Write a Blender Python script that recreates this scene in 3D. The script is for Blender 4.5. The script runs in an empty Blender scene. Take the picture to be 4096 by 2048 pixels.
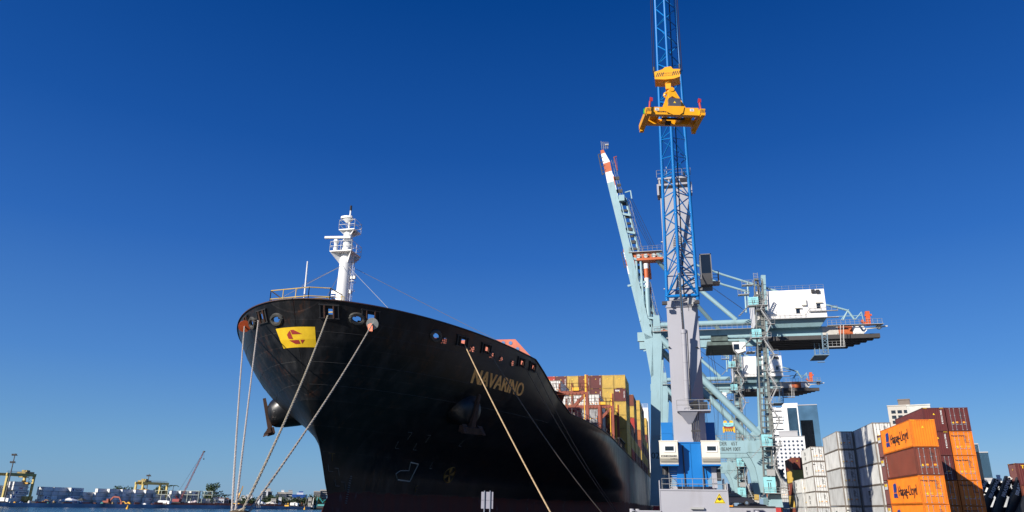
import bpy, bmesh, math, random
from mathutils import Vector, Matrix
random.seed(7)
R = math.radians
SC = bpy.context.scene
COL = SC.collection
# ---------------------------------------------------------------- camera, sky, sun, exposure
EYE = 1.9
YAW, PITCH, ROLL = R(12.8), math.atan(1007 / 2900.0), R(0.9)
FPX = 2900.0
fw = Vector((-math.sin(YAW) * math.cos(PITCH), math.cos(YAW) * math.cos(PITCH), math.sin(PITCH)))
rt0 = Vector((math.cos(YAW), math.sin(YAW), 0)); up0 = rt0.cross(fw)
rt = math.cos(ROLL) * rt0 + math.sin(ROLL) * up0
up = -math.sin(ROLL) * rt0 + math.cos(ROLL) * up0
camd = bpy.data.cameras.new('camera'); cam = bpy.data.objects.new('camera', camd); COL.objects.link(cam)
camd.sensor_width = 36; camd.lens = 36 * FPX / 4096; camd.clip_start = .2; camd.clip_end = 20000
m = Matrix((rt, up, -fw)).transposed().to_4x4(); m.translation = (0, 0, EYE); cam.matrix_world = m
SC.camera = cam
SUN_AZ, SUN_EL = R(214), R(25)      # azimuth clockwise from +Y
w = bpy.data.worlds.new('World'); SC.world = w; w.use_nodes = True
nt = w.node_tree; bg = nt.nodes['Background']
sky = nt.nodes.new('ShaderNodeTexSky'); sky.sky_type = 'NISHITA'; sky.sun_disc = False
sky.sun_elevation = R(33); sky.sun_rotation = SUN_AZ
sky.air_density = 1.0; sky.dust_density = 0.3; sky.ozone_density = 3.0; sky.altitude = 100
sep = nt.nodes.new('ShaderNodeSeparateColor'); cmb = nt.nodes.new('ShaderNodeCombineColor'); nt.links.new(sky.outputs[0], sep.inputs[0])
KS = .06 * 2 ** .55                  # deep polarised blue: each channel of the sky gets its own contrast
for i, (pw, ref, val) in enumerate(((2.0, .359, .22), (1.3, .465, .40), (1.0, .476, .55))):
    p_ = nt.nodes.new('ShaderNodeMath'); p_.operation = 'MULTIPLY'; nt.links.new(sep.outputs[i], p_.inputs[0]); p_.inputs[1].default_value = KS / ref * (.8, .92, 1.12)[i]
    q_ = nt.nodes.new('ShaderNodeMath'); q_.operation = 'POWER'; nt.links.new(p_.outputs[0], q_.inputs[0]); q_.inputs[1].default_value = pw
    r_ = nt.nodes.new('ShaderNodeMath'); r_.operation = 'MULTIPLY'; nt.links.new(q_.outputs[0], r_.inputs[0]); r_.inputs[1].default_value = val / KS; nt.links.new(r_.outputs[0], cmb.inputs[i])
tcw = nt.nodes.new('ShaderNodeTexCoord'); spw = nt.nodes.new('ShaderNodeSeparateXYZ'); nt.links.new(tcw.outputs['Generated'], spw.inputs[0])
cr = nt.nodes.new('ShaderNodeValToRGB'); nt.links.new(spw.outputs[2], cr.inputs[0]); els = cr.color_ramp.elements
for i, (p_, c_) in enumerate(((0, (.22, .40, .60)), (.07, (.19, .37, .59)), (.17, (.10, .26, .60)), (.32, (.034, .145, .49)), (.45, (.012, .090, .37)), (.62, (.0015, .052, .25)), (1, (.001, .03, .16)))):
    e_ = els[i] if i < 2 else els.new(p_)
    e_.position = p_; e_.color = (*c_, 1)
sc_ = nt.nodes.new('ShaderNodeVectorMath'); sc_.operation = 'SCALE'; sc_.inputs['Scale'].default_value = 1 / KS; nt.links.new(cr.outputs[0], sc_.inputs[0])
mul = nt.nodes.new('ShaderNodeMixRGB'); mul.inputs[0].default_value = .65
nt.links.new(cmb.outputs[0], mul.inputs[1]); nt.links.new(sc_.outputs[0], mul.inputs[2]); nt.links.new(mul.outputs[0], bg.inputs[0])
bg.inputs[1].default_value = 0.06
sl = bpy.data.lights.new('sun', 'SUN'); sl.energy = 4.5; sl.angle = R(.5); sl.color = (1, .93, .83)
so = bpy.data.objects.new('sun', sl); COL.objects.link(so)
sdir = Vector((math.sin(SUN_AZ) * math.cos(SUN_EL), math.cos(SUN_AZ) * math.cos(SUN_EL), math.sin(SUN_EL)))
so.rotation_euler = sdir.to_track_quat('Z', 'Y').to_euler()
SC.view_settings.view_transform = 'Standard'; SC.view_settings.look = 'None'
SC.view_settings.exposure = 0.55; SC.view_settings.gamma = 1
SC.render.engine = 'CYCLES'
SC.cycles.max_bounces = 6
# ---------------------------------------------------------------- layout helpers: survey points taken from the photograph
CAMP = Vector((0, 0, EYE))
def ray(x, y): return fw + rt * ((x - 2048) / FPX) - up * ((y - 1024) / FPX)
def onY(x, y, Y): r = ray(x, y); return CAMP + r * (Y / r.y)
def onX(x, y, X): r = ray(x, y); return CAMP + r * (X / r.x)
def onZ(x, y, Z): r = ray(x, y); return CAMP + r * ((Z - EYE) / r.z)
def horizon_y(x): return 2031.0 + (x - 2048) * .0157
def G(px, d, z=0.0):      # ground point seen in pixel column px at horizontal distance d
    r = ray(px, horizon_y(px)); r.z = 0; r.normalize(); p = CAMP + r * d; p.z = z; return p
def H(px, py, d):         # height of the pixel at horizontal distance d
    r = ray(px, py); k = d / math.hypot(r.x, r.y); return EYE + r.z * k
def W(px, py, d):
    r = ray(px, py); return CAMP + r * (d / math.hypot(r.x, r.y))
# ---------------------------------------------------------------- materials
MATS = {}
def mat(name, col, rough=.6, metal=0., var=.12, scale=.6, dirt=0., dirtcol=(.12, .07, .04), streak=False, bump=0., spec=.5, stretch=6, space='Object'):
    if name in MATS: return MATS[name]
    M = bpy.data.materials.new(name); M.use_nodes = True; n = M.node_tree.nodes; l = M.node_tree.links
    b = n['Principled BSDF']; b.inputs['Roughness'].default_value = rough; b.inputs['Metallic'].default_value = metal
    b.inputs['Specular IOR Level'].default_value = spec
    tc = n.new('ShaderNodeTexCoord'); mp = n.new('ShaderNodeMapping'); l.new(tc.outputs[space], mp.inputs[0])
    nz = n.new('ShaderNodeTexNoise'); nz.inputs['Scale'].default_value = scale; nz.inputs['Detail'].default_value = 6
    l.new(mp.outputs[0], nz.inputs[0])
    mr = n.new('ShaderNodeMapRange'); mr.inputs[1].default_value = .3; mr.inputs[2].default_value = .7
    mr.inputs[3].default_value = 1 - var; mr.inputs[4].default_value = 1 + var; l.new(nz.outputs[0], mr.inputs[0])
    vm = n.new('ShaderNodeVectorMath'); vm.operation = 'SCALE'; vm.inputs[0].default_value = col[:3]; l.new(mr.outputs[0], vm.inputs['Scale'])
    out = vm.outputs[0]
    if dirt > 0:
        mp2 = n.new('ShaderNodeMapping'); l.new(tc.outputs[space], mp2.inputs[0])
        mp2.inputs['Scale'].default_value = (1, 1, 1.0 / stretch if streak else 1)
        n2 = n.new('ShaderNodeTexNoise'); n2.inputs['Scale'].default_value = scale * 2.3; n2.inputs['Detail'].default_value = 8; n2.inputs['Roughness'].default_value = .65
        l.new(mp2.outputs[0], n2.inputs[0])
        cr = n.new('ShaderNodeMapRange'); cr.inputs[1].default_value = .56; cr.inputs[2].default_value = .72; cr.inputs[3].default_value = 0; cr.inputs[4].default_value = dirt
        l.new(n2.outputs[0], cr.inputs[0])
        mx = n.new('ShaderNodeMixRGB'); l.new(cr.outputs[0], mx.inputs[0]); l.new(out, mx.inputs[1]); mx.inputs[2].default_value = (*dirtcol, 1)
        out = mx.outputs[0]
    l.new(out, b.inputs['Base Color'])
    if bump:
        bp = n.new('ShaderNodeBump'); bp.inputs['Strength'].default_value = bump; bp.inputs['Distance'].default_value = .05
        l.new(nz.outputs[0], bp.inputs['Height']); l.new(bp.outputs[0], b.inputs['Normal'])
    MATS[name] = M; return M
# ---------------------------------------------------------------- mesh builder
ORG = {}
class MB:
    def __init__(s): s.v = []; s.f = []; s.mi = []; s.cur = 0
    def m(s, i): s.cur = i; return s
    def quad(s, *p):
        i = len(s.v); s.v += [Vector(q) for q in p]; s.f.append(tuple(range(i, i + len(p)))); s.mi.append(s.cur); return s
    def hexa(s, p):
        i = len(s.v); s.v += [Vector(q) for q in p]
        for f in ((0, 3, 2, 1), (4, 5, 6, 7), (0, 1, 5, 4), (1, 2, 6, 5), (2, 3, 7, 6), (3, 0, 4, 7)):
            s.f.append(tuple(i + k for k in f)); s.mi.append(s.cur)
        return s
    def box(s, a, b):
        x0, x1 = sorted((a[0], b[0])); y0, y1 = sorted((a[1], b[1])); z0, z1 = sorted((a[2], b[2]))
        return s.hexa([(x0, y0, z0), (x1, y0, z0), (x1, y1, z0), (x0, y1, z0), (x0, y0, z1), (x1, y0, z1), (x1, y1, z1), (x0, y1, z1)])
    def beam(s, a, b, w, h=None, upv=(0, 0, 1), w2=None, h2=None):
        a = Vector(a); b = Vector(b); h = h or w; w2 = w2 or w; h2 = h2 or h
        d = (b - a).normalized(); u = Vector(upv)
        if abs(d.dot(u)) > .98: u = Vector((0, 1, 0))
        x = d.cross(u).normalized(); y = x.cross(d).normalized()
        P = []
        for c, ww, hh in ((a, w, h), (b, w2, h2)):
            for sx, sy in ((-1, -1), (1, -1), (1, 1), (-1, 1)): P.append(c + x * sx * ww / 2 + y * sy * hh / 2)
        return s.hexa(P)
    def tube(s, a, b, r, r2=None, n=8, cap=True):
        a = Vector(a); b = Vector(b); r2 = r if r2 is None else r2
        d = (b - a).normalized(); u = Vector((0, 0, 1)) if abs(d.z) < .9 else Vector((0, 1, 0))
        x = d.cross(u).normalized(); y = d.cross(x)
        i = len(s.v)
        for c, rr in ((a, r), (b, r2)):
            for k in range(n):
                t = 2 * math.pi * k / n; s.v.append(c + x * math.cos(t) * rr + y * math.sin(t) * rr)
        for k in range(n): s.f.append((i + k, i + (k + 1) % n, i + n + (k + 1) % n, i + n + k)); s.mi.append(s.cur)
        if cap: s.f.append(tuple(i + k for k in range(n))); s.mi.append(s.cur); s.f.append(tuple(i + n + k for k in reversed(range(n)))); s.mi.append(s.cur)
        return s
    def path(s, pts, r, n=6):
        pts = [Vector(p) for p in pts]; i0 = len(s.v)
        for j, p in enumerate(pts):
            d = (pts[min(j + 1, len(pts) - 1)] - pts[max(j - 1, 0)]).normalized()
            u = Vector((0, 0, 1)) if abs(d.z) < .95 else Vector((0, 1, 0))
            x = d.cross(u).normalized(); y = d.cross(x); rr = r[j] if isinstance(r, (list, tuple)) else r
            for k in range(n): t = 2 * math.pi * k / n; s.v.append(p + x * math.cos(t) * rr + y * math.sin(t) * rr)
        for j in range(len(pts) - 1):
            for k in range(n): a = i0 + j * n; s.f.append((a + k, a + (k + 1) % n, a + n + (k + 1) % n, a + n + k)); s.mi.append(s.cur)
        s.f.append(tuple(i0 + k for k in range(n))); s.mi.append(s.cur); e = i0 + (len(pts) - 1) * n; s.f.append(tuple(e + k for k in range(n))); s.mi.append(s.cur)
        return s
    def prism(s, pts, off):      # polygon extruded by the vector off
        n = len(pts); i = len(s.v); off = Vector(off)
        s.v += [Vector(p) for p in pts] + [Vector(p) + off for p in pts]
        s.f.append(tuple(i + k for k in range(n))); s.mi.append(s.cur)
        s.f.append(tuple(i + n + k for k in reversed(range(n)))); s.mi.append(s.cur)
        for k in range(n): s.f.append((i + k, i + n + k, i + n + (k + 1) % n, i + (k + 1) % n)); s.mi.append(s.cur)
        return s
    def loft(s, rings, cap=True, closed=True):
        n = len(rings[0]); i = len(s.v)
        for r in rings: s.v += [Vector(p) for p in r]
        for j in range(len(rings) - 1):
            for k in range(n if closed else n - 1):
                a = i + j * n; s.f.append((a + k, a + (k + 1) % n, a + n + (k + 1) % n, a + n + k)); s.mi.append(s.cur)
        if cap:
            s.f.append(tuple(i + k for k in range(n))); s.mi.append(s.cur)
            a = i + (len(rings) - 1) * n; s.f.append(tuple(a + k for k in reversed(range(n)))); s.mi.append(s.cur)
        return s
    def ball(s, c, r, n=8, sq=(1, 1, 1)):
        c = Vector(c); rings = []
        for j in range(n // 2 + 1):
            t = math.pi * j / (n // 2); rr = max(math.sin(t), .02)
            rings.append([c + Vector((math.cos(2 * math.pi * k / n) * rr * r * sq[0], math.sin(2 * math.pi * k / n) * rr * r * sq[1], -math.cos(t) * r * sq[2])) for k in range(n)])
        return s.loft(rings)
    def rail(s, pts, h=1.1, r=.03, step=1.5, mid=1, n=4):      # handrail with posts along a polyline
        pts = [Vector(p) for p in pts]; z = Vector((0, 0, 1))
        for a, b in zip(pts[:-1], pts[1:]):
            for k in range(mid + 1): s.tube(a + z * h * (1 - k / (mid + 1)), b + z * h * (1 - k / (mid + 1)), r, n=n, cap=False)
            c = max(1, int((b - a).length / step))
            for k in range(c + 1): p = a.lerp(b, k / c); s.tube(p, p + z * h, r, n=n, cap=False)
        return s
    def shift(s, T):
        s.v = [T @ v for v in s.v]; return s
    def build(s, name, ms, parent=None, smooth=False, merge=False):
        me = bpy.data.meshes.new(name)
        o = Vector(ORG.get(parent.name, (0, 0, 0))) if parent else Vector((0, 0, 0))
        me.from_pydata([v - o for v in s.v], [], s.f)
        if not isinstance(ms, (list, tuple)): ms = [ms]
        for q in ms: me.materials.append(q)
        if len(ms) > 1: me.polygons.foreach_set('material_index', s.mi)
        bm = bmesh.new(); bm.from_mesh(me)
        if merge: bmesh.ops.remove_doubles(bm, verts=bm.verts, dist=.0005)
        bmesh.ops.recalc_face_normals(bm, faces=bm.faces); bm.to_mesh(me); bm.free()
        if smooth: me.polygons.foreach_set('use_smooth', [True] * len(me.polygons)); me.set_sharp_from_angle(angle=R(38))
        ob = bpy.data.objects.new(name, me); COL.objects.link(ob)
        if parent: ob.parent = parent; ORG[ob.name] = o
        return ob
def tag(o, label=None, cat=None, group=None, kind=None):
    if label: o['label'] = label
    if cat: o['category'] = cat
    if group: o['group'] = group
    if kind: o['kind'] = kind
    return o
def thing(name, label, cat, loc=(0, 0, 0), group=None):
    o = bpy.data.objects.new(name, None); COL.objects.link(o); o.location = loc; o.empty_display_size = .5
    ORG[o.name] = Vector(loc); return tag(o, label, cat, group)
def copy_tree(o, parent=None):
    c = o.copy(); COL.objects.link(c); c.parent = parent
    for ch in KIDS.get(o.name, list(o.children)): copy_tree(ch, c)
    return c
KIDS = {}
def freeze(root):
    KIDS[root.name] = list(root.children)
    for c in root.children: freeze(c)
_tc = {}
def text_polys(txt, size=1.0, shear=0., ex=0., sx=1.):   # flat text mesh: vertices + faces, height about .7*size
    k = (txt, size, shear, sx)
    if k not in _tc:
        cu = bpy.data.curves.new('lettering', 'FONT'); cu.body = txt; cu.size = size; cu.shear = shear; cu.resolution_u = 3; cu.align_x = 'CENTER'
        ob = bpy.data.objects.new('lettering', cu); COL.objects.link(ob)
        dg = bpy.context.evaluated_depsgraph_get(); me = bpy.data.meshes.new_from_object(ob.evaluated_get(dg))
        _tc[k] = ([(v.co.x * sx, v.co.y) for v in me.vertices], [tuple(p.vertices) for p in me.polygons])
        bpy.data.objects.remove(ob); bpy.data.curves.remove(cu); bpy.data.meshes.remove(me)
    return _tc[k]
def text_on(mb, txt, size, o, ux, uy, shear=0., sx=1., bold=0.):
    vs, fs = text_polys(txt, size, shear, sx=sx); o = Vector(o); ux = Vector(ux); uy = Vector(uy)
    for dx in ((-bold, 0, bold) if bold else (0,)):
        i = len(mb.v); nn = ux.cross(uy).normalized() * (dx * .02)
        mb.v += [o + ux * (x + dx) + uy * y + nn for x, y in vs]
        for f in fs: mb.f.append(tuple(i + k for k in f)); mb.mi.append(mb.cur)
    return mb
# ---------------------------------------------------------------- paints
white = mat('white paint', (.78, .78, .76), .45, var=.05, dirt=.25, streak=True)
grey_steel = mat('galvanised steel', (.38, .38, .37), .5, .3, var=.1)
dark_steel = mat('dark steel', (.035, .035, .038), .55, .2)
black_mat = mat('black rubber', (.012, .012, .013), .7)
glass_dark = mat('dark window glass', (.01, .014, .018), .08, spec=.8)
rust = mat('rusty iron', (.10, .035, .018), .85, var=.5, scale=2.5, bump=.4)
red_oxide = mat('red oxide paint', (.24, .055, .028), .65, var=.2, dirt=.5, streak=True)
yellow_paint = mat('yellow safety paint', (.80, .42, .02), .5, var=.08)
teal = mat('pale teal crane paint', (.25, .39, .43), .5, var=.07, scale=.25, dirt=.45, dirtcol=(.13, .17, .14), streak=True)
teal_door = mat('bright teal cabinet paint', (.26, .58, .62), .4, var=.04)
orange_paint = mat('orange warning paint', (.48, .11, .03), .55, var=.1)
blue_crane = mat('bright blue crane paint', (.004, .17, .50), .35, var=.06, scale=.3)
navy_crane = mat('blue housing paint', (.004, .15, .46), .35, var=.05, scale=.3)
crane_grey = mat('light grey crane paint', (.35, .35, .385), .4, var=.05, scale=.25, dirt=.18, dirtcol=(.2, .17, .15), streak=True)
cream = mat('off white housing paint', (.72, .68, .58), .45, var=.04, scale=.3, dirt=.2, streak=True)
chrome = mat('polished piston steel', (.6, .6, .6), .12, 1.)
rope_m = mat('weathered rope', (.42, .36, .28), .9, var=.35, scale=6, bump=.5)
concrete = mat('quay concrete', (.24, .23, .21), .9, var=.2, scale=.15, dirt=.5, bump=.1)
# ---------------------------------------------------------------- ground and water
def sheet(name, pts, z0, z1, m_):
    o = MB().prism([(x, y, z0) for x, y in pts], (0, 0, z1 - z0)).build(name, m_); o['kind'] = 'structure'; return o
asph = mat('worn yard asphalt', (.085, .083, .08), .9, var=.25, scale=.08, dirt=.4, dirtcol=(.15, .14, .13))
sheet('quay', [(-90, -60), (600, -60), (3000, 6000), (-9.2, 6000), (-9.2, 44), (-90, 44)], -6, 0, asph)
k = MB()
k.box((-9.2, 44.6, 0.004), (-8.6, 900, .22)); k.box((-90, 43.4, .004), (-9.2, 44, .22))
o = k.build('quay_kerb', mat('yellow kerb paint', (.55, .38, .06), .8, var=.3, dirt=.6)); o['kind'] = 'structure'
k = MB()
for X in (-5.2, 20.6):
    k.box((X - .45, 60, .004), (X - .25, 900, .012)); k.box((X - .08, 60, .004), (X + .08, 900, .05)); k.box((X + .25, 60, .004), (X + .45, 900, .012))
o = k.build('crane_rails', dark_steel); o['kind'] = 'structure'
wm = bpy.data.materials.new('harbour water'); wm.use_nodes = True
n = wm.node_tree.nodes; l = wm.node_tree.links; b = n['Principled BSDF']; b.inputs['Base Color'].default_value = (.010, .045, .06, 1); b.inputs['Roughness'].default_value = .18; b.inputs['IOR'].default_value = 1.33
tc = n.new('ShaderNodeTexCoord'); nz = n.new('ShaderNodeTexNoise'); nz.inputs['Scale'].default_value = .35; nz.inputs['Detail'].default_value = 7
mp = n.new('ShaderNodeMapping'); mp.inputs['Scale'].default_value = (1, .6, 1); l.new(tc.outputs['Object'], mp.inputs[0]); l.new(mp.outputs[0], nz.inputs[0])
bp = n.new('ShaderNodeBump'); bp.inputs['Strength'].default_value = 1; bp.inputs['Distance'].default_value = 1.2; l.new(nz.outputs[0], bp.inputs['Height']); l.new(bp.outputs[0], b.inputs['Normal'])
MB().quad((-9000, -3000, -2.5), (-8.9, -3000, -2.5), (-8.9, 9000, -2.5), (-9000, 9000, -2.5)).build('harbour_water', wm)['kind'] = 'structure'
# ---------------------------------------------------------------- container ship hull surface
XC, HB = -35.5, 24.7
ZN = [-3, 4, 7, 10, 13, 16, 20]; AN = [.32, .34, .42, 1.05, 2.0, 3.17, 3.85]; PN = [.86, .88, .84, .71, .634, .542, .513]
SZ = [-8, -2.5, 0, 1.2, 2.73, 4.06, 7.74, 9.43, 12.56, 17.08, 20.6]; SY = [66.5, 67.5, 69.6, 71.4, 72.5, 71.62, 69.59, 67.97, 65.69, 62.89, 61.2]
def interp(x, xs, ys):
    if x <= xs[0]: return ys[0]
    for a in range(len(xs) - 1):
        if x <= xs[a + 1]: return ys[a] + (ys[a + 1] - ys[a]) * (x - xs[a]) / (xs[a + 1] - xs[a])
    return ys[-1]
_ic = {}
def sm(z, xs, ys, k):
    kk = (k, round(z, 4))
    if kk not in _ic: _ic[kk] = sum(interp(z + d, xs, ys) for d in (-1.6, -.8, 0, .8, 1.6)) / 5
    return _ic[kk]
def half(t, z):
    t = max(t, 1e-4); a = sm(z, ZN, AN, 'a'); p = sm(z, ZN, PN, 'p'); r = a * t ** p
    if t > 35: k_ = min(1, (t - 35) / 60); r *= 1 + .95 * k_ * k_ * (3 - 2 * k_) * max(0, min(1, (13.5 - z) / 6))
    pw = 4 if t < 36 else min(12, 4 + (t - 36) * .2); r2 = (r ** -pw + HB ** -pw) ** (-1 / pw)
    if z < 1.5: r2 = max(r2, min(2.2, 1.6 * math.sqrt(t)) * min(1, (1.5 - z) / 2.))
    return r2
def hull(t, z, side, off=0.0):
    p = Vector((XC + side * half(t, z), interp(z, SZ, SY) + t, z))
    if off:
        e = .15; a = Vector((XC + side * half(t + e, z), interp(z, SZ, SY) + t + e, z)) - p
        b_ = Vector((XC + side * half(t, z + e), interp(z + e, SZ, SY) + t, z + e)) - p
        n_ = a.cross(b_) * side; n_.normalize(); p = p + n_ * off
    return p
def hull_w(wd, z, off=0.):      # the same surface addressed by signed distance from the centreline
    a = sm(z, ZN, AN, 'a'); p = sm(z, ZN, PN, 'p'); s_ = 1 if wd >= 0 else -1; r = min(abs(wd), HB * .97)
    raw = (r ** -4 - HB ** -4) ** -.25 if r > .01 else r
    return hull((raw / a) ** (1 / p), z, s_, off)
def topz(t):
    if t < 26.8: return 20.6 - .0425 * t
    if t < 40.3: return 19.46 + (14.7 - 19.46) * (t - 26.8) / 13.5
    if t < 75: return 14.7 - 1.6 * (t - 40.3) / 34.7
    return 13.1
def proj(p):
    v = p - CAMP; d = v.dot(fw); return 2048 + FPX * v.dot(rt) / d, 1024 - FPX * v.dot(up) / d
def hit(px, py, side=1):        # hull parameters (t, z) under a surveyed point
    t, z = (12., 14.) if py < 1700 else (8., 5.)
    for it in range(60):
        p = hull(t, z, side); x, y = proj(p); e0 = px - x; e1 = py - y
        if abs(e0) + abs(e1) < .3: break
        h_ = .02; xa, ya = proj(hull(t + h_, z, side)); xb, yb = proj(hull(t, z + h_, side))
        a, c, b_, d = (xa - x) / h_, (ya - y) / h_, (xb - x) / h_, (yb - y) / h_; D = a * d - b_ * c
        if abs(D) < 1e-6: break
        dt = (e0 * d - b_ * e1) / D; dz = (a * e1 - c * e0) / D
        t = max(.01, t + max(-4, min(4, dt)) * .7); z = max(-2, min(20.6, z + max(-2, min(2, dz)) * .7))
    return t, z
hm = bpy.data.materials.new('black hull paint'); hm.use_nodes = True; n = hm.node_tree.nodes; l = hm.node_tree.links; b = n['Principled BSDF']
tc = n.new('ShaderNodeTexCoord'); sp = n.new('ShaderNodeSeparateXYZ'); l.new(tc.outputs['Object'], sp.inputs[0])
def noise(sc, det=6, msc=(1, 1, 1), rg=.6):
    mp = n.new('ShaderNodeMapping'); mp.inputs['Scale'].default_value = msc; l.new(tc.outputs['Object'], mp.inputs[0])
    q = n.new('ShaderNodeTexNoise'); q.inputs['Scale'].default_value = sc; q.inputs['Detail'].default_value = det; q.inputs['Roughness'].default_value = rg; l.new(mp.outputs[0], q.inputs[0]); return q.outputs[0]
def mrange(src, a, b_, c, d):
    q = n.new('ShaderNodeMapRange'); l.new(src, q.inputs[0])
    for i_, v_ in zip((1, 2, 3, 4), (a, b_, c, d)): q.inputs[i_].default_value = v_
    return q.outputs[0]
def mixc(f, c1, c2):
    q = n.new('ShaderNodeMixRGB'); l.new(f, q.inputs[0])
    for i_, c_ in ((1, c1), (2, c2)):
        if isinstance(c_, tuple): q.inputs[i_].default_value = (*c_, 1)
        else: l.new(c_, q.inputs[i_])
    return q.outputs[0]
def madd(a, b_, op='ADD'):
    q = n.new('ShaderNodeMath'); q.operation = op
    for i_, v_ in ((0, a), (1, b_)):
        if isinstance(v_, (int, float)): q.inputs[i_].default_value = v_
        else: l.new(v_, q.inputs[i_])
    return q.outputs[0]
st = noise(.9, 8, (1, 1, .12)); st2 = noise(.35, 6, (1, 1, .25)); wl = noise(.5, 5)
c1 = mixc(mrange(st, .45, .75, 0, 1), (.006, .0065, .008), (.022, .022, .024))
c1 = mixc(mrange(madd(st2, noise(2.5, 6, (1, 1, .15)), 'MULTIPLY'), .29, .38, 0, .45), c1, (.05, .020, .010))
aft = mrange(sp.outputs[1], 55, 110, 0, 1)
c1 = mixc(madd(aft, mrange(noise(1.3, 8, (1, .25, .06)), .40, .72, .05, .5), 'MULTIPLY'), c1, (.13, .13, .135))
zz = madd(sp.outputs[2], madd(wl, 1.2, 'MULTIPLY'))
boot = mixc(mrange(st, .4, .7, 0, 1), (.060, .012, .010), (.11, .022, .014))
boot = mixc(mrange(noise(.8, 8, (1, 1, .4)), .62, .70, 0, .6), boot, (.10, .12, .15))
cx_ = n.new('ShaderNodeCombineXYZ'); l.new(sp.outputs[1], cx_.inputs[0]); l.new(sp.outputs[2], cx_.inputs[1])
br = n.new('ShaderNodeTexBrick'); l.new(cx_.outputs[0], br.inputs[0]); br.inputs['Scale'].default_value = 1; br.inputs['Brick Width'].default_value = 8.5; br.inputs['Row Height'].default_value = 2.35; br.inputs['Mortar Size'].default_value = .035; br.inputs['Mortar Smooth'].default_value = .5
br.inputs['Color1'].default_value = (.75, .75, .75, 1); br.inputs['Color2'].default_value = (1.3, 1.3, 1.3, 1); br.inputs['Mortar'].default_value = (2.6, 2.4, 2.2, 1)
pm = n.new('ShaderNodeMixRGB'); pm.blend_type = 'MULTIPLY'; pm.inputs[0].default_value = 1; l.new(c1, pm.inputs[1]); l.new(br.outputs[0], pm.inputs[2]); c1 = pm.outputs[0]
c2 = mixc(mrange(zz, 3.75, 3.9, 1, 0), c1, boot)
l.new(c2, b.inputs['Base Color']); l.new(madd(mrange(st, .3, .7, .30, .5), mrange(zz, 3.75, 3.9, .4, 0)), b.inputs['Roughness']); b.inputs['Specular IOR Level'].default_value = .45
bp = n.new('ShaderNodeBump'); bp.inputs['Strength'].default_value = .2; bp.inputs['Distance'].default_value = .06; l.new(noise(.45, 4), bp.inputs['Height']); l.new(bp.outputs[0], b.inputs['Normal'])
ship = thing('container_ship', 'large black hulled container ship moored bow first, gold name letters and yellow bow emblem', 'ship', (XC, 100, 0))
# openings cut through the bulwark: (pixel x, pixel y, side, half width along, half height, kind)
OPEN = [(1170, 1256, -1, .62, .38, 'oval'), (1428, 1275, 1, .62, .38, 'oval'), (1743, 1343, 1, .55, .4, 'oval'),
        (1317, 1246, 1, .85, .62, 'window'), (1483, 1268, 1, .85, .62, 'window'), (1050, 1266, -1, .8, .62, 'window'), (988, 1286, -1, .7, .5, 'window'),
        (1850, 1365, 1, .8, .55, 'window'), (1945, 1395, 1, .8, .55, 'window'), (2085, 1450, 1, .8, .55, 'window'), (2130, 1468, 1, .8, .55, 'window'),
        (1778, 1363, 1, .5, .42, 'round'), (1892, 1397, 1, .5, .42, 'round'), (1970, 1422, 1, .5, .42, 'round'), (2005, 1435, 1, .4, .34, 'round'), (2050, 1453, 1, .5, .42, 'round'), (1012, 1292, -1, .6, .4, 'oval')]
OP = []
for px, py, sd, hw, hh, kd in OPEN:
    if px == 1170: t_, z_ = .35, 18.95
    else: t_, z_ = hit(px, py, sd)
    OP.append((t_, z_, sd, hw, hh, kd, hull(t_, z_, sd)))
ts = [0, .03, .08, .16, .3, .5, .75] + [1 + .3 * i for i in range(90)]
while ts[-1] < 45: ts.append(ts[-1] + .6)
while ts[-1] < 120: ts.append(ts[-1] + 2.5)
while ts[-1] < 330: ts.append(ts[-1] + 10)
NV = 96
hb_ = MB(); verts_ok = {}
for sd in (1, -1):
    idx = {}
    for i, t in enumerate(ts):
        zt = topz(t)
        for j in range(NV + 1):
            v = j / NV
            z = -7 + (15 + 7) * (v / .5) if v < .5 else None
            zk = min(15.0, zt - .8)
            z = -7 + (zk + 7) * (v / .5) if v < .5 else zk + (zt - zk) * (v - .5) / .5
            idx[i, j] = len(hb_.v); hb_.v.append(hull(t, z, sd))
    for i in range(len(ts) - 1):
        for j in range(NV):
            q = [idx[i, j], idx[i + 1, j], idx[i + 1, j + 1], idx[i, j + 1]]
            if j > NV // 2 and ts[i] < 42:
                c = (hb_.v[q[0]] + hb_.v[q[2]]) / 2; skip = False
                for (t_, z_, s2, hw, hh, kd, P) in OP:
                    if s2 != sd: continue
                    d = c - P; dz = abs(d.z); dl = math.hypot(d.x, d.y)
                    if kd == 'window': skip = dz < hh * .42 and dl < hw * .42
                    else: skip = (dz / hh) ** 2 + (dl / hw) ** 2 < .55
                    if skip: break
                if skip: continue
            hb_.f.append(tuple(q if sd > 0 else q[::-1])); hb_.mi.append(0)
ho = hb_.build('hull', hm, ship, smooth=True, merge=True)
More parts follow.
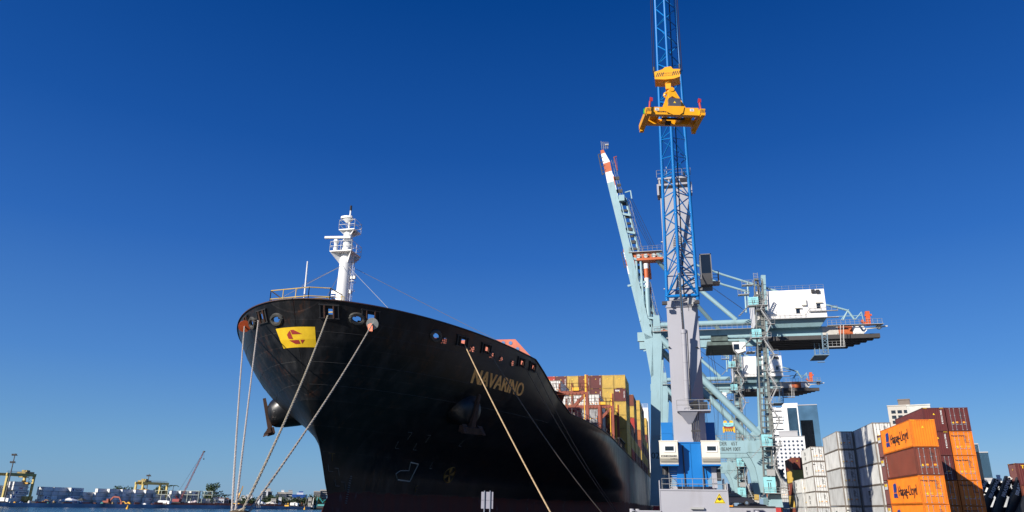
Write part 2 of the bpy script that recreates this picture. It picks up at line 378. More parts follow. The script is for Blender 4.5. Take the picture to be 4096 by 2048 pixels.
# inner skin of the bulwark, capping rail and decks
inn = MB()
for sd in (1, -1):
    for i in range(len(ts) - 1):
        if ts[i] > 40: break
        for j in range(3):
            def ip(t, k): z = 17.0 + (topz(t) - 17.0) * k / 3 if topz(t) > 17 else topz(t); p = hull(t, z, sd); p.x -= sd * .0; p.y += .0; return p + Vector((-sd * .22, .12, 0))
            a, b_, c, d = ip(ts[i], j), ip(ts[i + 1], j), ip(ts[i + 1], j + 1), ip(ts[i], j + 1)
            mid = (a + c) / 2
            if any(s2 == sd and (mid - P).length < hw + .2 for (t_, z_, s2, hw, hh, kd, P) in OP): continue
            inn.quad(a, b_, c, d)
inn.build('bulwark_lining', mat('salmon bulwark paint', (.45, .17, .11), .7, var=.15), ship)
cap = MB()
for sd in (1, -1):
    for i in range(0, len(ts) - 1):
        if ts[i] > 300: break
        cap.beam(hull(ts[i], topz(ts[i]) + .03, sd), hull(ts[i + 1], topz(ts[i + 1]) + .03, sd), .26, .1)
cap.build('gunwale', mat('worn dark gunwale', (.05, .02, .018), .6, var=.3), ship)
dk = MB()
def deck_strip(t0, t1, z):
    tt = [t for t in ts if t0 <= t <= t1]
    for a, b_ in zip(tt[:-1], tt[1:]): dk.quad(hull(a, z, -1), hull(b_, z, -1), hull(b_, z, 1), hull(a, z, 1))
deck_strip(.03, 38, 17.0); deck_strip(38, 330, 12.4)
a_, b_ = hull(38, 12.4, -1), hull(38, 12.4, 1); c_, d_ = hull(38, 17.0, 1), hull(38, 17, -1); dk.quad(a_, b_, c_, d_)
dk.build('deck', red_oxide, ship)
# chocks, roller boxes and grilles
for (t_, z_, sd, hw, hh, kd, P) in OP:
    e = hull(t_ + .3, z_, sd) - hull(max(t_ - .3, .001), z_, sd); e.normalize(); u_ = hull(t_, z_ + .3, sd) - hull(t_, z_ - .3, sd); u_.normalize(); nn = (hull(t_, z_, sd, .5) - P).normalized()
    q = MB()
    if kd == 'window':
        for sx, sy, ww, hh2 in ((-1, 0, .16, hh * 2.3), (1, 0, .16, hh * 2.3)):
            c = P + e * sx * (hw + .02); q.beam(c - u_ * hh2 / 2, c + u_ * hh2 / 2, .1, .26, nn)
        for sy in (-1, 1): c = P + u_ * sy * (hh + .03); q.beam(c - e * (hw + .15), c + e * (hw + .12), .1, .3, nn)
        q.build('roller_box', dark_steel, ship)
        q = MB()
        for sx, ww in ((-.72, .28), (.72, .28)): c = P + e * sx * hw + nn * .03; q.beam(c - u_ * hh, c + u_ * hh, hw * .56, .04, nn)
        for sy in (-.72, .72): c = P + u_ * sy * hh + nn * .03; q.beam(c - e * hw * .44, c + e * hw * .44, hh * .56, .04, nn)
        q.build('recess_shade_plate', mat('painted recess shade', (.012, .010, .009), .8, var=.3), ship)  # flat dark plates inside the frame, recess shade painted into their colour
        q = MB()
        for sx in (-.5, .5): c = P + e * sx * hw + nn * .1; q.tube(c - u_ * hh, c + u_ * hh, .1)
        q.build('fairlead_roller', mat('dark rust', (.06, .025, .015), .85, var=.4, scale=2), ship)
    else:
        N = 18; rr = .2 if kd == 'oval' else .06
        if kd == 'oval': hw *= .8; hh *= .8
        else: hw *= .75; hh *= .75
        pts = []
        for k in range(N + 1):
            a = 2 * math.pi * k / N; pts.append(P + e * math.cos(a) * (hw + rr * .8) + u_ * math.sin(a) * (hh + rr * .8) + nn * .04)
        q.path(pts, rr, 6).build('mooring_chock', mat('chock steel', (.07, .07, .065), .45, .2, dirt=.5), ship, smooth=True)
        if kd == 'round':
            q = MB()
            for k in (-.35, .35): q.tube(P + e * k * hw - u_ * hh, P + e * k * hw + u_ * hh, .035, n=4); q.tube(P + u_ * k * hh - e * hw, P + u_ * k * hh + e * hw, .035, n=4)
            q.build('grille', dark_steel, ship)
# emblem (yellow panel with a broken ring of red slabs) and hull marks
gold = mat('faded gold lettering', (.90, .45, .14), .6, var=.25, scale=3)
ye = MB()
EW = [(-2.55, 2.35), (-1.95, 2.15)]
def em(u, v, off=.03):          # u,v in 0..1 on the panel, v=0 at its foot
    z = 16.35 + (18.15 - 16.35) * v; wl_ = -1.8 - .62 * v; wr = 1.72 + .12 * v
    return hull_w(wl_ + (wr - wl_) * u, z, off)
for i in range(32):
    for j in range(5): ye.quad(em(i / 32, j / 5), em((i + 1) / 32, j / 5), em((i + 1) / 32, (j + 1) / 5), em(i / 32, (j + 1) / 5))
ye.build('bow_emblem_panel', mat('yellow emblem paint', (.78, .50, .015), .55, var=.10, scale=1.5, dirt=.15), ship)
rd = MB()
def slab(poly):                 # fan of small quads so that the slab follows the stem
    cx = sum(p[0] for p in poly) / len(poly); cy = sum(p[1] for p in poly) / len(poly); K = 4
    for a, b_ in zip(poly, poly[1:] + poly[:1]):
        for k in range(K):
            f0, f1 = k / K, (k + 1) / K
            g = lambda p, f: em(cx + (p[0] - cx) * f, cy + (p[1] - cy) * f, .05)
            for s_ in range(3):
                a1 = (a[0] + (b_[0] - a[0]) * s_ / 3, a[1] + (b_[1] - a[1]) * s_ / 3); b1 = (a[0] + (b_[0] - a[0]) * (s_ + 1) / 3, a[1] + (b_[1] - a[1]) * (s_ + 1) / 3)
                rd.quad(g(a1, f0 + .001), g(b1, f0 + .001), g(b1, f1), g(a1, f1))
_sc = lambda P: [(.49 + (a - .49) * 1.12, .51 + (b - .51) * 1.22) for a, b in P]
_sl = slab
slab = lambda P: _sl(_sc(P))
slab([(.41, .80), (.49, .80), (.66, .62), (.43, .62)]); slab([(.395, .78), (.30, .62), (.31, .45), (.425, .43)])
slab([(.31, .385), (.56, .385), (.575, .23), (.45, .23)]); slab([(.60, .385), (.70, .39), (.62, .23)])
rd.build('bow_emblem_mark', mat('red emblem paint', (.33, .028, .022), .6, var=.1), ship)
nm = MB(); vs, fs = text_polys('NAVARINO', 1.0, 0., sx=1.0)
tA, zA = hit(1893, 1502); tB, zB = hit(2092, 1560); wid = max(v[0] for v in vs) - min(v[0] for v in vs); x0 = min(v[0] for v in vs)
for bo in (-.04, .0, .04):
    i = len(nm.v)
    for x, y in vs:
        k = (x + bo - x0) / wid; nm.v.append(hull(tA + (tB - tA) * k, zA + (zB - zA) * k - .72 + y * 2.1 + 0 * k, 1, .04 + bo * .2))
    for f in fs: nm.f.append(tuple(i + q for q in f)); nm.mi.append(0)
nm.build('name_lettering', gold, ship)
def mark(name, strokes, px, py, sc, mt, wdt=.07, sd=1):
    t0, z0 = hit(px, py, sd); q = MB()
    if t0 < .3 or z0 > 12: return
    for s_ in strokes:
        for a, b_ in zip(s_[:-1], s_[1:]):
            q.beam(hull(t0 + a[0] * sc, z0 + a[1] * sc, sd, .03), hull(t0 + b_[0] * sc, z0 + b_[1] * sc, sd, .03), wdt, .02, (0, -1, .2))
    return q.build(name, mt, ship)
offw = mat('faded white mark', (.16, .16, .15), .7, var=.2)
mark('bulbous_bow_mark', [[(-1.6, -.9), (1, -1), (2.0, 1), (.3, 1.1), (.6, .2), (-1.2, .1), (-1.9, -.3), (-1.6, -.9)]], 1622, 1888, 1.0, mat('worn white mark', (.30, .30, .28), .7, var=.2), .13)
dgold = mat('dull gold mark', (.22, .13, .03), .7, var=.2)
tc0, zc0 = hit(1796, 1900); q = MB(); N = 20
cir = [(math.cos(2 * math.pi * k / N) * 1.25, math.sin(2 * math.pi * k / N) * .95) for k in range(N + 1)]
for a, b_ in zip(cir[:-1], cir[1:]): q.beam(hull(tc0 + a[0], zc0 + a[1], 1, .03), hull(tc0 + b_[0], zc0 + b_[1], 1, .03), .1, .02, (0, -1, .2))
for k0 in (0, 5, 10, 15):
    for k in range(k0, k0 + 2): a, b_ = cir[k], cir[k + 1]; q.quad(hull(tc0, zc0, 1, .03), hull(tc0 + a[0], zc0 + a[1], 1, .03), hull(tc0 + b_[0], zc0 + b_[1], 1, .03))
q.build('thruster_mark', dgold, ship)
for px, py, st_ in ((1321, 1872, 'L'), (1346, 1886, 'J'), (1347, 1931, 'L'), (1372, 1941, 'J'), (1328, 1826, 'T'), (1706, 1753, 'J'), (1664, 1787, 'L'), (1592, 1780, 'L'), (1632, 1742, 'J'), (1666, 1957, 'F'), (1850, 1773, 'L'), (1728, 1863, 'L')):
    S = {'L': [[(-.35, .45), (-.35, -.4), (.4, -.4)]], 'J': [[(-.35, .4), (.35, .4), (.35, -.5)]], 'T': [[(-.5, .4), (.5, .4)], [(0, .4), (0, -.5)]], 'F': [[(-.4, -.4), (-.4, .2), (.1, .5), (.5, .5)], [(-.3, 0), (.2, 0)]]}[st_]
    mark('tank_mark', S, px, py, .8, dgold if st_ in 'TF' else offw, .045)
q = MB()
for k in range(13):
    px = 1403 - k * 1.7; py = 1905 + k * 9; t0, z0 = hit(px, py); q.beam(hull(t0 - .16, z0, 1, .03), hull(t0 + .16, z0, 1, .03), .1, .02, (0, -1, .2))
q.build('draught_marks', offw, ship)
for yy, dd in ((17.75, .03), (15.1, .03), (13.1, .03)):      # weld seams run along the flare
    q = MB(); tt = [t for t in ts if .03 < t < (24 if yy > 14 else 36)]
    for sd in (1, -1):
      q = MB()
      for a, b_ in zip(tt[:-1], tt[1:]): q.beam(hull(a, yy, sd, .0), hull(b_, yy, sd, .0), .03, .03)
      q.build('plate_seam', mat('scuffed plate edge', (.022, .021, .02), .6, var=.5, scale=.6), ship)
# anchors on their blisters
for sd in (1, -1):
    tc_, zc_ = 16.4, 12.8
    c = hull(tc_, zc_, sd); nn = Vector((sd * .80, -.5, -.33)).normalized(); ax = Vector((0, 0, 1)); ax = (ax - nn * ax.dot(nn)).normalized(); bx = ax.cross(nn)
    q = MB(); rings = []
    for k, (d, r_) in enumerate(((-6.5, 3.4), (-3.5, 3.0), (-1.2, 2.4), (.4, 1.9), (1.3, 1.5), (1.75, 1.1), (1.9, .4))):
        rings.append([c + nn * d + ax * (math.cos(2 * math.pi * j / 24) * r_ * 1.05 - .15 * d) + bx * math.sin(2 * math.pi * j / 24) * r_ * .95 for j in range(24)])
    q.loft(rings).build('anchor_bolster', hm, ship, smooth=True)
    q = MB(); a0 = c + nn * 2.0 + ax * -1.9; q.beam(a0, a0 + ax * 3.9 - nn * .15, .7, .55, nn, .35, .35)
    q.beam(a0 - bx * 1.5 - ax * .2, a0 + bx * 1.5 - ax * .2, .7, .8, nn)
    for s2 in (-1, 1):
        f0 = a0 + bx * s2 * 1.15 - ax * .1; f1 = f0 + nn * .9 + bx * s2 * .35 + ax * .2 * 0 - ax * .35
        q.loft([[f0 + bx * .45 - ax * .3, f0 - bx * .45 - ax * .3, f0 - bx * .4 + ax * .5, f0 + bx * .4 + ax * .5], [f1 + bx * .1, f1 - bx * .1, f1 - bx * .1 + ax * .1, f1 + bx * .1 + ax * .1]])
    q.build('anchor', mat('dark anchor rust', (.05, .024, .016), .85, var=.4, scale=2), ship)
# breakwater, foremast, bow rail
q = MB(); bw = []
P0, P1, P2 = onY(1935, 1358, 104), onY(2061, 1357, 104), onY(2135, 1440, 104)
pl = [(P0.x - 4, P0.z), (P1.x, P1.z), (P2.x + .6, P2.z - .6), (P2.x + .6, 17), (P0.x - 4, 17)]
q.prism([(x, 104, z) for x, z in pl], (0, .12, 0)); q.prism([(P0.x - 4, 104, 17), (P0.x - 4, 104, P0.z), (2 * XC - P0.x + 4, 98, P0.z), (2 * XC - P0.x + 4, 98, 17)], (0, .15, 0))
for k in range(7): x = P2.x - 1 - k * 1.8; q.beam((x, 104.15, 17), (x, 105, 17), .12, .3)
q.build('breakwater', mat('sunlit salmon paint', (.52, .15, .09), .7, var=.12, dirt=.4, streak=True), ship)
for px, py in ((2013, 1372), (2042, 1372), (2070, 1396), (1985, 1371), (1960, 1380)):
    q = MB(); c = onY(px, py, 103.97); q.tube(c - Vector((0, .03, 0)), c, .28, n=14); q.build('lightening_hole', mat('blue painted opening', (.06, .16, .36), .6), ship)
def mz(py): return onX(1375, py, XC).z
def my(py): return 71.3
q = MB(); my_ = 71.6
za, zb, zc = 17.0, mz(1006), mz(908)
q.loft([[(XC + math.cos(2 * math.pi * k / 16) * r_, my_ + math.sin(2 * math.pi * k / 16) * r_, z) for k in range(16)] for z, r_ in ((za, .88), (zb - 1.0, .68), (zb, .64), (zc, .5))])
q.build('foremast', white, ship, smooth=True)
mst = [c for c in ship.children if c.name == 'foremast'][0]
def mp_(name): return MB()
def plat(z, x0, x1, y0, y1, dep):
    q = MB(); q.box((XC + x0, my_ + y0, z - .1), (XC + x1, my_ + y1, z))
    for cx, cy in ((x0, y0), (x1, y0), (x1, y1), (x0, y1)): q.prism([(XC + cx, my_ + cy, z - .1), (XC, my_, z - .1), (XC, my_, z - dep), (XC + cx * .35, my_ + cy * .35, z - dep * .9)], (.05, .05, 0))
    q.build('mast_platform', white, mst)
    q = MB(); q.rail([(XC + x0, my_ + y0, z), (XC + x1, my_ + y0, z), (XC + x1, my_ + y1, z), (XC + x0, my_ + y1, z), (XC + x0, my_ + y0, z)], 1.1, .035, 1.2); q.build('platform_rail', white, mst)
plat(zb, -1.45, 1.15, -1.3, 1.3, 1.5); plat(zc, -.85, 1.05, -.8, 1.0, .7)
q = MB(); c = Vector((XC - .9, my_ - 1.0, zb)); q.tube(c, c + Vector((0, 0, .9)), .28, .2); q.ball(c + Vector((0, 0, 1.15)), .34); q.beam(c + Vector((-1.35, -.2, 1.65)), c + Vector((1.6, .2, 1.65)), .3, .24); q.build('radar_scanner', white, mst)
zt_ = mz(796)
q = MB(); q.tube((XC, my_, zc), (XC, my_, zt_ - .5), .14, .09); q.build('topmast', white, mst)
q = MB(); q.tube((XC, my_, zt_ - .6), (XC, my_, zt_), .13, n=8); q.build('masthead_lamp', black_mat, mst)
q = MB(); zr = mz(848)
q.loft([[(XC - .35 + math.cos(a) * .75, my_ - .1 + math.sin(a) * .35, zr + dz) for a in [2 * math.pi * k / 14 for k in range(14)]] for dz in (-.12, .12)]); q.loft([[(XC - .2 + math.cos(a) * .7 * r_, my_ + math.sin(a) * .4 * r_, zr - .2 - dz) for a in [2 * math.pi * k / 14 for k in range(14)]] for dz, r_ in ((0, 1), (.45, .3))]); q.build('radar_dome', white, mst)
q = MB(); x_ = XC + 1.0
for s_ in (-.2, .2): q.tube((x_, my_ + s_, 17.3), (x_, my_ + s_, zb), .035, n=4)
z_ = 17.4
while z_ < zb: q.tube((x_, my_ - .2, z_), (x_, my_ + .2, z_), .02, n=4, cap=False); z_ += .35
for z_ in (mz(1165), mz(1130), mz(1100)): q.path([(x_ + .35 * math.cos(a), my_ + .45 * math.sin(a), z_) for a in [R(30 * k) for k in range(-4, 5)]], .025, 4)
q.build('mast_ladder', white, mst)
for px, py, sx in ((1337, 1170, -1), (1395, 1168, 1), (1413, 1110, 1), (1420, 930, 1), (1425, 1035, 1)):
    p = onY(px, py, my_); q = MB(); q.box((p.x - .28, p.y - .15, p.z - .18), (p.x + .28, p.y + .15, p.z + .18)); q.box((p.x - .35, p.y - .05, p.z - .42), (p.x + .1, p.y + .05, p.z - .34)); q.tube((p.x, p.y, p.z - .4), (XC + sx * .6, my_, p.z - .45), .04)
    q.build('mast_floodlight', grey_steel, mst)
q = MB(); z0 = topz(0) - .4
ra = [(XC - 3.6, 65, z0), (XC - 3.2, 62.4, z0), (XC + 1.2, 61.9, z0), (XC + 3.1, 62.6, z0), (XC + 3.2, 65, z0)]
q.rail(ra, 1.75, .05, 1.35, 1, 6); q.rail([(XC - 3.4, 65.5, z0), (XC + 3.2, 65.5, z0)], 1.7, .04, 1.5, 1); q.beam(ra[0], ra[-1], .1, .1); q.build('bow_lookout_rail', mat('faded yellow rail paint', (.55, .38, .08), .6, var=.25, dirt=.5), ship)
q = MB(); pj = onX(1174, 1180, XC); pk = onX(1187, 1022, XC); q.tube((XC + .2, 63.0, 20.0), (XC + .2, 62.8, pk.z), .1, .07); q.build('jackstaff', white, ship)
q = MB(); tb = Vector((XC, my_, zb - 1.2))
for e_ in ((XC, 62.6, 22.4), hull(5, 20.3, -1), hull(4.6, 20.2, 1), hull(20, 19.8, 1), hull(30, 18, -1)): q.tube(tb, e_, .025, n=4)
q.build('mast_stay', grey_steel, ship)
# lashing portals in red oxide, guard rail stanchions along the deck edge
def px_(px, py, Y): p = onY(px, py, Y); return p
for (Y, xl, xr, ytop, yb, yfoot) in ((122, 2190, 2348, 1500, 1571, 1690), (142, 2348, 2450, 1575, 1626, 1715), (160, 2450, 2472, 1620, 1665, 1740)):
    q = MB(); a = px_(xl, yb + 4, Y); c = px_(xr, yb, Y); T = px_(xr, ytop, Y); zb_ = c.z
    xl_ = 2 * XC - c.x
    q.beam((xl_, Y, zb_), (c.x, Y, zb_), .5, .62); zf = topz(Y - 66) - .3; q.beam((c.x, Y, zf), (c.x, Y, T.z), .5, .55, (0, 1, 0)); q.beam((xl_, Y, 12.5), (xl_, Y, T.z), .5, .55, (0, 1, 0))
    q.beam((c.x - .3, Y, zb_ - .3), (c.x - 2.6, Y, zb_ - 2.6), .4, .5); q.beam((c.x, Y, zb_), (c.x - 3.2, Y + 1.3, zb_), .2, .2)
    for k in range(9):
        x = c.x - 2.1 * (k + 1.2)
        if x < xl_: break
        q.beam((x, Y, 12.5), (x, Y, zb_ + 1.6), .26, .3, (0, 1, 0))
    q.build('lashing_portal', red_oxide, ship)
    q = MB(); q.rail([(xl_, Y - .5, zb_ + .35), (c.x, Y - .5, zb_ + .35)], 1.2, .035, 1.1, 1); 
    for k in range(26):
        x = c.x - .5 - k * .62; 
        if x < xl_: break
        q.tube((x, Y - .4, zb_ + .3), (x + random.uniform(-.8, .8), Y - .45, zb_ + random.uniform(.9, 2.3)), .035, n=4)
        q.tube((x, Y - .35, zb_), (x + random.uniform(-.3, .3), Y - .3, zb_ - random.uniform(1, 2.4)), .025, n=4)
    q.build('lashing_rods', rust, ship)
    q = MB(); q.box((c.x - .32, Y - .33, zb_ + .1), (c.x - .05, Y - .27, T.z + .02)); q.box((c.x - .5, Y - .36, 13.4), (c.x - .36, Y - .3, zb_ - .3))
    q.box((c.x - 2.4, Y - .5, zb_ + .32), (c.x - 1.3, Y - .2, zb_ + .85)); q.box((c.x - 1.2, Y - .5, 13.2), (c.x - .4, Y - .2, 13.8)); q.build('cell_guide_lamp', yellow_paint, ship)
q = MB(); p = onY(2400, 1630, 132); q.tube((p.x, 132, 12.4), (p.x, 132, p.z), .42, n=10); q.ball((p.x, 132, p.z), .42); q.build('vent_post', red_oxide, ship, smooth=True)
q = MB(); p = onY(2275, 1633, 116); c = onY(2322, 1640, 116); q.box((p.x, 115, p.z - .4), (c.x, 118, p.z)); q.prism([(c.x - .9, 115, p.z - .4), (c.x, 115, p.z - .3), (c.x + .7, 115, 13.9), (c.x - .5, 115, 13.9)], (0, 1.2, 0)); q.box((p.x + .2, 115.3, 12.5), (p.x + .6, 116.5, p.z - .4)); q.build('deck_housing', mat('salmon deck paint', (.42, .12, .08), .7, var=.15), ship)
q = MB(); pts = []
for t in [42 + 2.2 * k for k in range(60)]: p = hull(t, topz(t), 1); pts.append(p - Vector((.35, 0, 0)))
q.rail(pts, 1.15, .04, 2.3, 1, 4); q.build('deck_rail', mat('stanchion grey', (.16, .15, .15), .6), ship)
q = MB(); Y = 150
while Y < 330: q.beam((-11.5, Y, 12.5), (-11.5, Y, 15.4), .18, .3, (0, 1, 0)); Y += 3.2
q.box((-11.9, 150, 15.3), (-11.2, 330, 15.5)); q.build('cargo_stanchion', dark_steel, ship)
q = MB(); q.box((XC - 20, 325, 12.5), (XC + 23.4, 338, 44)); q.build('bridge_house', white, ship)
q = MB(); q.rail([(XC - 20, 325, 44), (XC + 23.4, 325, 44)], 1.6, .06, 2, 2); q.build('bridge_rail', white, ship)
q = MB(); q.box((XC - 18, 324.9, 40.5), (XC + 21, 324.98, 42.3)); q.build('bridge_window', glass_dark, ship)
# ---------------------------------------------------------------- shipping containers
CL, CW, CH = 12.6, 2.56, 2.9
CP = {}
def cpaint(nm_, c, dirt=.4):
    k = 'container paint ' + nm_
    if k not in CP: CP[k] = mat(k, c, .5, var=.14, scale=.6, dirt=dirt, dirtcol=(.13, .08, .05), streak=True)
    return CP[k]
COLS = {'orange': (.80, .20, .008), 'maroon': (.115, .022, .020), 'brown': (.17, .040, .022), 'mustard': (.52, .35, .07), 'white': (.66, .66, .63), 'grey white': (.50, .51, .50), 'grey': (.30, .31, .32),
        'red': (.38, .03, .02), 'green': (.03, .16, .06), 'dark blue': (.02, .04, .10), 'beige': (.50, .44, .33), 'rust orange': (.36, .11, .03), 'black': (.03, .03, .032)}
FR = {k: mat('container frame ' + k, tuple(x * .8 for x in v), .55, var=.15, scale=1.2, dirt=.6, dirtcol=(.10, .05, .03)) for k, v in COLS.items()}
frame_grey = mat('container frame weathered', (.20, .17, .14), .6, var=.3, scale=1.5)
gasket = mat('door gasket', (.02, .02, .02), .8); rod_m = mat('lock rod steel', (.42, .42, .42), .4, .5)
lab_y = mat('yellow warning sticker', (.85, .55, .02), .5, var=.02); lab_w = mat('white sticker', (.7, .7, .7), .5, var=.02); lab_o = mat('orange sticker', (.85, .32, .02), .5, var=.02)
ink = mat('black lettering', (.02, .02, .022), .6, var=.05); blue_ink = mat('blue logo paint', (.02, .05, .28), .5, var=.05); wh_ink = mat('white lettering', (.72, .72, .70), .5, var=.05); rd_ink = mat('magenta lettering', (.45, .02, .12), .5, var=.05)
MESHC = {}
def cmesh(kind):       # kind: 'wall' corrugated shell, 'reefer' flat shell, 'frame', 'door', 'rods' ...; front at y=0, doors or end wall facing -Y
    if kind in MESHC: return MESHC[kind]
    q = MB(); hw = CW / 2
    if kind in ('dry', 'reefer'):
        dep = .045 if kind == 'dry' else .012; n_ = 44 if kind == 'dry' else 60
        for sx in (-1, 1):
            pr_ = []
            L0, L1 = .12, CL - .12; st_ = (L1 - L0) / n_
            for i in range(n_):
                y = L0 + i * st_; pr_ += [(y, 0), (y + st_ * .33, 0), (y + st_ * .5, dep), (y + st_ * .83, dep)]
            pr_.append((L1, 0))
            for (y0, d0), (y1, d1) in zip(pr_[:-1], pr_[1:]):
                q.quad((sx * (hw - .02 - d0), y0, .12), (sx * (hw - .02 - d1), y1, .12), (sx * (hw - .02 - d1), y1, CH - .1), (sx * (hw - .02 - d0), y0, CH - .1))
        q.quad((-hw + .03, .1, CH - .03), (hw - .03, .1, CH - .03), (hw - .03, CL - .1, CH - .03), (-hw + .03, CL - .1, CH - .03))
        q.quad((-hw + .03, .1, .1), (hw - .03, .1, .1), (hw - .03, CL - .1, .1), (-hw + .03, CL - .1, .1))
        q.quad((-hw + .03, CL - .08, .1), (hw - .03, CL - .08, .1), (hw - .03, CL - .08, CH - .05), (-hw + .03, CL - .08, CH - .05))
    elif kind == 'frame':
        for x in (-hw + .07, hw - .07):
            for y in (.08, CL - .08): q.box((x - .07, y - .08, 0), (x + .07, y + .08, CH))
            q.box((x - .05, .16, 0), (x + .06 * (1 if x > 0 else .8), CL - .16, .15)); q.box((x - .04, .16, CH - .09), (x + .05, CL - .16, CH - .005))
        for y in (.06, CL - .1): q.box((-hw + .14, y - .05, .01), (hw - .14, y + .06, .14)); q.box((-hw + .14, y - .05, CH - .13), (hw - .14, y + .06, CH - .01))
        for x in (-hw + .09, hw - .09):
            for y in (.09, CL - .09):
                for z in (0, CH - .12): q.box((x - .1, y - .1, z - .003), (x + .1, y + .1, z + .125))
    elif kind == 'endwall':
        n_ = 9; L0 = -hw + .14; st_ = (2 * hw - .28) / n_; pr_ = []
        for i in range(n_): x = L0 + i * st_; pr_ += [(x, 0), (x + st_ * .38, 0), (x + st_ * .5, .05), (x + st_ * .88, .05)]
        pr_.append((L0 + n_ * st_, 0))
        for (a, d0), (b_, d1) in zip(pr_[:-1], pr_[1:]): q.quad((a, .03 + d0, .14), (b_, .03 + d1, .14), (b_, .03 + d1, CH - .13), (a, .03 + d0, CH - .13))
    elif kind == 'door':       # one leaf, local x 0..w
        w_ = hw - .16
        q.box((0.01, .05, .15), (w_, .10, CH - .14))
        for k in range(5): z = .3 + k * .51; q.box((.12, .035, z), (w_ - .12, .05, z + .36))
    elif kind == 'flatdoor': q.box((0.01, .05, .15), (hw - .16, .10, CH - .14))
    elif kind == 'rods':
        w_ = hw - .16
        for x in (w_ * .3, w_ * .72):
            q.tube((x, 0, .1), (x, 0, CH - .1), .024, n=6)
            for z in (.14, 1.0, 1.9, CH - .14): q.box((x - .06, -.02, z - .04), (x + .06, .05, z + .04))
            q.box((x - .26, -.035, .78), (x + .04, -.012, .84))
    elif kind == 'gasket': q.box((-hw + .14, .11, .14), (hw - .14, .14, CH - .13))
    elif kind == 'triangle': q.prism([(-.75, .028, .95), (-.5, .028, .95), (-.625, .028, 1.18)], (0, .01, 0))
    elif kind == 'square': q.box((-.3, .028, .98), (-.05, .038, 1.16))
    elif kind == 'datatext':
        for k in range(7): q.box((.22, .03, 2.35 - k * .14), (.42 + .5 * random.random(), .036, 2.41 - k * .14))
    elif kind == 'yellowtabs':
        q.m(0)
        for k in range(5): x = hw - .2 - k * .09; q.quad((x, -.012, CH - .105), (x + .05, -.012, CH - .105), (x + .09, -.012, CH - .03), (x + .04, -.012, CH - .03))
    ms = {'triangle': [lab_y], 'square': [lab_o], 'datatext': [ink], 'yellowtabs': [lab_y]}.get(kind, [FR['grey']])
    tmp = q.build(kind, ms); me = tmp.data; bpy.data.objects.remove(tmp)
    MESHC[kind] = me; return me
def cpart(name, kind, m_, root, loc=(0, 0, 0), sx=1):
    me = cmesh(kind); o = bpy.data.objects.new(name, me); COL.objects.link(o); o.parent = root; o.location = loc; o.scale = (sx, 1, 1)
    if m_:
        o.material_slots[0].link = 'OBJECT'; o.material_slots[0].material = m_
    return o
def container(color, x, y, z, label, group=None, end='wall', shell='dry', logo=None, rot=0., frame=None, detail=2, side=-1, sc=1.0):
    """x = centre line, y = face towards the camera, z = underside"""
    r = thing('shipping_container', label, 'container', (x, y, z), group); r.rotation_euler[2] = rot; r.scale = (1, sc, 1)
    m_ = cpaint(color, COLS[color]); fm = frame or FR[color]
    cpart('body', shell, m_, r); cpart('frame', 'frame', fm, r)
    if end == 'wall':
        cpart('end_wall', 'endwall', m_, r)
        if detail > 1: cpart('corner_marking', 'yellowtabs', None, r); cpart('corner_marking', 'yellowtabs', None, r, sx=-1); cpart('warning_sticker', 'triangle', None, r, (.6, -.02, 1.05))
    else:
        cpart('gasket', 'gasket', gasket, r)
        for sx in (-1, 1):
            d = cpart('door', 'door' if shell == 'dry' else 'flatdoor', m_, r, sx=sx)
            rd_ = bpy.data.objects.new('lock_rod', cmesh('rods')); COL.objects.link(rd_); rd_.parent = d
            rd_.material_slots[0].link = 'OBJECT'; rd_.material_slots[0].material = rod_m if color not in ('white', 'grey white') else frame_grey
        if detail > 1: cpart('warning_sticker', 'triangle', None, r); cpart('orange_sticker', 'square', None, r); cpart('orange_sticker', 'square', None, r, (.78, 0, 0)); cpart('data_text', 'datatext', None, r)
    if logo: logo(r, side)
    return r
def side_text(txt, size, y, z, m_, sx=1., bold=.02, name='lettering', vertical=False):
    def f(r, side):
        q = MB(); X = side * (CW / 2 + .004)
        ux = Vector((0, -side, 0)) * -1 if side > 0 else Vector((0, -1, 0)); 
        ux = Vector((0, 1, 0)) if side > 0 else Vector((0, -1, 0)); uy = Vector((0, 0, 1))
        if vertical:
            for k, ch in enumerate(txt): text_on(q, ch, size, (X, y, z - k * size * .82), ux, uy, sx=sx, bold=bold)
        else: text_on(q, txt, size, (X, y, z), ux, uy, sx=sx, bold=bold)
        o = q.build(name, m_); o.parent = r; return o
    return f
def hapag(r, side):
    side_text('Hapag-Lloyd', 1.55, 4.9, .95, ink, sx=.95, bold=.04)(r, side)
    q = MB(); X = side * (CW / 2 + .006)      # the company emblem: a leaning blue block with a notch
    for poly in ([(10.6, 1.35), (9.35, 1.35), (9.1, 2.25), (9.5, 2.4), (10.4, 2.25)], [(10.75, .75), (9.9, .75), (9.7, 1.25), (10.62, 1.25)], [(9.75, .75), (9.0, .75), (9.3, 1.25), (9.62, 1.25)]):
        q.quad(*[(X, a, b_) for a, b_ in poly])
    q.build('emblem', blue_ink).parent = r
def combo(*fs):
    def f(r, side):
        for g_ in fs: g_(r, side)
    return f
def end_text(txt, size, x, z, m_, vert=False, bold=.01):
    def f(r, side):
        q = MB()
        if vert: text_on(q, txt, size, (x, .02, z), (0, 0, -1), (1, 0, 0), bold=bold)
        else: text_on(q, txt, size, (x, .02, z), (1, 0, 0), (0, 0, 1), bold=bold)
        q.build('end_lettering', m_).parent = r
    return f
ORD = ['first', 'second', 'third', 'fourth', 'fifth', 'sixth', 'seventh', 'eighth']
def tier_word(k, n):       # k from the bottom
    return 'top tier' if k == n - 1 else ORD[n - 1 - k] + ' tier down'
PIT = 2.95
G_Y = 'containers stacked in the yard on the right'
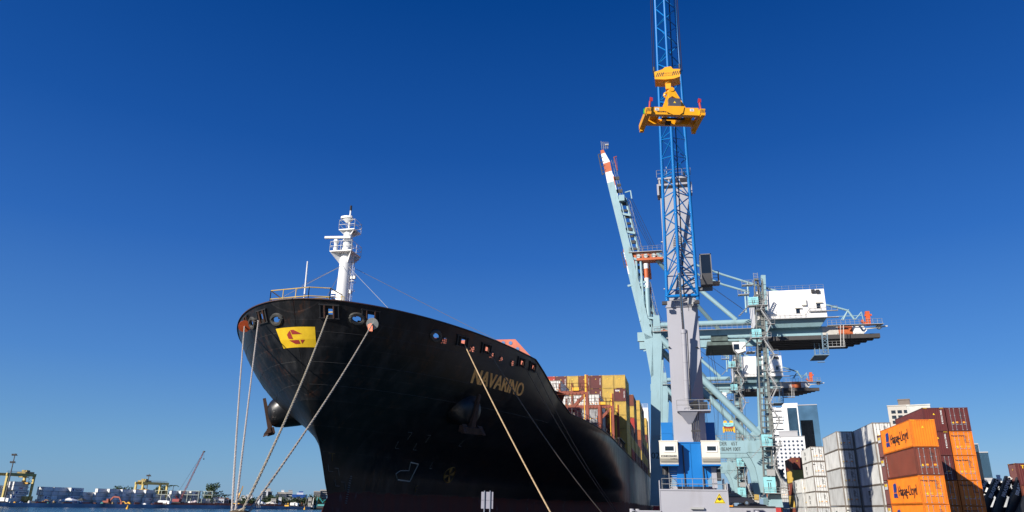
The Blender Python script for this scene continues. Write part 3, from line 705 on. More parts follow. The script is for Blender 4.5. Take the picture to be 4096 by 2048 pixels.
def place(color, col, x0, y0, k, n_, desc, **kw):
    return container(color, x0 + CW / 2, y0, k * PIT, f'{desc}, {tier_word(k, n_)}, {col}', G_Y, **kw)
num = lambda s_, x=.75, z=1.75: end_text(s_, .26, x, z, wh_ink, vert=True)
# --- right-hand yard. The orange stack stands nearest.
B0 = onZ(3634.9, 1676.1, 4 * PIT); XL = B0.x; YF = B0.y
A = 'front orange stack'
place('orange', A, XL, YF, 3, 4, 'bright orange container with blue emblem and ribbed end', logo=hapag)
place('brown', A, XL + .03, YF + .05, 2, 4, 'brown container with white vertical letters', end='door', logo=side_text('CRONOS', .5, 11.7, 2.3, wh_ink, vertical=True))
place('orange', A, XL, YF - .05, 1, 4, 'pale orange container with blue emblem', end='door', logo=combo(hapag, end_text('Hapag-Lloyd', .28, -.45, 2.3, ink)))
place('orange', A, XL + .05, YF, 0, 4, 'orange container with doors on the ground', end='door', logo=hapag)
yb_ = YF + 9.0; x1 = onY(3777, 1628, yb_).x - CW; n5 = 5
for q_ in range(60):
    yb_ = YF + 4 + q_ * .3
    if onY(3777, 1628, yb_).z >= 5 * PIT: break
x1 = onY(3777, 1628, yb_).x - CW - .05
A = 'left column of the tall block'
cx = [('maroon', 'maroon ribbed-end container with white number', 'wall'), ('maroon', 'dark maroon container with orange sticker', 'wall'), ('maroon', 'dark maroon container with shaded doors', 'door'), ('orange', 'shaded orange container', 'door'), ('orange', 'orange container', 'door')]
for i in range(5):
    c_, d_, e_ = cx[i]; place(c_, A, x1, yb_, 4 - i, 5, d_, end=e_, logo=num('TRHU 715126 0') if e_ == 'wall' else None)
A = 'right column of the tall block'
cx = [('maroon', 'maroon container with door end'), ('orange', 'bright orange container with sunlit doors'), ('orange', 'orange container half in shadow'), ('orange', 'orange container wholly in shade'), ('orange', 'orange ground-level container')]
for i in range(5): c_, d_ = cx[i]; place(c_, A, x1 + CW + .14, yb_ + .1, 4 - i, 5, d_, end='door', logo=end_text('Hapag-Lloyd', .3, -.5, 2.3, ink) if c_ == 'orange' else None)
def column(px, py, ntop, spec, A, **kw):
    p = onZ(px, py, ntop * PIT)
    if px == 3234: p.x += .3
    for i, (c_, d_, e_, lg) in enumerate(spec):
        if ntop - 1 - i < 0: break
        place(c_, A, p.x, p.y, ntop - 1 - i, ntop, d_, end=e_, shell='reefer' if 'white' in c_ or c_ == 'beige' else 'dry', logo=lg, frame=frame_grey if 'white' in c_ else None, **kw)
    return p
msc = combo(side_text('m', 1.5, 7.6, 1.55, ink, bold=.05), side_text('sc', 1.2, 7.6, .65, ink, bold=.05))
mce = end_text('m', .5, -.9, 2.2, ink, bold=.03)
lowg = ('grey white', 'grey reefer container', 'door', None)
column(3487.1, 1688.6, 5, [('white', 'white reefer container with sunlit doors', 'door', None), ('grey white', 'grey thin-ribbed reefer container', 'door', None), ('white', 'white reefer container with blue letters', 'door', side_text('MAERSK', .6, 11.8, 2.4, blue_ink, vertical=True)), ('grey white', 'grey reefer container with two-line black letters', 'door', msc), lowg], 'white column left of orange')
column(3342.9, 1724.3, 5, [('grey white', 'grey reefer container with shaded doors', 'door', None), ('white', 'white reefer container with pale doors', 'door', None), ('grey white', 'grey reefer container with orange stickers', 'door', None), ('grey white', 'pale reefer container with blue sticker', 'door', None), ('white', 'white reefer container with black letters', 'door', combo(msc, mce))], 'middle half-shaded column')
column(3234, 1785, 5, [('white', 'white reefer container lettered black', 'door', combo(msc, mce)), ('white', 'rust-edged white reefer container', 'door', combo(msc, mce)), ('white', 'white reefer container with orange sticker', 'door', None), ('white', 'white reefer container with two stickers', 'door', msc), lowg], 'left white column beside mustard')
column(3234, 1785, 0, [('white', 'white reefer container with side letters', 'door', msc), ('grey white', 'grey reefer container with side letters', 'door', msc), lowg], 'short column left of the white ones')
column(3165, 1829, 5, [('brown', 'red brown container under dappled shade', 'wall', None), ('mustard', 'mustard yellow container', 'wall', None), ('brown', 'brown container in shade', 'wall', None), ('mustard', 'lower mustard container', 'wall', None), ('brown', 'brown container on the ground', 'wall', None)], 'mixed brown and mustard column')
def boxsign(r, side):
    q = MB(); q.m(0).box((-1.12, .005, 1.95), (-.5, .02, 2.55)); q.m(1).box((-1.1, -.002, 2.25), (-.52, .003, 2.53)); q.m(2); text_on(q, 'BIC', .3, (-.8, -.004, 1.98), (1, 0, 0), (0, 0, 1), bold=.02); q.build('box_sign', [lab_w, lab_y, ink]).parent = r
for k in range(4):
    r = place('maroon', 'column behind the front orange stack', XL + 1.2, YF + 13.3, k, 4, 'short maroon container with small white sign', end='wall', sc=.5)
    q = MB(); X = -CW / 2 - .03; q.m(0).box((X - .02, 8.9, 1.9), (X, 11.6, 2.6)); q.m(1).box((X - .03, 9.1, 2.25), (X - .022, 11.4, 2.58)); q.build('box_sign', [lab_w, lab_y]).parent = r
p = onZ(3487.1, 1688.6, 5 * PIT)
for k in range(5): place('white', 'row behind the sunlit white column', p.x + .02, p.y + 12.9, k, 5, 'white container in the rear', end='door', shell='reefer')
p = onZ(3234, 1785, 5 * PIT)
for k, (c_, d_) in enumerate((('grey white', 'grey reefer container'), ('grey white', 'grey reefer container with side letters'), ('white', 'white reefer container with side letters'))): place(c_, 'short column left of the white ones', p.x - .35, p.y + 12.9, k, 3, d_, end='door', shell='reefer', logo=msc if k else None)
p = onZ(4060, 1851, 3 * PIT); x_ = p.x
for i, (c_, d_, tx) in enumerate((('maroon', 'maroon container with yellow word', 'TEX'), ('brown', 'red brown container under the maroon one', None), ('green', 'green container', None))):
    r = container(c_, x_, p.y, (2 - i) * PIT, f'{d_}, {tier_word(2 - i, 3)}, stack at the right edge', G_Y, end='wall', shell='dry')
    r.rotation_euler[2] = R(-90); r.location = (x_, p.y + CW / 2, (2 - i) * PIT)
    if tx: q = MB(); text_on(q, tx, .62, (CW / 2 + .01, 1.2, 2.2), (0, 1, 0), (0, 0, 1), bold=.02); q.build('lettering', lab_y).parent = r
bk = G(4000, 190)
for i in range(5):
    for k in range(3):
        c_ = ['white', 'grey white', 'beige'][(i + 2 * k) % 3]
        r = container(c_, 0, 0, k * PIT, f'weathered {c_} container behind the black boom arms, {ORD[i]} from left, {tier_word(k, 3)}', G_Y, end='door', shell='reefer', detail=1)
        r.location = (bk.x - 30 + 13.2 * i, bk.y + 1.4, k * PIT); r.rotation_euler[2] = R(-90)
        if (i + k) % 2 == 0: q = MB(); text_on(q, 'MAERSK', 1.2, (CW / 2 + .03, 6, .9), (0, 1, 0), (0, 0, 1), bold=.03); q.build('lettering', ink).parent = r
for ci, (px, yt, d, cols) in enumerate(((2925, 1948, 300, ('white',)), (2984, 1946, 331, ('white',)), (2996, 1946, 331, ('white',)), (3008, 1946, 331, ('white', 'beige')), (3021, 1948, 331, ('beige', 'white')), (3027, 1942, 290, ('mustard', 'white')), (3112, 1900, 262, ('rust orange', 'brown')), (3122, 1893, 258, ('maroon', 'black')), (3133, 1890, 254, ('black', 'grey')), (3112, 1952, 230, ('orange',)), (3147, 1895, 250, ('white', 'grey white')))):
    g_ = G(px, d); n_ = max(1, round(H(px, yt, d) / PIT))
    for k in range(n_):
        c_ = cols[k % len(cols)]; sh_ = 'reefer' if c_ in ('white', 'beige', 'grey white') else 'dry'
        container(c_, g_.x, g_.y, k * PIT, f'distant {c_} container behind the gantry legs, {["first","second","third","fourth","fifth","sixth","seventh","eighth","ninth","tenth","eleventh"][ci]} column, {tier_word(k, n_)}', 'distant containers behind the gantry cranes', end='door', shell=sh_, detail=2 if c_ == 'white' else 1, frame=frame_grey if c_ == 'white' else None)
# --- deck cargo on the ship: bays of columns
X0 = onY(2499.8, 1498.6, 163.3).x
ZD = 30.4 - 6 * PIT
G_S = 'containers stacked on the ship deck'
DIR = ['first column from quay', 'second column from quay', 'third column from quay', 'fourth column from quay', 'fifth column from quay', 'sixth column from quay', 'seventh column from quay', 'eighth column from quay']
BAYN = ['front bay', 'first low bay', 'second tall bay', 'second low bay', 'third tall bay', 'fourth tall bay', 'last low bay', 'rearmost bay']
front = [['mustard', 'maroon', 'mustard', 'mustard', 'mustard', 'mustard'], ['mustard', 'mustard', 'mustard', 'mustard', 'brown', 'brown'], ['maroon', 'maroon', 'grey', 'grey', 'brown', 'grey'], ['brown', 'maroon', 'grey', 'grey', 'brown', 'grey'], ['mustard', 'mustard', 'grey', 'grey', 'grey', 'grey'], ['maroon', 'maroon', 'maroon', 'grey', 'grey', 'grey'], ['red', 'maroon', 'maroon', 'grey', 'grey', 'grey'], ['red', 'maroon', 'maroon', 'grey', 'grey', 'grey']]
mix = ['mustard', 'maroon', 'mustard', 'brown', 'mustard', 'red', 'mustard', 'maroon', 'rust orange']
bays = [(163.3, 6, 8, None, front), (177.7, 3, 2, None, None), (193.3, 6, 2, ['brown', 'mustard', 'red', 'maroon', 'mustard', 'maroon'], None), (207.7, 2, 2, None, None), (225, 7, 2, ['mustard', 'mustard', 'mustard', 'rust orange', 'maroon', 'mustard', 'maroon'], None), (240, 7, 1, ['maroon', 'mustard', 'maroon', 'mustard', 'maroon', 'mustard', 'brown'], None), (255, 4, 1, None, None), (271, 7, 2, ['mustard', 'mustard', 'maroon', 'mustard', 'maroon', 'brown', 'mustard'], None)]
for bi, (Y, n_, cols, c0, tab) in enumerate(bays):
    for c in range(cols):
        for i in range(n_):
            if tab: cc = tab[c][i]
            elif c0 and c == 0: cc = c0[i]
            else: cc = mix[(bi * 3 + i + c * 2) % 9]
            if tab and c > 4 and i > 3: continue
            k = n_ - 1 - i; vis = i < 5
            lg = None
            if tab and cc in ('maroon', 'brown', 'red') and vis: lg = end_text('TEXU 418027', .27, .85, 1.5, wh_ink, vert=True)
            if tab and c == 0 and i == 1: lg = combo(lg, end_text('tex', .75, -.5, 2.2, wh_ink, bold=.03))
            container(cc, X0 - CW / 2 - c * (CW + .07), Y, ZD + k * PIT, f'{cc} ship container, {tier_word(k, n_)}, {DIR[c]}, {BAYN[bi]}', G_S, end='wall', logo=lg, detail=2 if bi < 3 else 1)
# lower white reefers ahead of the front bay
for ci, (px, py, Y) in enumerate(((2397, 1575, 147), (2352, 1578, 147), (2320, 1581, 147.2), (2250, 1520, 148), (2283, 1583, 147.3))):
    p = onY(px, py, Y); n_ = int((p.z - ZD) / PIT) + 1
    xx = onY(2397, 1575, 147).x - ci * (CW + .1)
    for k in range(n_):
        z = p.z - PIT * (k + 1)
        if z < 12.3: break
        container('white' if k == 0 else 'grey', xx - CW / 2, Y, z, f'{"white" if k == 0 else "grey"} ship reefer, {tier_word(n_ - 1 - k, n_)}, {DIR[ci]}, bay behind the red portals', G_S, end='door', shell='reefer', frame=frame_grey, sc=.95)
# ---------------------------------------------------------------- mobile harbour crane
HY = 86.0
def hq(px, py, dy=0): return onY(px, py, HY + dy)
fl, fr_ = hq(2640, 1957), hq(2907, 1957)
hc = thing('harbour_crane', 'grey and blue mobile harbour crane with tall grey tower and blue lattice boom', 'crane', ((fl.x + fr_.x) / 2, HY + 6, 0))
zc_ = fl.z
q = MB(); q.box((fl.x, HY, .75), (fr_.x, HY + 15, zc_)); q.box((fl.x + .35, HY - .12, .35), (fl.x + 2.0, HY, 1.5))
q.box((fl.x - .08, HY - .08, zc_ - .12), (fr_.x + .08, HY + 15.1, zc_ + .03)); q.box((fl.x - .1, HY - .05, .8), (fl.x, HY + .3, zc_ + .95)); q.box((fr_.x, HY - .05, .8), (fr_.x + .12, HY + .3, zc_ + .75))
q.build('chassis', crane_grey, hc)
q = MB(); q.box((fl.x + 2.6, HY - .02, 1.0), (fr_.x - 2.0, HY - .005, 1.62)); q.build('chassis_recess', dark_steel, hc)
q = MB(); q.box((fl.x + 3.2, HY - .35, 2.05), (fl.x + 4.6, HY - .05, 2.25)); q.box((fl.x + 3.8, HY - .3, 1.6), (fl.x + 5.6, HY - .1, 1.66)); q.tube((fl.x + 5.55, HY - .2, 1.1), (fl.x + 5.55, HY - .2, 1.66), .05); q.build('work_lamp', grey_steel, hc)
for sx, a, b_ in ((-1, fl.x - 3.2, fl.x), (1, fr_.x, fr_.x + 3.0)):
    for yy in (0, 11):
        q = MB(); q.box((a, HY + yy - .2, .55), (b_, HY + yy + 1.0, 1.75)); q.box((a - .05, HY + yy - .25, 1.75), (b_, HY + yy + 1.05, 1.84)); xx = a if sx < 0 else b_; q.box((xx - .9, HY + yy - .6, .004), (xx + .9, HY + yy + 1.4, .5)); q.tube((xx, HY + yy + .4, .4), (xx, HY + yy + .4, 2.0), .25); s_ = q.build('outrigger', crane_grey, hc)
        q = MB()
        for k in range(4): xh = (a + .02 if sx < 0 else b_ - .4); q.m(k % 2).prism([(xh, HY + yy - .21, .8 + k * .22), (xh + .38, HY + yy - .21, .95 + k * .22), (xh + .38, HY + yy - .21, 1.17 + k * .22), (xh, HY + yy - .21, 1.02 + k * .22)], (0, .01, 0))
        q.build('hazard_stripe', [yellow_paint, black_mat], s_)
for yy in (2.2, 5.2, 8.2, 11.2):
    for x in (fl.x + .5, fr_.x - .5):
        q = MB(); q.tube((x - .35, HY + yy, .72), (x + .35, HY + yy, .72), .7, n=20); q.build('wheel', black_mat, hc)
q = MB(); tl = hq(2878, 1973); c = Vector((hq(2878, 1995).x, HY - .02, 0)); z0 = hq(2878, 2013).z; z1 = tl.z; hw = (hq(2903, 2013).x - hq(2858, 2013).x) / 2
q.m(0).prism([(c.x - hw, HY - .03, z0), (c.x + hw, HY - .03, z0), (c.x, HY - .03, z1)], (0, .025, 0))
for a, b_ in (((-.84, .07), (.84, .07)), ((.84, .07), (0, .9)), ((0, .9), (-.84, .07))): q.m(1).beam((c.x + a[0] * hw, HY - .036, z0 + (z1 - z0) * a[1]), (c.x + b_[0] * hw, HY - .036, z0 + (z1 - z0) * b_[1]), .01, .05, (0, 1, 0)) if 0 else q.m(1).tube((c.x + a[0] * hw, HY - .035, z0 + (z1 - z0) * a[1]), (c.x + b_[0] * hw, HY - .035, z0 + (z1 - z0) * b_[1]), .022, n=4)
q.m(1).prism([(c.x - .2, HY - .036, z0 + .35), (c.x, HY - .036, z0 + .25), (c.x + .22, HY - .036, z0 + .36), (c.x + .2, HY - .036, z0 + .52), (c.x - .02, HY - .036, z0 + .6), (c.x - .2, HY - .036, z0 + .5)], (0, .005, 0)); q.tube((c.x, HY - .035, z0 + .55), (c.x, HY - .035, z0 + .95), .012, n=4)
q.build('warning_sign', [mat('warning yellow', (.80, .58, .01), .4, var=.02), ink], hc)
q = MB(); zr = zc_; q.rail([(fl.x + .2, HY + .2, zr), (fr_.x - .2, HY + .2, zr), (fr_.x - .2, HY + 4, zr)], 1.15, .03, 1.1, 1); q.rail([(fl.x + .2, HY + .2, zr), (fl.x + .2, HY + 4, zr)], 1.15, .03, 1.1); q.build('chassis_rail', grey_steel, hc)
# slewing superstructure
bl, br = hq(2715, 1770, 1.2), hq(2802, 1770, 1.2)
q = MB(); zt_ = bl.z; q.prism([(bl.x, HY + 1.2, zt_), (br.x, HY + 1.2, zt_), (br.x + .55, HY + 1.2, zc_ + .35), (bl.x - .55, HY + 1.2, zc_ + .35)], (0, 6, 0)); q.box((bl.x - .1, HY + 1.1, zt_ - .05), (br.x + .1, HY + 7.3, zt_ + .05)); q.box((.5 * (bl.x + br.x) - .04, HY + 1.14, zc_ + .4), (.5 * (bl.x + br.x) + .04, HY + 1.2, zt_))
q.build('slewing_frame', navy_crane, hc)
q = MB(); q.tube((1.4, HY + 4.5, zc_), (1.4, HY + 4.5, zc_ + .42), 2.6, n=28); q.build('slewing_ring', crane_grey, hc)
q = MB()
for px in (2731, 2806): a = hq(px, 1800, 1.08); q.tube((a.x, HY + 1.08, zt_ - .3), (a.x + (.05), HY + 1.08, zc_ + .4), .07)
q.build('hydraulic_pipe', dark_steel, hc)
for nm_, xa, xb in (('left', 2636, 2715), ('right', 2804, 2884)):
    a, b_ = hq(xa, 1765, -.6), hq(xb, 1862, -.6); Yh = HY - .6
    q = MB(); z0, z1 = b_.z, a.z
    q.m(0).prism([(a.x, Yh, z1), (a.x, Yh + .05, z0 + .9), (a.x, Yh + .45, z0 + .15), (a.x, Yh + 4.5, z0 + .15), (a.x, Yh + 4.5, z1)], (b_.x - a.x, 0, 0)); q.box((a.x - .05, Yh - .04, z1 - .02), (b_.x + .05, Yh + 4.55, z1 + .08))
    hs = q.build('engine_housing', cream, hc)
    q = MB(); q.prism([(a.x + .02, Yh + .02, z0 + .75), (a.x + .02, Yh + .2, z0 + .42), (b_.x - .02, Yh + .2, z0 + .42), (b_.x - .02, Yh + .02, z0 + .75)], (0, .03, 0)); q.build('louvre', mat('beige louvre', (.40, .38, .32), .6), hs)
    q = MB(); q.box((a.x, Yh + .4, z0 - .02), (b_.x, Yh + 4.5, z0 + .15)); q.build('housing_floor', navy_crane, hs)
    c = hq((xa + xb) / 2 + 2, 1794, -.6); q = MB(); q.box((c.x - .62, Yh - .05, c.z - .37), (c.x + .62, Yh + .0, c.z + .37)); wf = q.build('window_frame', white, hs)
    q = MB(); q.box((c.x - .48, Yh - .06, c.z - .24), (c.x + .48, Yh - .052, c.z + .24)); q.build('window', glass_dark, hs)
    if nm_ == 'left':
        c = hq(2676, 1827, -.6); q = MB(); text_on(q, 'KONECRANES', .27, (c.x, Yh - .012, c.z), (1, 0, 0), (0, 0, 1), bold=.01); text_on(q, 'ecolifting', .2, (c.x + .5, Yh - .012, c.z - .26), (1, 0, 0), (0, 0, 1)); q.build('lettering', ink, hs)
    # supports, steps and side cabin below the housing
    q = MB(); s_ = -1 if nm_ == 'left' else 1; xm = b_.x - .1 if s_ < 0 else a.x + .1
    q.prism([(xm, HY + 1.4, z0), (xm + s_ * 1.8, HY + 1.4, z0), (xm + s_ * .25, HY + 1.4, z0 - 1.6), (xm, HY + 1.4, zc_ + .4)], (0, 2.5, 0)); q.build('housing_bracket', navy_crane, hs)
    if s_ < 0:
        q = MB()
        for k in range(9): q.box((a.x + .9, HY + 1.0 + .04 * k, zc_ + .05 + k * .24), (a.x + 1.75, HY + 1.25, zc_ + .09 + k * .24))
        q.box((a.x + .85, HY + 1.0, zc_), (a.x + .9, HY + 1.3, z0)); q.build('steps', grey_steel, hc)
        q = MB(); q.tube((a.x + .5, HY + 1.3, z0 - .9), (a.x + .5, HY + 1.3, z0 - .1), .35, n=12); q.build('intake_drum', dark_steel, hc)
    else:
        q = MB(); q.box((a.x + .95, HY + 1.0, zc_ + .2), (a.x + 1.5, HY + 1.8, z0 - .1)); q.build('side_cabinet', crane_grey, hc)
        q = MB(); q.box((a.x + 1.55, HY + .9, zc_ + 1.0), (a.x + 1.95, HY + 2.2, z0 - .3)); q.build('operator_door', dark_steel, hc)
for xa, xb in ((2643, 2692), (2816, 2863)):
    a = hq(xa, 1690, 8); b_ = hq(xb, 1762, 8); q = MB(); q.box((a.x, HY + 8, b_.z - .4), (b_.x, HY + 12.5, a.z)); q.box((a.x - .03, HY + 7.97, b_.z + .85), (b_.x + .03, HY + 12.5, b_.z + .9)); q.build('counterweight', navy_crane, hc)
# tower
TY = HY + 3.0
TL, TR, TT = onY(2663, 1180, TY).x, onY(2787, 1180, TY).x, onY(2700, 745, TY).z
zk1, zk0, zb_ = onY(2798, 1430, TY).z, onY(2768, 1590, TY).z, zt_ + .02
def sec(z, ch): return [(TL, TY, z), (TR - ch, TY, z), (TR, TY + ch * 1.2 + .02, z), (TR, TY + 3.6, z), (TL, TY + 3.6, z)]
q = MB(); q.loft([sec(zb_, 1.55), sec(zk0, 1.5), sec(zk1, .04), sec(TT, .03)]); q.build('tower', crane_grey, hc)
tw = [c for c in hc.children if c.name == 'tower'][0]
q = MB(); zz = onY(2700, 1230, TY).z; q.box((TL - .12, TY - .12, zz), (TR + .12, TY + .1, zz + .12)); q.box((TL + .1, TY - .1, zz + .12), (TR - .1, TY - .02, onY(2700, 1196, TY).z)); q.build('tower_collar', crane_grey, tw)
q = MB(); zt2 = onY(2700, 708, TY).z
q.box((TL - .35, TY - .5, TT), (TR + .35, TY + 4.2, TT + .25)); q.box((TL - .35, TY - .5, TT - 1.3), (TL - .1, TY + .6, TT)); q.box((TR + .1, TY - .5, TT - 1.3), (TR + .35, TY + .6, TT)); q.box((TL - .2, TY - .3, TT + 1.0), (TR + .2, TY + 4, TT + 1.25))
for x in (TL, TL + 1.2, TR - 1.2, TR): q.box((x - .1, TY - .2, TT + .2), (x + .1, TY + .1, TT + 1.05))
q.build('tower_head', crane_grey, tw)
q = MB(); q.rail([(TL - .3, TY - .45, TT + 1.25), (TR + .3, TY - .45, TT + 1.25)], 1.0, .03, .9, 1); q.tube((TL + 1.0, TY, TT + 1.2), (TL + 1.0, TY, TT + 2.9), .03); q.build('head_rail', grey_steel, tw)
for x in (TL + .5, TR - .5, (TL + TR) / 2): q = MB(); q.tube((x - .12, TY + .6, TT + 1.6), (x + .12, TY + .6, TT + 1.6), .6, n=18); q.build('sheave', dark_steel, tw)
q = MB(); c = onY(2711, 984, TY); 
for k in range(11):
    z = c.z - 1.25 + k * .25; w_ = .55 * math.sqrt(max(0, 1 - ((z - c.z) / 1.5) ** 2)); q.box((c.x - w_, TY - .03, z), (c.x + w_, TY - .004, z + .13))
q.build('tower_grille', dark_steel, tw)
for px, py in ((2677, 1391), (2788, 1391)): c = onY(px, py, TY); q = MB(); q.prism([(c.x - .15, TY - .02, c.z), (c.x + .15, TY - .02, c.z), (c.x, TY - .02, c.z + .12)], (0, -.3, 0)); q.build('lifting_lug', dark_steel, tw)
q = MB()
for k in range(18):
    z = zk1 + k * (TT - zk1) / 18
    if k % 4 == 0: q.box((TR, TY + .3, z), (TR + .22, TY + .5, z + .12))
    if k % 5 == 2: q.box((TL - .22, TY + .3, z), (TL, TY + .5, z + .12))
q.build('tower_cleats', grey_steel, tw)
# platform at the cylinder foot and cable run
a, b_ = onY(2708, 1640, TY - 1.4), onY(2844, 1640, TY - 1.4)
q = MB(); q.box((a.x, TY - 1.4, a.z - .12), (b_.x, TY + 1, a.z)); pfm = q.build('service_platform', crane_grey, tw)
q = MB(); q.rail([(a.x, TY - 1.35, a.z), (b_.x, TY - 1.35, a.z), (b_.x, TY + .9, a.z)], 1.15, .03, 1.1, 1); q.build('platform_rail', grey_steel, pfm)
q = MB(); q.prism([(a.x + .1, TY - 1.3, a.z - .12), (a.x + 2.4, TY - 1.3, a.z - .12), (a.x + 1.6, TY, a.z - 1.5), (a.x + 1.2, TY, a.z - 1.5)], (0, .06, 0)); q.build('platform_bracket', crane_grey, pfm)
q = MB()
for k in range(9): z = a.z + .1 + k * .12; q.box((a.x + 1.5 + (k % 3) * .2, TY - .7, z), (a.x + 2.4 + (k % 2) * .2, TY - .1, z + .07))
q.box((b_.x - 1.2, TY - .6, a.z + .2), (b_.x - .3, TY, a.z + 1.0)); q.path([(b_.x - 1.3 + .5 * math.cos(t), TY - .5, a.z + .7 + .6 * math.sin(t)) for t in [k * .5 for k in range(10)]], .05); q.build('valve_block', dark_steel, pfm)
q = MB(); xc_ = onY(2785, 1700, TY - .15).x; zlo = onY(2785, 1752, TY).z
for k in range(5): x = xc_ - .5 + k * .2; q.path([(x, TY - .12, a.z), (x, TY - .12, zlo), (x + .25, TY - .3, zlo - .8), (x + .5 + .1 * k, TY - .35, zlo - 1.5), (x + .15, TY - .25, zlo - 2.3)], .045, 5)
q.box((xc_ - .6, TY - .18, zlo + .7), (xc_ + .45, TY - .08, zlo + .9)); q.build('cable_run', dark_steel, tw)
# lattice boom: three chords
BY = HY + .4; F = [onY(2668, 1186, BY + 1.2), onY(2790, 1180, BY + 1.2), onY(2716, 1092, BY - .8)]
T0 = [onY(2621, 0, 79.2), onY(2699, 0, 79.2), onY(2657, 0, 77.75)]
Tp = [f + (t - f) * 1.42 for f, t in zip(F, T0)]
cap_ = sum(Tp, Vector()) / 3
q = MB(); ch = [[], [], []]
NB = 22
for i in range(3): ch[i] = [F[i].lerp(Tp[i], k / NB) for k in range(NB + 1)]
bm_ = MB()
for i in range(3): bm_.tube(F[i], Tp[i], .2, .16, n=10)
bo = bm_.build('boom_chord', blue_crane, hc, smooth=True)
q = MB()
for k in range(NB):
    for i, j in ((0, 2), (1, 2), (0, 1)):
        r_ = .075
        if i == 0 and j == 1:
            if k % 2 == 0: q.tube(ch[0][k], ch[1][k + 1], r_, n=6)
            else: q.tube(ch[1][k], ch[0][k + 1], r_, n=6)
        else:
            m_ = ch[j][k].lerp(ch[j][k + 1], .5); q.tube(ch[i][k], m_, r_, n=6); q.tube(m_, ch[i][k + 1], r_, n=6)
    if k in (1, 9, 17):
        for i, j in ((0, 2), (1, 2), (0, 1)): q.tube(ch[i][k], ch[j][k], .07, n=6)
q.build('boom_lacing', blue_crane, hc, smooth=True)
q = MB(); q.tube(F[0], F[1], .2, n=10); q.tube(F[0] + Vector((0, .3, .9)), F[1] + Vector((0, .3, .9)), .08)
for f in F[:2]: q.tube(f, F[2], .12); q.tube(f + Vector((0, .3, -.5)), f + Vector((0, .1, .3)), .25); q.tube(f, F[2] + Vector((0, 1.4, .3)), .09)
q.build('boom_foot', blue_crane, hc)
q = MB(); q.beam(Tp[0], Tp[1], .5, .6); q.beam(Tp[0], Tp[2] + Vector((0, -.6, .3)), .35); q.beam(Tp[1], Tp[2] + Vector((0, -.6, .3)), .35); q.build('boom_head', blue_crane, hc)
for s_ in (0, 1): q = MB(); c = Tp[s_] + Vector((0, -1.4, .2)); q.tube(c - Vector((.12, 0, 0)), c + Vector((.12, 0, 0)), .7, n=20); q.build('head_sheave', yellow_paint, hc)
# luffing cylinder
ct, cm, cb = F[2] + Vector((0, -.1, 0)), onY(2734, 1322, HY + 1.3), onY(2748, 1605, HY + 2.2)
q = MB(); q.tube(ct, cm, .16, n=14); q.build('piston_rod', chrome, hc, smooth=True)
q = MB(); q.tube(cm, cb, .30, n=16); q.tube(cm - (cb - cm).normalized() * .1, cm + (cb - cm).normalized() * .35, .36, n=16)
for k in (.2, .45, .7, .95): p_ = cm.lerp(cb, k); q.tube(p_, p_ + (cb - cm).normalized() * .08, .33, n=16)
q.build('luffing_cylinder', crane_grey, hc, smooth=True)
q = MB(); q.tube(cm + Vector((.42, 0, 0)), cb + Vector((.42, 0, .2)), .05); q.build('hydraulic_hose', black_mat, hc)
q = MB(); c_ = onY(2720, 1205, HY + 1.6); q.rail([(TL + .1, HY + 1.9, zz + .1), (TR, HY + 1.9, zz + .1)], 1.0, .03, 1.3, 1); q.box((c_.x + .9, HY + 1.7, zz), (c_.x + 1.5, HY + 2.3, zz + .9)); q.path([(c_.x + 1.3, HY + 1.7, zz + .9), (c_.x + 1.1, HY + 1.5, zz - .5), (c_.x + 1.5, HY + 1.6, zz - .2), (c_.x + 1.6, HY + 1.7, zz + .8)], .05); q.build('winch_gallery', grey_steel, tw)
for px, py in ((2658, 1212), (2788, 1208)): c = onY(px, py, HY + 1.5); q = MB(); q.box((c.x - .3, HY + 1.4, c.z - .2), (c.x + .3, HY + 1.8, c.z + .2)); q.build('boom_floodlight', dark_steel, tw)
# tower cab
a, b_ = onY(2797, 1018, HY + 1.0), onY(2852, 1128, HY + 1.0)
q = MB(); CYb = HY + .8; x0, x1_ = a.x, b_.x; z1, z0 = a.z, b_.z + .4
q.box((x0, CYb, z1 - .12), (x1_, CYb + 2.6, z1)); q.box((x0, CYb, z0), (x0 + .12, CYb + .12, z1)); q.box((x1_ - .12, CYb, z0), (x1_, CYb + .12, z1)); q.prism([(x0, CYb, z0 + .7), (x0, CYb + .9, z0 - .45), (x0, CYb + 2.6, z0 - .45), (x0, CYb + 2.6, z0 + .7)], (x1_ - x0, 0, 0)); q.box((x0, CYb + 2.3, z0), (x1_, CYb + 2.6, z1)); q.box((TR - .1, CYb + 1.8, z0 - .9), (x1_, CYb + 2.3, z0 - .45)); cab = q.build('operator_cab', mat('dark grey cab paint', (.14, .14, .15), .4), hc)
q = MB(); q.box((x0 + .12, CYb + .05, z0 + .72), (x1_ - .12, CYb + .09, z1 - .12)); q.box((x0 + .02, CYb + .12, z0 + .72), (x0 + .05, CYb + 2.3, z1 - .12)); q.box((x1_ - .05, CYb + .12, z0 + .72), (x1_ - .02, CYb + 2.3, z1 - .12)); q.build('cab_window', glass_dark, cab)
q = MB(); q.rail([(x1_, CYb + 1.2, z0), (x1_ + .8, CYb + 1.2, z0), (x1_ + .8, CYb + 3, z0)], 1.3, .03, .6, 2); q.rail([(x0, CYb + 1.5, z0 - .2), (x0 - .6, CYb + 1.5, z0 - .2)], 1.2, .03, .5, 1); q.box((x1_, CYb + 1.1, z0 - .1), (x1_ + .9, CYb + 3, z0)); q.build('cab_gallery', grey_steel, cab)
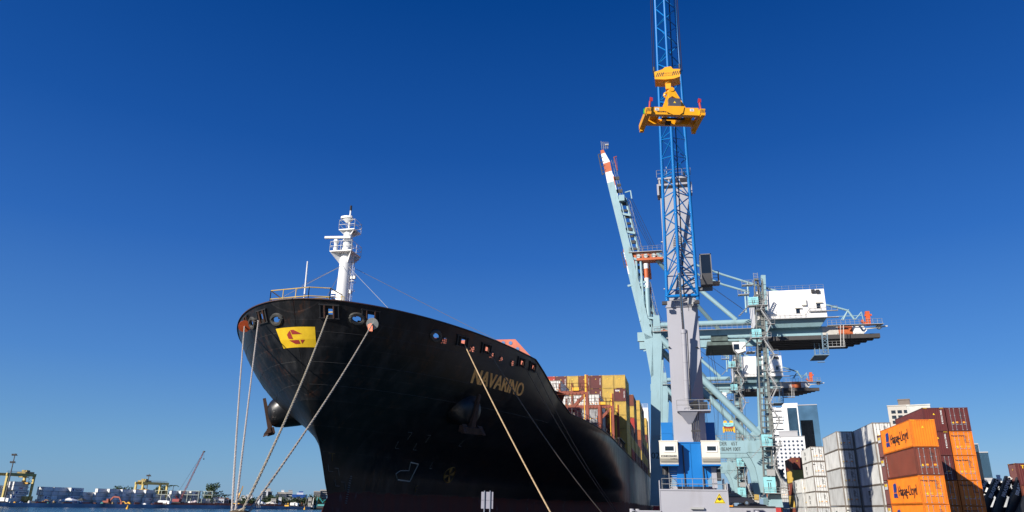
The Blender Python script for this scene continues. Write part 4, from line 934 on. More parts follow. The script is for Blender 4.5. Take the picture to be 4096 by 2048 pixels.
# hoist ropes belong to the crane
HKY = 74.0
hL, hR = onY(2618, 292, HKY), onY(2722, 286, HKY)
q = MB()
for p_, t in ((hL, Tp[0]), (hR, Tp[1])):
    sg_ = -1 if t is Tp[0] else 1
    for dx in (0, .18): q.tube(p_ + Vector((sg_ * dx, 0, 0)), Vector((t.x + sg_ * (dx + .25), t.y - 2.0, t.z)), .035, n=4)
q.tube(onY(2676, 0, 76) * 1, Tp[2] + Vector((0, .4, -2)), .05); q.tube(onY(2676, 0, 78.5), onY(2737, 1190, HY + .9), .07, n=6)
q.build('hoist_rope', mat('greased steel rope', (.045, .035, .035), .5, .4), hc)
# hook block and container spreader (hanging: things of their own)
hb2 = thing('hook_block', 'yellow hoist crossbeam and hook with black hazard stripes hanging before the blue boom', 'hook block', ((hL.x + hR.x) / 2, HKY, onY(2670, 330, HKY).z))
ymat = mat('yellow spreader paint', (.80, .36, .008), .4, var=.08, dirt=.15)
def hp2(px, py, dy=0): p_ = onY(px, py, HKY + dy); return p_
P = [hp2(2618, 302), hp2(2650, 292), hp2(2660, 283), hp2(2684, 280), hp2(2692, 290), hp2(2720, 290), hp2(2720, 320), hp2(2698, 328), hp2(2662, 332), hp2(2620, 331)]
q = MB(); q.prism([Vector((v.x, HKY - .75, v.z)) for v in P], (0, 1.6, 0)); q.build('crossbeam', ymat, hb2)
q = MB()
for x0_, zz_ in ((P[0].x + .12, P[0].z - .1), (P[5].x - .95, P[5].z - .12)):
    for k in range(4): q.prism([(x0_ + k * .22, HKY - .765, zz_ - .6), (x0_ + .1 + k * .22, HKY - .765, zz_ - .6), (x0_ + .32 + k * .22, HKY - .765, zz_ - .1), (x0_ + .22 + k * .22, HKY - .765, zz_ - .1)], (0, .01, 0))
q.build('hazard_stripe', ink, hb2)
q = MB(); c = hp2(2671, 310); text_on(q, 'KONECRANES', .24, (c.x, HKY - .77, c.z), (1, 0, 0), (0, 0, 1)); text_on(q, 'GOTTWALD', .22, (c.x, HKY - .77, c.z - .28), (1, 0, 0), (0, 0, 1)); q.build('lettering', mat('brown lettering', (.25, .10, .01), .6), hb2)
for v in (P[0], P[5]): q = MB(); q.tube((v.x - .1, HKY - .15, v.z + .1), (v.x + .1, HKY - .15, v.z + .1), .38, n=16); q.tube((v.x, HKY, v.z + .1), (v.x, HKY, v.z + 1.1), .12); q.build('rope_socket', dark_steel, hb2)
q = MB(); c1 = hp2(2671, 322); c2 = hp2(2671, 360); c3 = hp2(2671, 378); q.tube((c1.x, HKY, c1.z), (c1.x, HKY, c1.z - .5), .55, .45, n=14); q.box((c1.x - .3, HKY - .3, c2.z), (c1.x + .3, HKY + .3, c1.z - .4)); q.tube((c1.x, HKY, c2.z), (c1.x, HKY, c3.z + .1), .12)
for s_ in (-1, 1): q.path([(c1.x + s_ * (.05 + .45 * math.sin(t)), HKY, c3.z - .1 + .35 * math.cos(t)) for t in [k * .55 for k in range(0, 6)]], [.14, .16, .16, .14, .11, .06], 6)
q.build('ramshorn_hook', ymat, hb2, smooth=True)
SPY = 73.6; sc_ = Vector((hp2(2677, 0).x, SPY, 0))
aL, aR = onY(2592, 452, SPY), onY(2790, 456, SPY); zsp = (aL.z + aR.z) / 2; sc_.x = (aL.x + aR.x) / 2; Ls = aR.x - aL.x
spd = thing('container_spreader', 'yellow telescopic container spreader with red corner flippers, hanging from the hook', 'spreader', (sc_.x, SPY, zsp))
RT = Matrix.Translation((sc_.x, SPY, zsp)) @ Matrix.Rotation(R(14), 4, 'Z')
def sb(): return MB()
hl = Ls / 2
q = sb(); q.box((-hl, -.9, -.68), (hl, -.4, .25)); q.box((-hl, 1.3, -.62), (hl, 1.8, .0)); q.box((-hl + .3, -.4, -.1), (-1.4, 1.3, .0)); q.box((1.4, -.4, -.1), (hl - .3, 1.3, .0)); q.box((-1.0, -.5, -.5), (-.6, 1.6, 0)); q.box((.6, -.5, -.5), (1.0, 1.6, 0)); q.prism([(-1.1, -1.02, .35), (1.1, -1.02, .35), (.9, -1.02, -.45), (.5, -1.02, -.75), (-.2, -1.02, -.75), (-.9, -1.02, -.4)], (0, .1, 0)); q.shift(RT); q.build('main_frame', ymat, spd)
for s_ in (-1, 1):
    q = sb(); x = s_ * (hl + .3); q.box((x - .3, -1.35, -.75), (x + .3, 2.6, -.1)); q.box((x - .22, -1.5, -1.0), (x + .22, -1.0, -.7)); q.box((x - .22, 2.3, -1.0), (x + .22, 2.75, -.7)); q.shift(RT); eb = q.build('end_beam', ymat, spd)
    q = sb()
    for k in range(4): q.prism([(x - .3 + k * .15, -1.362, -.7), (x - .23 + k * .15, -1.362, -.7), (x - .1 + k * .15, -1.362, -.2), (x - .17 + k * .15, -1.362, -.2)], (0, .01, 0))
    q.shift(RT); q.build('hazard_stripe', ink, eb)
    q = sb(); q.tube((s_ * (hl + .15), -1.2, -.1), (s_ * (hl + .05), -1.2, .75), .12); q.prism([(s_ * hl - .15, -1.3, .7), (s_ * hl + .22, -1.3, .75), (s_ * hl + .25, -1.3, 1.15), (s_ * hl - .05, -1.3, 1.25)], (0, .1, 0)); q.shift(RT); q.build('corner_flipper', mat('red flipper paint', (.42, .03, .03), .35), eb)
    q = sb(); q.box((s_ * (hl - .75) - .22, -.92, -.2), (s_ * (hl - .75) + .22, -.905, .12)); q.shift(RT); pl_ = q.build('number_plate', lab_w, spd)
    q = sb(); text_on(q, '04', .27, (s_ * (hl - .75), -.93, -.14), (1, 0, 0), (0, 0, 1)); q.shift(RT); q.build('number', ink, pl_)
q = sb(); text_on(q, 'BROMMA', .26, (-hl + 1.3, -.915, -.42), (1, 0, 0), (0, 0, 1), bold=.015); q.shift(RT); q.build('lettering', ink, spd)
q = sb(); q.prism([(-1.3, -.6, .25), (-.25, -.25, 3.1), (0, -.25, 3.1), (0, -.4, 2.0), (-.42, -.45, 1.7), (-.75, -.6, .25)], (0, .3, 0)); q.prism([(1.45, -.6, .25), (.25, -.25, 3.1), (0, -.25, 3.1), (0, -.4, 2.0), (.42, -.45, 1.7), (.85, -.6, .25)], (0, .3, 0)); q.tube((0, -.4, 2.9), (0, .3, 2.9), .28, n=12); q.shift(RT); q.build('lifting_yoke', ymat, spd)
q = sb(); q.box((-.6, -1.0, .35), (.75, -.5, 1.35)); q.shift(RT); bx_ = q.build('control_box', mat('dark grey cabinet', (.07, .075, .09), .4), spd)
q = sb(); q.prism([(-.1, -1.01, .75), (.2, -1.01, .75), (.05, -1.01, 1.0)], (0, .008, 0)); q.shift(RT); q.build('warning_label', lab_y, bx_)
q = sb(); q.box((-.8, -1.0, -.55), (-.35, -.7, -.05)); q.box((.5, -1.0, -.55), (.95, -.7, -.05)); q.box((-.7, .4, -1.0), (-.1, .9, -.7)); q.tube((-1.2, .3, -.5), (1.4, .3, -.5), .12); q.shift(RT); q.build('hydraulic_motor', black_mat, spd)
q = sb(); q.prism([(-hl - .75, -.7, -.5), (-hl - .45, -.7, -.55), (-hl - .35, -.7, .3), (-hl - .7, -.7, .1)], (0, .1, 0)); q.shift(RT); q.build('green_flipper', mat('green flipper paint', (.03, .35, .05), .4), spd)
# ---------------------------------------------------------------- quayside gantry cranes
GY = 182.0; GD = 17.0
def g(px, py, dy=0.): return onY(px, py, GY + dy)
XW, XN = g(2622, 1900).x, g(3078, 1900).x
gc = thing('gantry_crane', 'near pale teal quayside gantry crane with raised boom and white machinery house', 'crane', ((XW + XN) / 2, GY + GD / 2, 0), 'quayside gantry cranes')
zP = g(2900, 1762).z; zP2 = g(2900, 1812).z
zG1, zG0 = g(2830, 1320).z, g(2830, 1356).z
zH = g(2800, 1290).z
def pbox(name, pts, dy, th, m_=teal, parent=gc, y0=None):
    q = MB(); q.prism([g(x, y, dy) for x, y in pts], (0, th, 0)); return q.build(name, m_, parent)
XWl = [(2613, 1261), (2637, 1261), (2648, 1375), (2643, 1500), (2641, 1990), (2602, 1990), (2604, 1500), (2609, 1400)]
for dy, nm_ in ((0, 'front'), (GD, 'rear')):
    k = MB(); P = [g(x, y) + Vector((0, dy, 0)) for x, y in XWl]; k.prism(P, (0, 1.5, 0)); lg = k.build('waterside_leg', teal, gc)
    k = MB(); P = [g(x, y) + Vector((0, dy, 0)) for x, y in ((3044, 1100), (3062, 1100), (3100, 1990), (3072, 1990))]; k.prism(P, (0, 1.4, 0)); k.build('landside_leg', teal, gc)
    k = MB(); P = [g(x, y) + Vector((0, dy, 0)) for x, y in ((2640, 1762), (3062, 1762), (3078, 1812), (2640, 1812))]; k.prism(P, (0, 1.3, 0)); bm2 = k.build('portal_beam', teal, gc)
    k = MB(); P = [g(x, y) + Vector((0, dy, 0)) for x, y in ((2985, 1808), (3064, 1808), (3092, 1975), (3044, 1970), (3022, 1870), (3006, 1838))]; k.prism(P, (0, 1.2, 0)); k.build('portal_knee', teal, gc); k = MB(); P = [g(x, y) + Vector((0, dy, 0)) for x, y in ((2641, 1808), (2700, 1808), (2664, 1850), (2650, 1960), (2641, 1975))]; k.prism(P, (0, 1.2, 0)); k.build('portal_knee', teal, gc)
    k = MB(); a = g(2636, 1343) + Vector((0, dy + .8, 0)); b_ = g(3040, 1738) + Vector((0, dy + .8, 0)); k.tube(a, b_, .85, n=16); k.prism([g(x, y) + Vector((0, dy + .3, 0)) for x, y in ((3000, 1735), (3036, 1700), (3066, 1745), (3066, 1765), (3030, 1765))], (0, 1, 0)); k.build('diagonal_brace', teal, gc, smooth=True)
    k = MB(); a = g(2636, 1299) + Vector((0, dy + .8, 0)); b_ = g(3004, 1281) + Vector((0, dy + .8, 0)); b_.z = a.z; k.tube(a, b_, .75, n=16); k.build('upper_tie', teal, gc, smooth=True)
    dg = dy + (3.6 if dy == 0 else -3.6); zA_, zB_ = (g(2830, 1320, 3.6).z, g(2830, 1356, 3.6).z); gx = lambda p_: g(p_, 1330, 3.6).x
    k = MB(); k.box((XW - 3, GY + dg, zB_), (gx(3290), GY + dg + 1.0, zA_)); k.box((XW - 3, GY + dg - .5, zB_ - .1), (gx(3290), GY + dg, zB_ + .02)); k.build('trolley_girder', teal, gc)
    k = MB(); k.box((gx(3290), GY + dg, zB_ + .1), (gx(3355), GY + dg + 1, zA_ - .1)); k.build('girder_end_white', mat('off white girder paint', (.50, .47, .43), .6, dirt=.4, streak=True), gc)
    k = MB(); k.box((gx(3355), GY + dg, zB_ + .1), (gx(3412), GY + dg + 1, zA_ - .1)); k.build('girder_end_orange', orange_paint, gc)
    k = MB(); k.prism([(gx(3412), GY + dg, zA_ - .1), (gx(3455), GY + dg, zA_ - .1), (gx(3470), GY + dg, zA_ - 1.4), (gx(3455), GY + dg, zB_ + .1), (gx(3412), GY + dg, zB_ + .1)], (0, 1, 0)); k.build('girder_tip_white', white, gc)
# portal lettering
q = MB(); c = g(2890, 1785); zl = c.z; ym = GY - .01
o = g(2926, 1783); text_on(q, 'UNDER SPREADER    65T', 1.25, (g(2926, 1783).x - 3.5, ym, g(2926, 1782).z), (1, 0, 0), (0, 0, 1), sx=.72, bold=.03); text_on(q, 'UNDER CARGO BEAM 100T', 1.25, (g(2926, 1783).x - 3.5, ym, g(2926, 1804).z), (1, 0, 0), (0, 0, 1), sx=.72, bold=.03); q.build('load_lettering', mat('faded black lettering', (.05, .07, .07), .7), gc)
q = MB(); text_on(q, '02', 2.0, (g(2622, 1830).x, ym, g(2622, 1834).z), (1, 0, 0), (0, 0, 1), sx=1.0, bold=.02); q.build('number_lettering', ink, gc)
# sill beams and bogies along the rails
for X in (XW, XN + .6):
    q = MB(); q.box((X - .8, GY + 1.0, 3.2), (X + .8, GY + GD, 5.0)); q.prism([(X - 1.3, GY - 1, 5.6), (X + 1.3, GY - 1, 5.6), (X + 1.6, GY - 1, 2.9), (X - 1.6, GY - 1, 2.9)], (0, 1.9, 0)); q.build('sill_beam', teal, gc)
    for yy in (-2.2, 1.0, GD - 1, GD + 2.2):
        q = MB(); q.box((X - .75, GY + yy - 1.3, .9), (X + .75, GY + yy + 1.3, 2.8)); 
        for w_ in (-.7, .7): q.tube((X - .3, GY + yy + w_, .5), (X + .3, GY + yy + w_, .5), .45, n=14)
        q.build('bogie', mat('red bogie paint', (.42, .03, .03), .5, var=.15), gc)
# A-frame and apex platform
for dy in (0, GD):
    zt_, zs = g(2617, 1052).z, g(2620, 1262).z
    for i, (ya, yb, m_) in enumerate(((1262, 1148, teal), (1148, 1108, white), (1108, 1070, orange_paint), (1070, 1050, white))):
        a, b_ = g(2624 - (1262 - ya) * .036, ya), g(2624 - (1262 - yb) * .036, yb); a.x = b_.x = XW + .15; k = MB(); k.tube(a + Vector((0, dy + .8, 0)), b_ + Vector((0, dy + .8, 0)), .62, n=14); k.build('mast_column', m_, gc, smooth=True)
ap = g(2630, 1010); zt_ = g(2617, 1035).z
q = MB(); q.box((XW - 2.2, GY - .3, zt_ - .3), (XW + 4.5, GY + 2.6, zt_ + .3)); q.box((XW - 1, GY + .4, zt_), (XW + 1, GY + GD + 1, zt_ + 1.6)); q.prism([(XW - 5.2, GY + .6, zt_ + 1.9), (XW + 3.5, GY + .6, zt_ + 2.2), (XW + 3.5, GY + .6, zt_ + .6), (XW - 2, GY + .6, zt_)], (0, 1.2, 0)); q.build('apex_beam', orange_paint, gc)
q = MB(); q.rail([(XW - 4, GY - .3, zt_ + 2.2), (XW + 4.4, GY - .3, zt_ + 2.4)], 1.2, .04, 1.2, 1); q.rail([(XW - 2.2, GY - .3, zt_ + .3), (XW + 4.5, GY - .3, zt_ + .3)], 1.2, .04, 1.2, 1); q.box((XW - 4.2, GY - .3, zt_ + 2.05), (XW + 4.5, GY + 1.5, zt_ + 2.18)); q.build('apex_gallery', grey_steel, gc)
for dx in (-1.7, .2, 2.2): q = MB(); q.tube((XW + dx, GY - .2, zt_ + .9), (XW + dx, GY + .2, zt_ + .9), .55, n=16); q.build('apex_sheave', mat('pale sheave', (.45, .48, .46), .5), gc)
q = MB()
for dx in (-2.3, -1.2): q.tube((XW + dx, GY + .3, zt_ - .3), (XW + dx + .4, GY + .3, zH + 1), .3, n=8)
q.beam((XW - 4.8, GY + .3, g(2590, 1130).z - .6), (XW, GY + .3, g(2610, 1130).z + .4), .35, .5); q.build('mast_hanger', teal, gc)
for (a, b_) in (((2627, 1010), (2946, 1276)), ((2627, 1035), (2934, 1306))):
    A_, B_ = g(*a), g(*b_)
    for dy in (0,): 
        q = MB(); q.tube(A_ + Vector((0, .9, 0)), B_ + Vector((0, .9 if a[1] == 1010 else GD, 0)), .55, n=12); q.build('back_stay', teal, gc, smooth=True)
for (pts) in (((2650, 1005), (2895, 1094), (3005, 1128), (3151, 1172)), ((2650, 1035), (2893, 1133), (3000, 1164))):
    q = MB(); P = [g(x, y) + Vector((0, 1.2, 0)) for x, y in pts]
    for a, b_ in zip(P[:-1], P[1:]): q.tube(a, b_, .28, n=8)
    q.build('forestay_link', teal, gc, smooth=True)
q = MB()
for a, b_ in (((2640, 1000), (2970, 1235)), ((2640, 1004), (2975, 1240))): q.tube(g(*a), g(*b_), .035, n=4)
for x0_, y0_, x1_, y1_ in ((2600, 990, 2507, 820), (2606, 990, 2512, 800), (2612, 990, 2516, 790), (2622, 990, 2520, 780), (2575, 1000, 2500, 835)): q.tube(g(x0_, y0_, 2), g(x1_, y1_, 2), .05, n=4)
q.build('luffing_rope', dark_steel, gc)
# raised boom, twin box girders
L1 = [(2436, 792), (2452, 786), (2563, 1320), (2520, 1188)]
def boomside(dy, pts_colour):
    for nm3, poly, m_ in pts_colour:
        q = MB(); q.prism([g(x, y) + Vector((0, dy, 0)) for x, y in poly], (0, 1.2, 0)); q.build(nm3, m_, gc)
segs = [('boom_girder', [(2429, 732), (2456, 724), (2610, 1350), (2582, 1358)], teal), ('boom_girder_white', [(2421, 690), (2447, 683), (2456, 724), (2429, 732)], white), ('boom_girder_orange', [(2413, 655), (2440, 646), (2447, 683), (2421, 690)], orange_paint), ('boom_tip_white', [(2404, 616), (2420, 611), (2440, 646), (2413, 655)], white), ('boom_tip_orange', [(2402, 602), (2414, 598), (2420, 611), (2404, 616)], orange_paint)]
boomside(0, segs); boomside(9.5, [(a, [(x + 4, y) for x, y in b_], c_) for a, b_, c_ in segs])
q = MB(); q.prism([g(x, y) for x, y in ((2571, 1330), (2610, 1350), (2614, 1500), (2604, 1510))], (0, 1.2, 0)); q.build('boom_root_bracket', teal, gc)
def along(t, off): # point on the boom centre line t=0 root..1 tip, off in pixels to the right
    return (2596 + (2420 - 2596) * t + off, 1354 + (640 - 1354) * t)
q = MB()
pr_ = [along(t, 34 + (10 if t < .8 else 0)) for t in (0, .2, .4, .6, .78)]
for a, b_ in zip(pr_[:-1], pr_[1:]): q.tube(g(*a, 1.5), g(*b_, 1.5), .32, n=8)
for a, b_ in zip([along(t, 22) for t in (0, .25, .5, .78)][:-1], [along(t, 22) for t in (0, .25, .5, .78)][1:]): q.beam(g(*a, .8), g(*b_, .8), .3, .3)
q.build('boom_stay_link', teal, gc)
q = MB()
for t in (.12, .3, .45, .6, .7, .79): q.beam(g(*along(t, 8), .4), g(*along(t - .01, 48), .4), .35, .55)
q.box(g(*along(.785, 18)) - Vector((0, .5, .9)), g(*along(.785, 40)) + Vector((0, 1.0, .9))); q.build('boom_cross_tie', teal, gc)
q = MB(); pts = [g(*along(t, 50 if t < .8 else 26), 1.0) for t in [k / 30 for k in range(31)]]
for a, b_ in zip(pts[:-1], pts[1:]): q.tube(a, b_, .05, n=4); q.tube(a + Vector((.7, 0, .1)), b_ + Vector((.7, 0, .1)), .04, n=4); q.tube(a, a + Vector((.7, 0, .1)), .035, n=4); q.tube(a, b_ + Vector((.7, 0, .1)), .03, n=4)
q.build('boom_walkway', grey_steel, gc)
for k in range(26):
    t = k / 28; a = g(*along(t, 30), 1.2); q = MB(); q.box(a - Vector((.5 + .3 * (k % 3), .3, .2)), a + Vector((.6, .3, .35 + .3 * (k % 2)))); q.build('trolley_rail_bracket', dark_steel, gc)
q = MB(); a, b_ = g(2393, 618), g(2410, 700); q.beam(a, b_, .25); q.beam(g(2404, 616), a, .2); q.beam(g(2420, 690), b_, .2)
for k in range(1, 5): c = a.lerp(b_, k / 5); q.beam(c, c + Vector((1.2, 0, .25)), .14)
q.build('buffer_frame', dark_steel, gc)
q = MB(); t0 = g(2408, 598); 
for k in range(4): q.tube(t0 + Vector((k * .55, 0, 0)), t0 + Vector((-.2 + k * .5, 0, 2.6 - .3 * k)), .07, n=4)
for k in range(4): q.tube(t0 + Vector((-.1, 0, .5 + k * .6)), t0 + Vector((1.9, 0, .4 + k * .55)), .06, n=4)
q.box(t0 + Vector((.9, -.3, 1.2)), t0 + Vector((1.9, .3, 1.5))); q.build('tip_gallery', grey_steel, gc)
q = MB(); q.beam(g(2456, 630), g(2470, 683), .3); q.beam(g(2454, 630), g(2467, 626), .25); q.tube(g(2466, 630), g(2471, 680), .04); q.build('tip_davit', mat('dark red davit', (.20, .02, .02), .5), gc)
q = MB(); q.beam(g(2500, 770), g(2523, 763), .25); q.beam(g(2522, 764), g(2527, 795), .3); q.build('boom_davit', teal, gc)
# machinery house
h = [g(3027, 1165), g(3302, 1183), g(3306, 1250), g(3300, 1252), g(3075, 1276), g(3050, 1270)]
HYo = .2
x0, x1_ = g(3025, 1220).x, g(3304, 1220).x; zt1 = g(3025, 1166).z; zb1 = g(3070, 1277).z
q = MB(); q.box((x0, GY + HYo, zb1), (x1_, GY + GD - .5, zt1)); q.prism([(x0, GY + HYo, zt1), (x1_, GY + HYo, zt1), (x1_, GY + GD / 2, zt1 + .6), (x0, GY + GD / 2, zt1 + .6)], (0, .1, 0)) if 0 else None
mh = q.build('machinery_house', mat('white cladding', (.82, .80, .77), .5, var=.03, dirt=.12, streak=True), gc)
q = MB(); zf = zG1 + .3
q.hexa([(x0 + 1.5, GY + 1.6, zf), (x1_ - 1.5, GY + 1.6, zf), (x1_ - 1.5, GY + GD - 2, zf), (x0 + 1.5, GY + GD - 2, zf), (x0 + .8, GY + .5, zb1), (x1_ - .2, GY + .5, zb1), (x1_ - .2, GY + GD - 1, zb1), (x0 + .8, GY + GD - 1, zb1)]); q.build('house_base', teal, gc)
q = MB(); q.box((x0 + .2, GY - .4, zb1 - .15), (x1_ + 2.5, GY + HYo + .2, zb1)); q.rail([(x0 + .2, GY - .3, zb1), (x1_ - 5, GY - .3, zb1), (x1_ - 4, GY - .3, zb1 + 1.6), (x1_ + 2.4, GY - .3, zb1 + 1.6)], 1.1, .04, 1.1, 1); q.box((x1_ - 4, GY - .4, zb1 + 1.45), (x1_ + 2.5, GY + HYo, zb1 + 1.6)); q.rail([(x0, GY + HYo, zt1), (x1_, GY + HYo, zt1)], 1.1, .03, 1.6, 1)
q.build('house_gallery', grey_steel, mh)
for px, py, w_, h_, d_, m_ in ((3214, 1211, .55, .75, .6, cream), (3193, 1233, .8, .1, .5, cream), (3275, 1211, .8, .1, .5, cream), (3251, 1166, .4, .42, .5, dark_steel), (3270, 1167, .4, .42, .5, dark_steel)):
    c = g(px, py, HYo); q = MB(); q.box((c.x - w_, GY + HYo - d_, c.z - h_), (c.x + w_, GY + HYo - .002, c.z + h_)); q.build('ventilator', m_, mh)
for px, py in ((3192, 1245), (3274, 1225)): c = g(px, py, HYo); q = MB(); q.box((c.x - .45, GY + HYo - .03, c.z - .6), (c.x + .45, GY + HYo - .005, c.z + .6)); q.build('window', glass_dark, mh)
# landside elevator shaft, cabinets, stairs
def shaft(y0_, y1_, x0_, x1_, w=26):
    q = MB(); a, b_ = g(x0_, y0_, -.9), g(x1_, y1_, -.9); W2 = .95
    for sx in (-1, 1):
        for sy in (0, 1.5): q.beam((a.x + sx * W2, GY - .9 + sy - .9, a.z), (b_.x + sx * W2, GY - .9 + sy - .9, b_.z), .2)
    n_ = int((a.z - b_.z) / 1.3)
    for k in range(n_ + 1):
        p_ = a.lerp(b_, k / n_); q.tube((p_.x - W2, GY - 1.8, p_.z), (p_.x + W2, GY - 1.8, p_.z), .06, n=4); q.tube((p_.x - W2, GY - .3, p_.z), (p_.x + W2, GY - .3, p_.z), .06, n=4)
        if k % 3 == 0: q.box((p_.x - W2, GY - 1.8, p_.z - .25), (p_.x + .0, GY - 1.0, p_.z + .15))
    q.box((a.x - .3, GY - .3, b_.z), (a.x + .3, GY - .2, a.z))
    q.build('elevator_shaft', mat('shaft steel', (.16, .17, .16), .6, .2, var=.3, scale=1), gc)
shaft(1120, 1975, 3040 - 8, 3076)
for px, py, w_, h_ in ((3013, 1208, 36, 35), (3026, 1336, 34, 34), (3067, 1762, 36, 42), (3078, 1940, 40, 55)):
    c = g(px, py, -1.9); hw = w_ * .032; hh = h_ * .031; q = MB(); q.box((c.x - hw, GY - 2.6, c.z - hh), (c.x + hw, GY - 1.9, c.z + hh)); cb_ = q.build('lift_cabinet', teal_door, gc)
    q = MB(); q.box((c.x - .35, GY - 2.62, c.z - hh * .5), (c.x - .2, GY - 2.602, c.z + hh * .3)); q.box((c.x + .1, GY - 2.62, c.z - hh * .5), (c.x + .25, GY - 2.602, c.z + hh * .3)); q.box((c.x - .6, GY - 2.62, c.z + hh * .5), (c.x + .55, GY - 2.602, c.z + hh * .58)); q.build('cabinet_marking', ink, cb_)
    q = MB(); z = c.z - hh; q.box((c.x - 1.6, GY - 3.2, z - .12), (c.x + 3.2, GY - 1.2, z)); q.rail([(c.x - 1.6, GY - 3.1, z), (c.x + 3.2, GY - 3.1, z)], 1.1, .04, 1.0, 1)
    for k in range(7): q.box((c.x - 1.7 - k * .35, GY - 3.0, z - .35 - k * .35), (c.x - 1.3 - k * .35, GY - 2.0, z - .25 - k * .35))
    q.build('landing', grey_steel, gc)
q = MB(); zz = g(3100, 1700).z; c = g(3070, 1795); q.box((c.x - .9, GY - 2.4, g(3070, 1905).z), (c.x + .9, GY - 1.9, g(3070, 1880).z)); q.build('counterweight_box', grey_steel, gc)
def stairs(x0_, y0_, x1_, y1_, off=2.4, w=1.0):
    a, b_ = g(x0_, y0_, off), g(x1_, y1_, off); n_ = max(1, int(abs(a.z - b_.z) / 3.6)); q = MB()
    for k in range(n_):
        p0 = a.lerp(b_, k / n_); p1 = a.lerp(b_, (k + 1) / n_); dx = (1 if k % 2 else -1) * 1.0
        A_ = Vector((p0.x - dx, p0.y, p0.z)); B_ = Vector((p1.x + dx, p1.y, p1.z))
        for s2 in (0, .8):
            q.beam(A_ + Vector((0, -s2, 0)), B_ + Vector((0, -s2, 0)), .08, .25)
            q.tube(A_ + Vector((0, -s2, 1)), B_ + Vector((0, -s2, 1)), .03, n=4)
        m_ = 9
        for j in range(m_): c = A_.lerp(B_, j / m_); q.box(c + Vector((-.15, -.8, -.03)), c + Vector((.15, 0, .03)))
        q.box((B_.x - .9, B_.y - 1, B_.z - .1), (B_.x + .9, B_.y + .2, B_.z)); q.rail([(B_.x - .9, B_.y - 1, B_.z), (B_.x + .9, B_.y - 1, B_.z)], 1.1, .03, .9, 1)
    q.build('stairway', grey_steel, gc)
stairs(3052, 1180, 3078, 1420, -2.2); stairs(3078, 1420, 3106, 1750, -2.2); stairs(3105, 1765, 3120, 1960, -2.2)
# stay posts over the portal, galleries along the girder
q = MB()
for px, y0_, y1_ in ((2990, 1125, 1220), (2980, 1165, 1240)): q.tube(g(px, y0_, -.5), g(px + 5, y1_ + 10, -.5), .22, n=8)
q.build('stay_post', teal, gc)
q = MB()
for px, py in ((2987, 1140), (2972, 1178)): c = g(px, py, -.6); q.box((c.x - 1.2, GY - 1.2, c.z - .15), (c.x + 1.4, GY + .4, c.z)); q.rail([(c.x - 1.2, GY - 1.2, c.z), (c.x + 1.4, GY - 1.2, c.z)], 1.1, .04, .8, 1)
c = g(3020, 1100); 
for k in range(9): q.box((c.x - .5, GY - 1.2, c.z - .4 * k), (c.x + .5, GY - 1.1, c.z - .4 * k + .06))
for dx in (-.5, .5): q.tube((c.x + dx, GY - 1.15, c.z + .2), (c.x + dx, GY - 1.15, c.z - 8), .05, n=4)
q.build('stay_gallery', grey_steel, gc)
q = MB(); q.rail([(XW + 1, GY - .6, zG1), (g(3010, 1310).x, GY - .6, zG1)], 1.15, .04, 1.2, 1); q.box((XW + 1, GY - .7, zG1 - .1), (g(3010, 1310).x, GY, zG1)); q.build('girder_walkway', grey_steel, gc); q = MB(); q.rail([(g(3310, 1310).x, GY - .6, zG1), (g(3530, 1310).x, GY - .6, zG1)], 1.2, .04, 1.0, 1); q.box((g(3310, 1310).x, GY - .7, zG1 - .1), (g(3535, 1310).x, GY + 1, zG1 + .02)); q.build('girder_walkway', grey_steel, gc)
q = MB(); q.rail([(XW, GY - .2, zP), (g(3060, 1760).x, GY - .2, zP)], 1.15, .04, 1.2, 1); q.build('portal_rail', grey_steel, gc)
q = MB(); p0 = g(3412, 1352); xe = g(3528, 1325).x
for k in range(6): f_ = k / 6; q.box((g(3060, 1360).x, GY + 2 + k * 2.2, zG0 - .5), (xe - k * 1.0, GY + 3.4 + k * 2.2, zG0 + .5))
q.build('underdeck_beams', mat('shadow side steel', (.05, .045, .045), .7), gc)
q = MB(); q.tube(g(3305, 1219), g(3391, 1242), .25, n=8); q.tube(g(3391, 1242), g(3418, 1278), .25, n=8); q.tube(g(3391, 1242), g(3372, 1282), .18, n=6); q.tube(g(3365, 1280), g(3395, 1238), .12, n=6); q.tube(g(3345, 1266), g(3450, 1262), .1, n=6); q.tube(g(3420, 1280), g(3446, 1248), .14, n=6); q.tube(g(3446, 1248), g(3455, 1290), .12, n=6); q.build('rear_stay_frame', teal, gc)
q = MB(); a = g(3468, 1246); b_ = g(3475, 1302); q.beam(a, b_, .9, .8); q.beam(g(3458, 1262), g(3486, 1260), .5, .4); q.beam(g(3444, 1282), g(3466, 1300), .8, .5); q.build('service_crane', mat('orange jib paint', (.60, .10, .02), .5), gc)
q = MB(); c = g(3520, 1306); q.ball((c.x, GY + 1, c.z + .2), .7); q.beam((c.x - 3, GY + .6, c.z - .3), (c.x + 1.8, GY + .6, c.z + .2), .3); q.build('cable_reel', mat('pale reel', (.5, .5, .47), .5), gc)
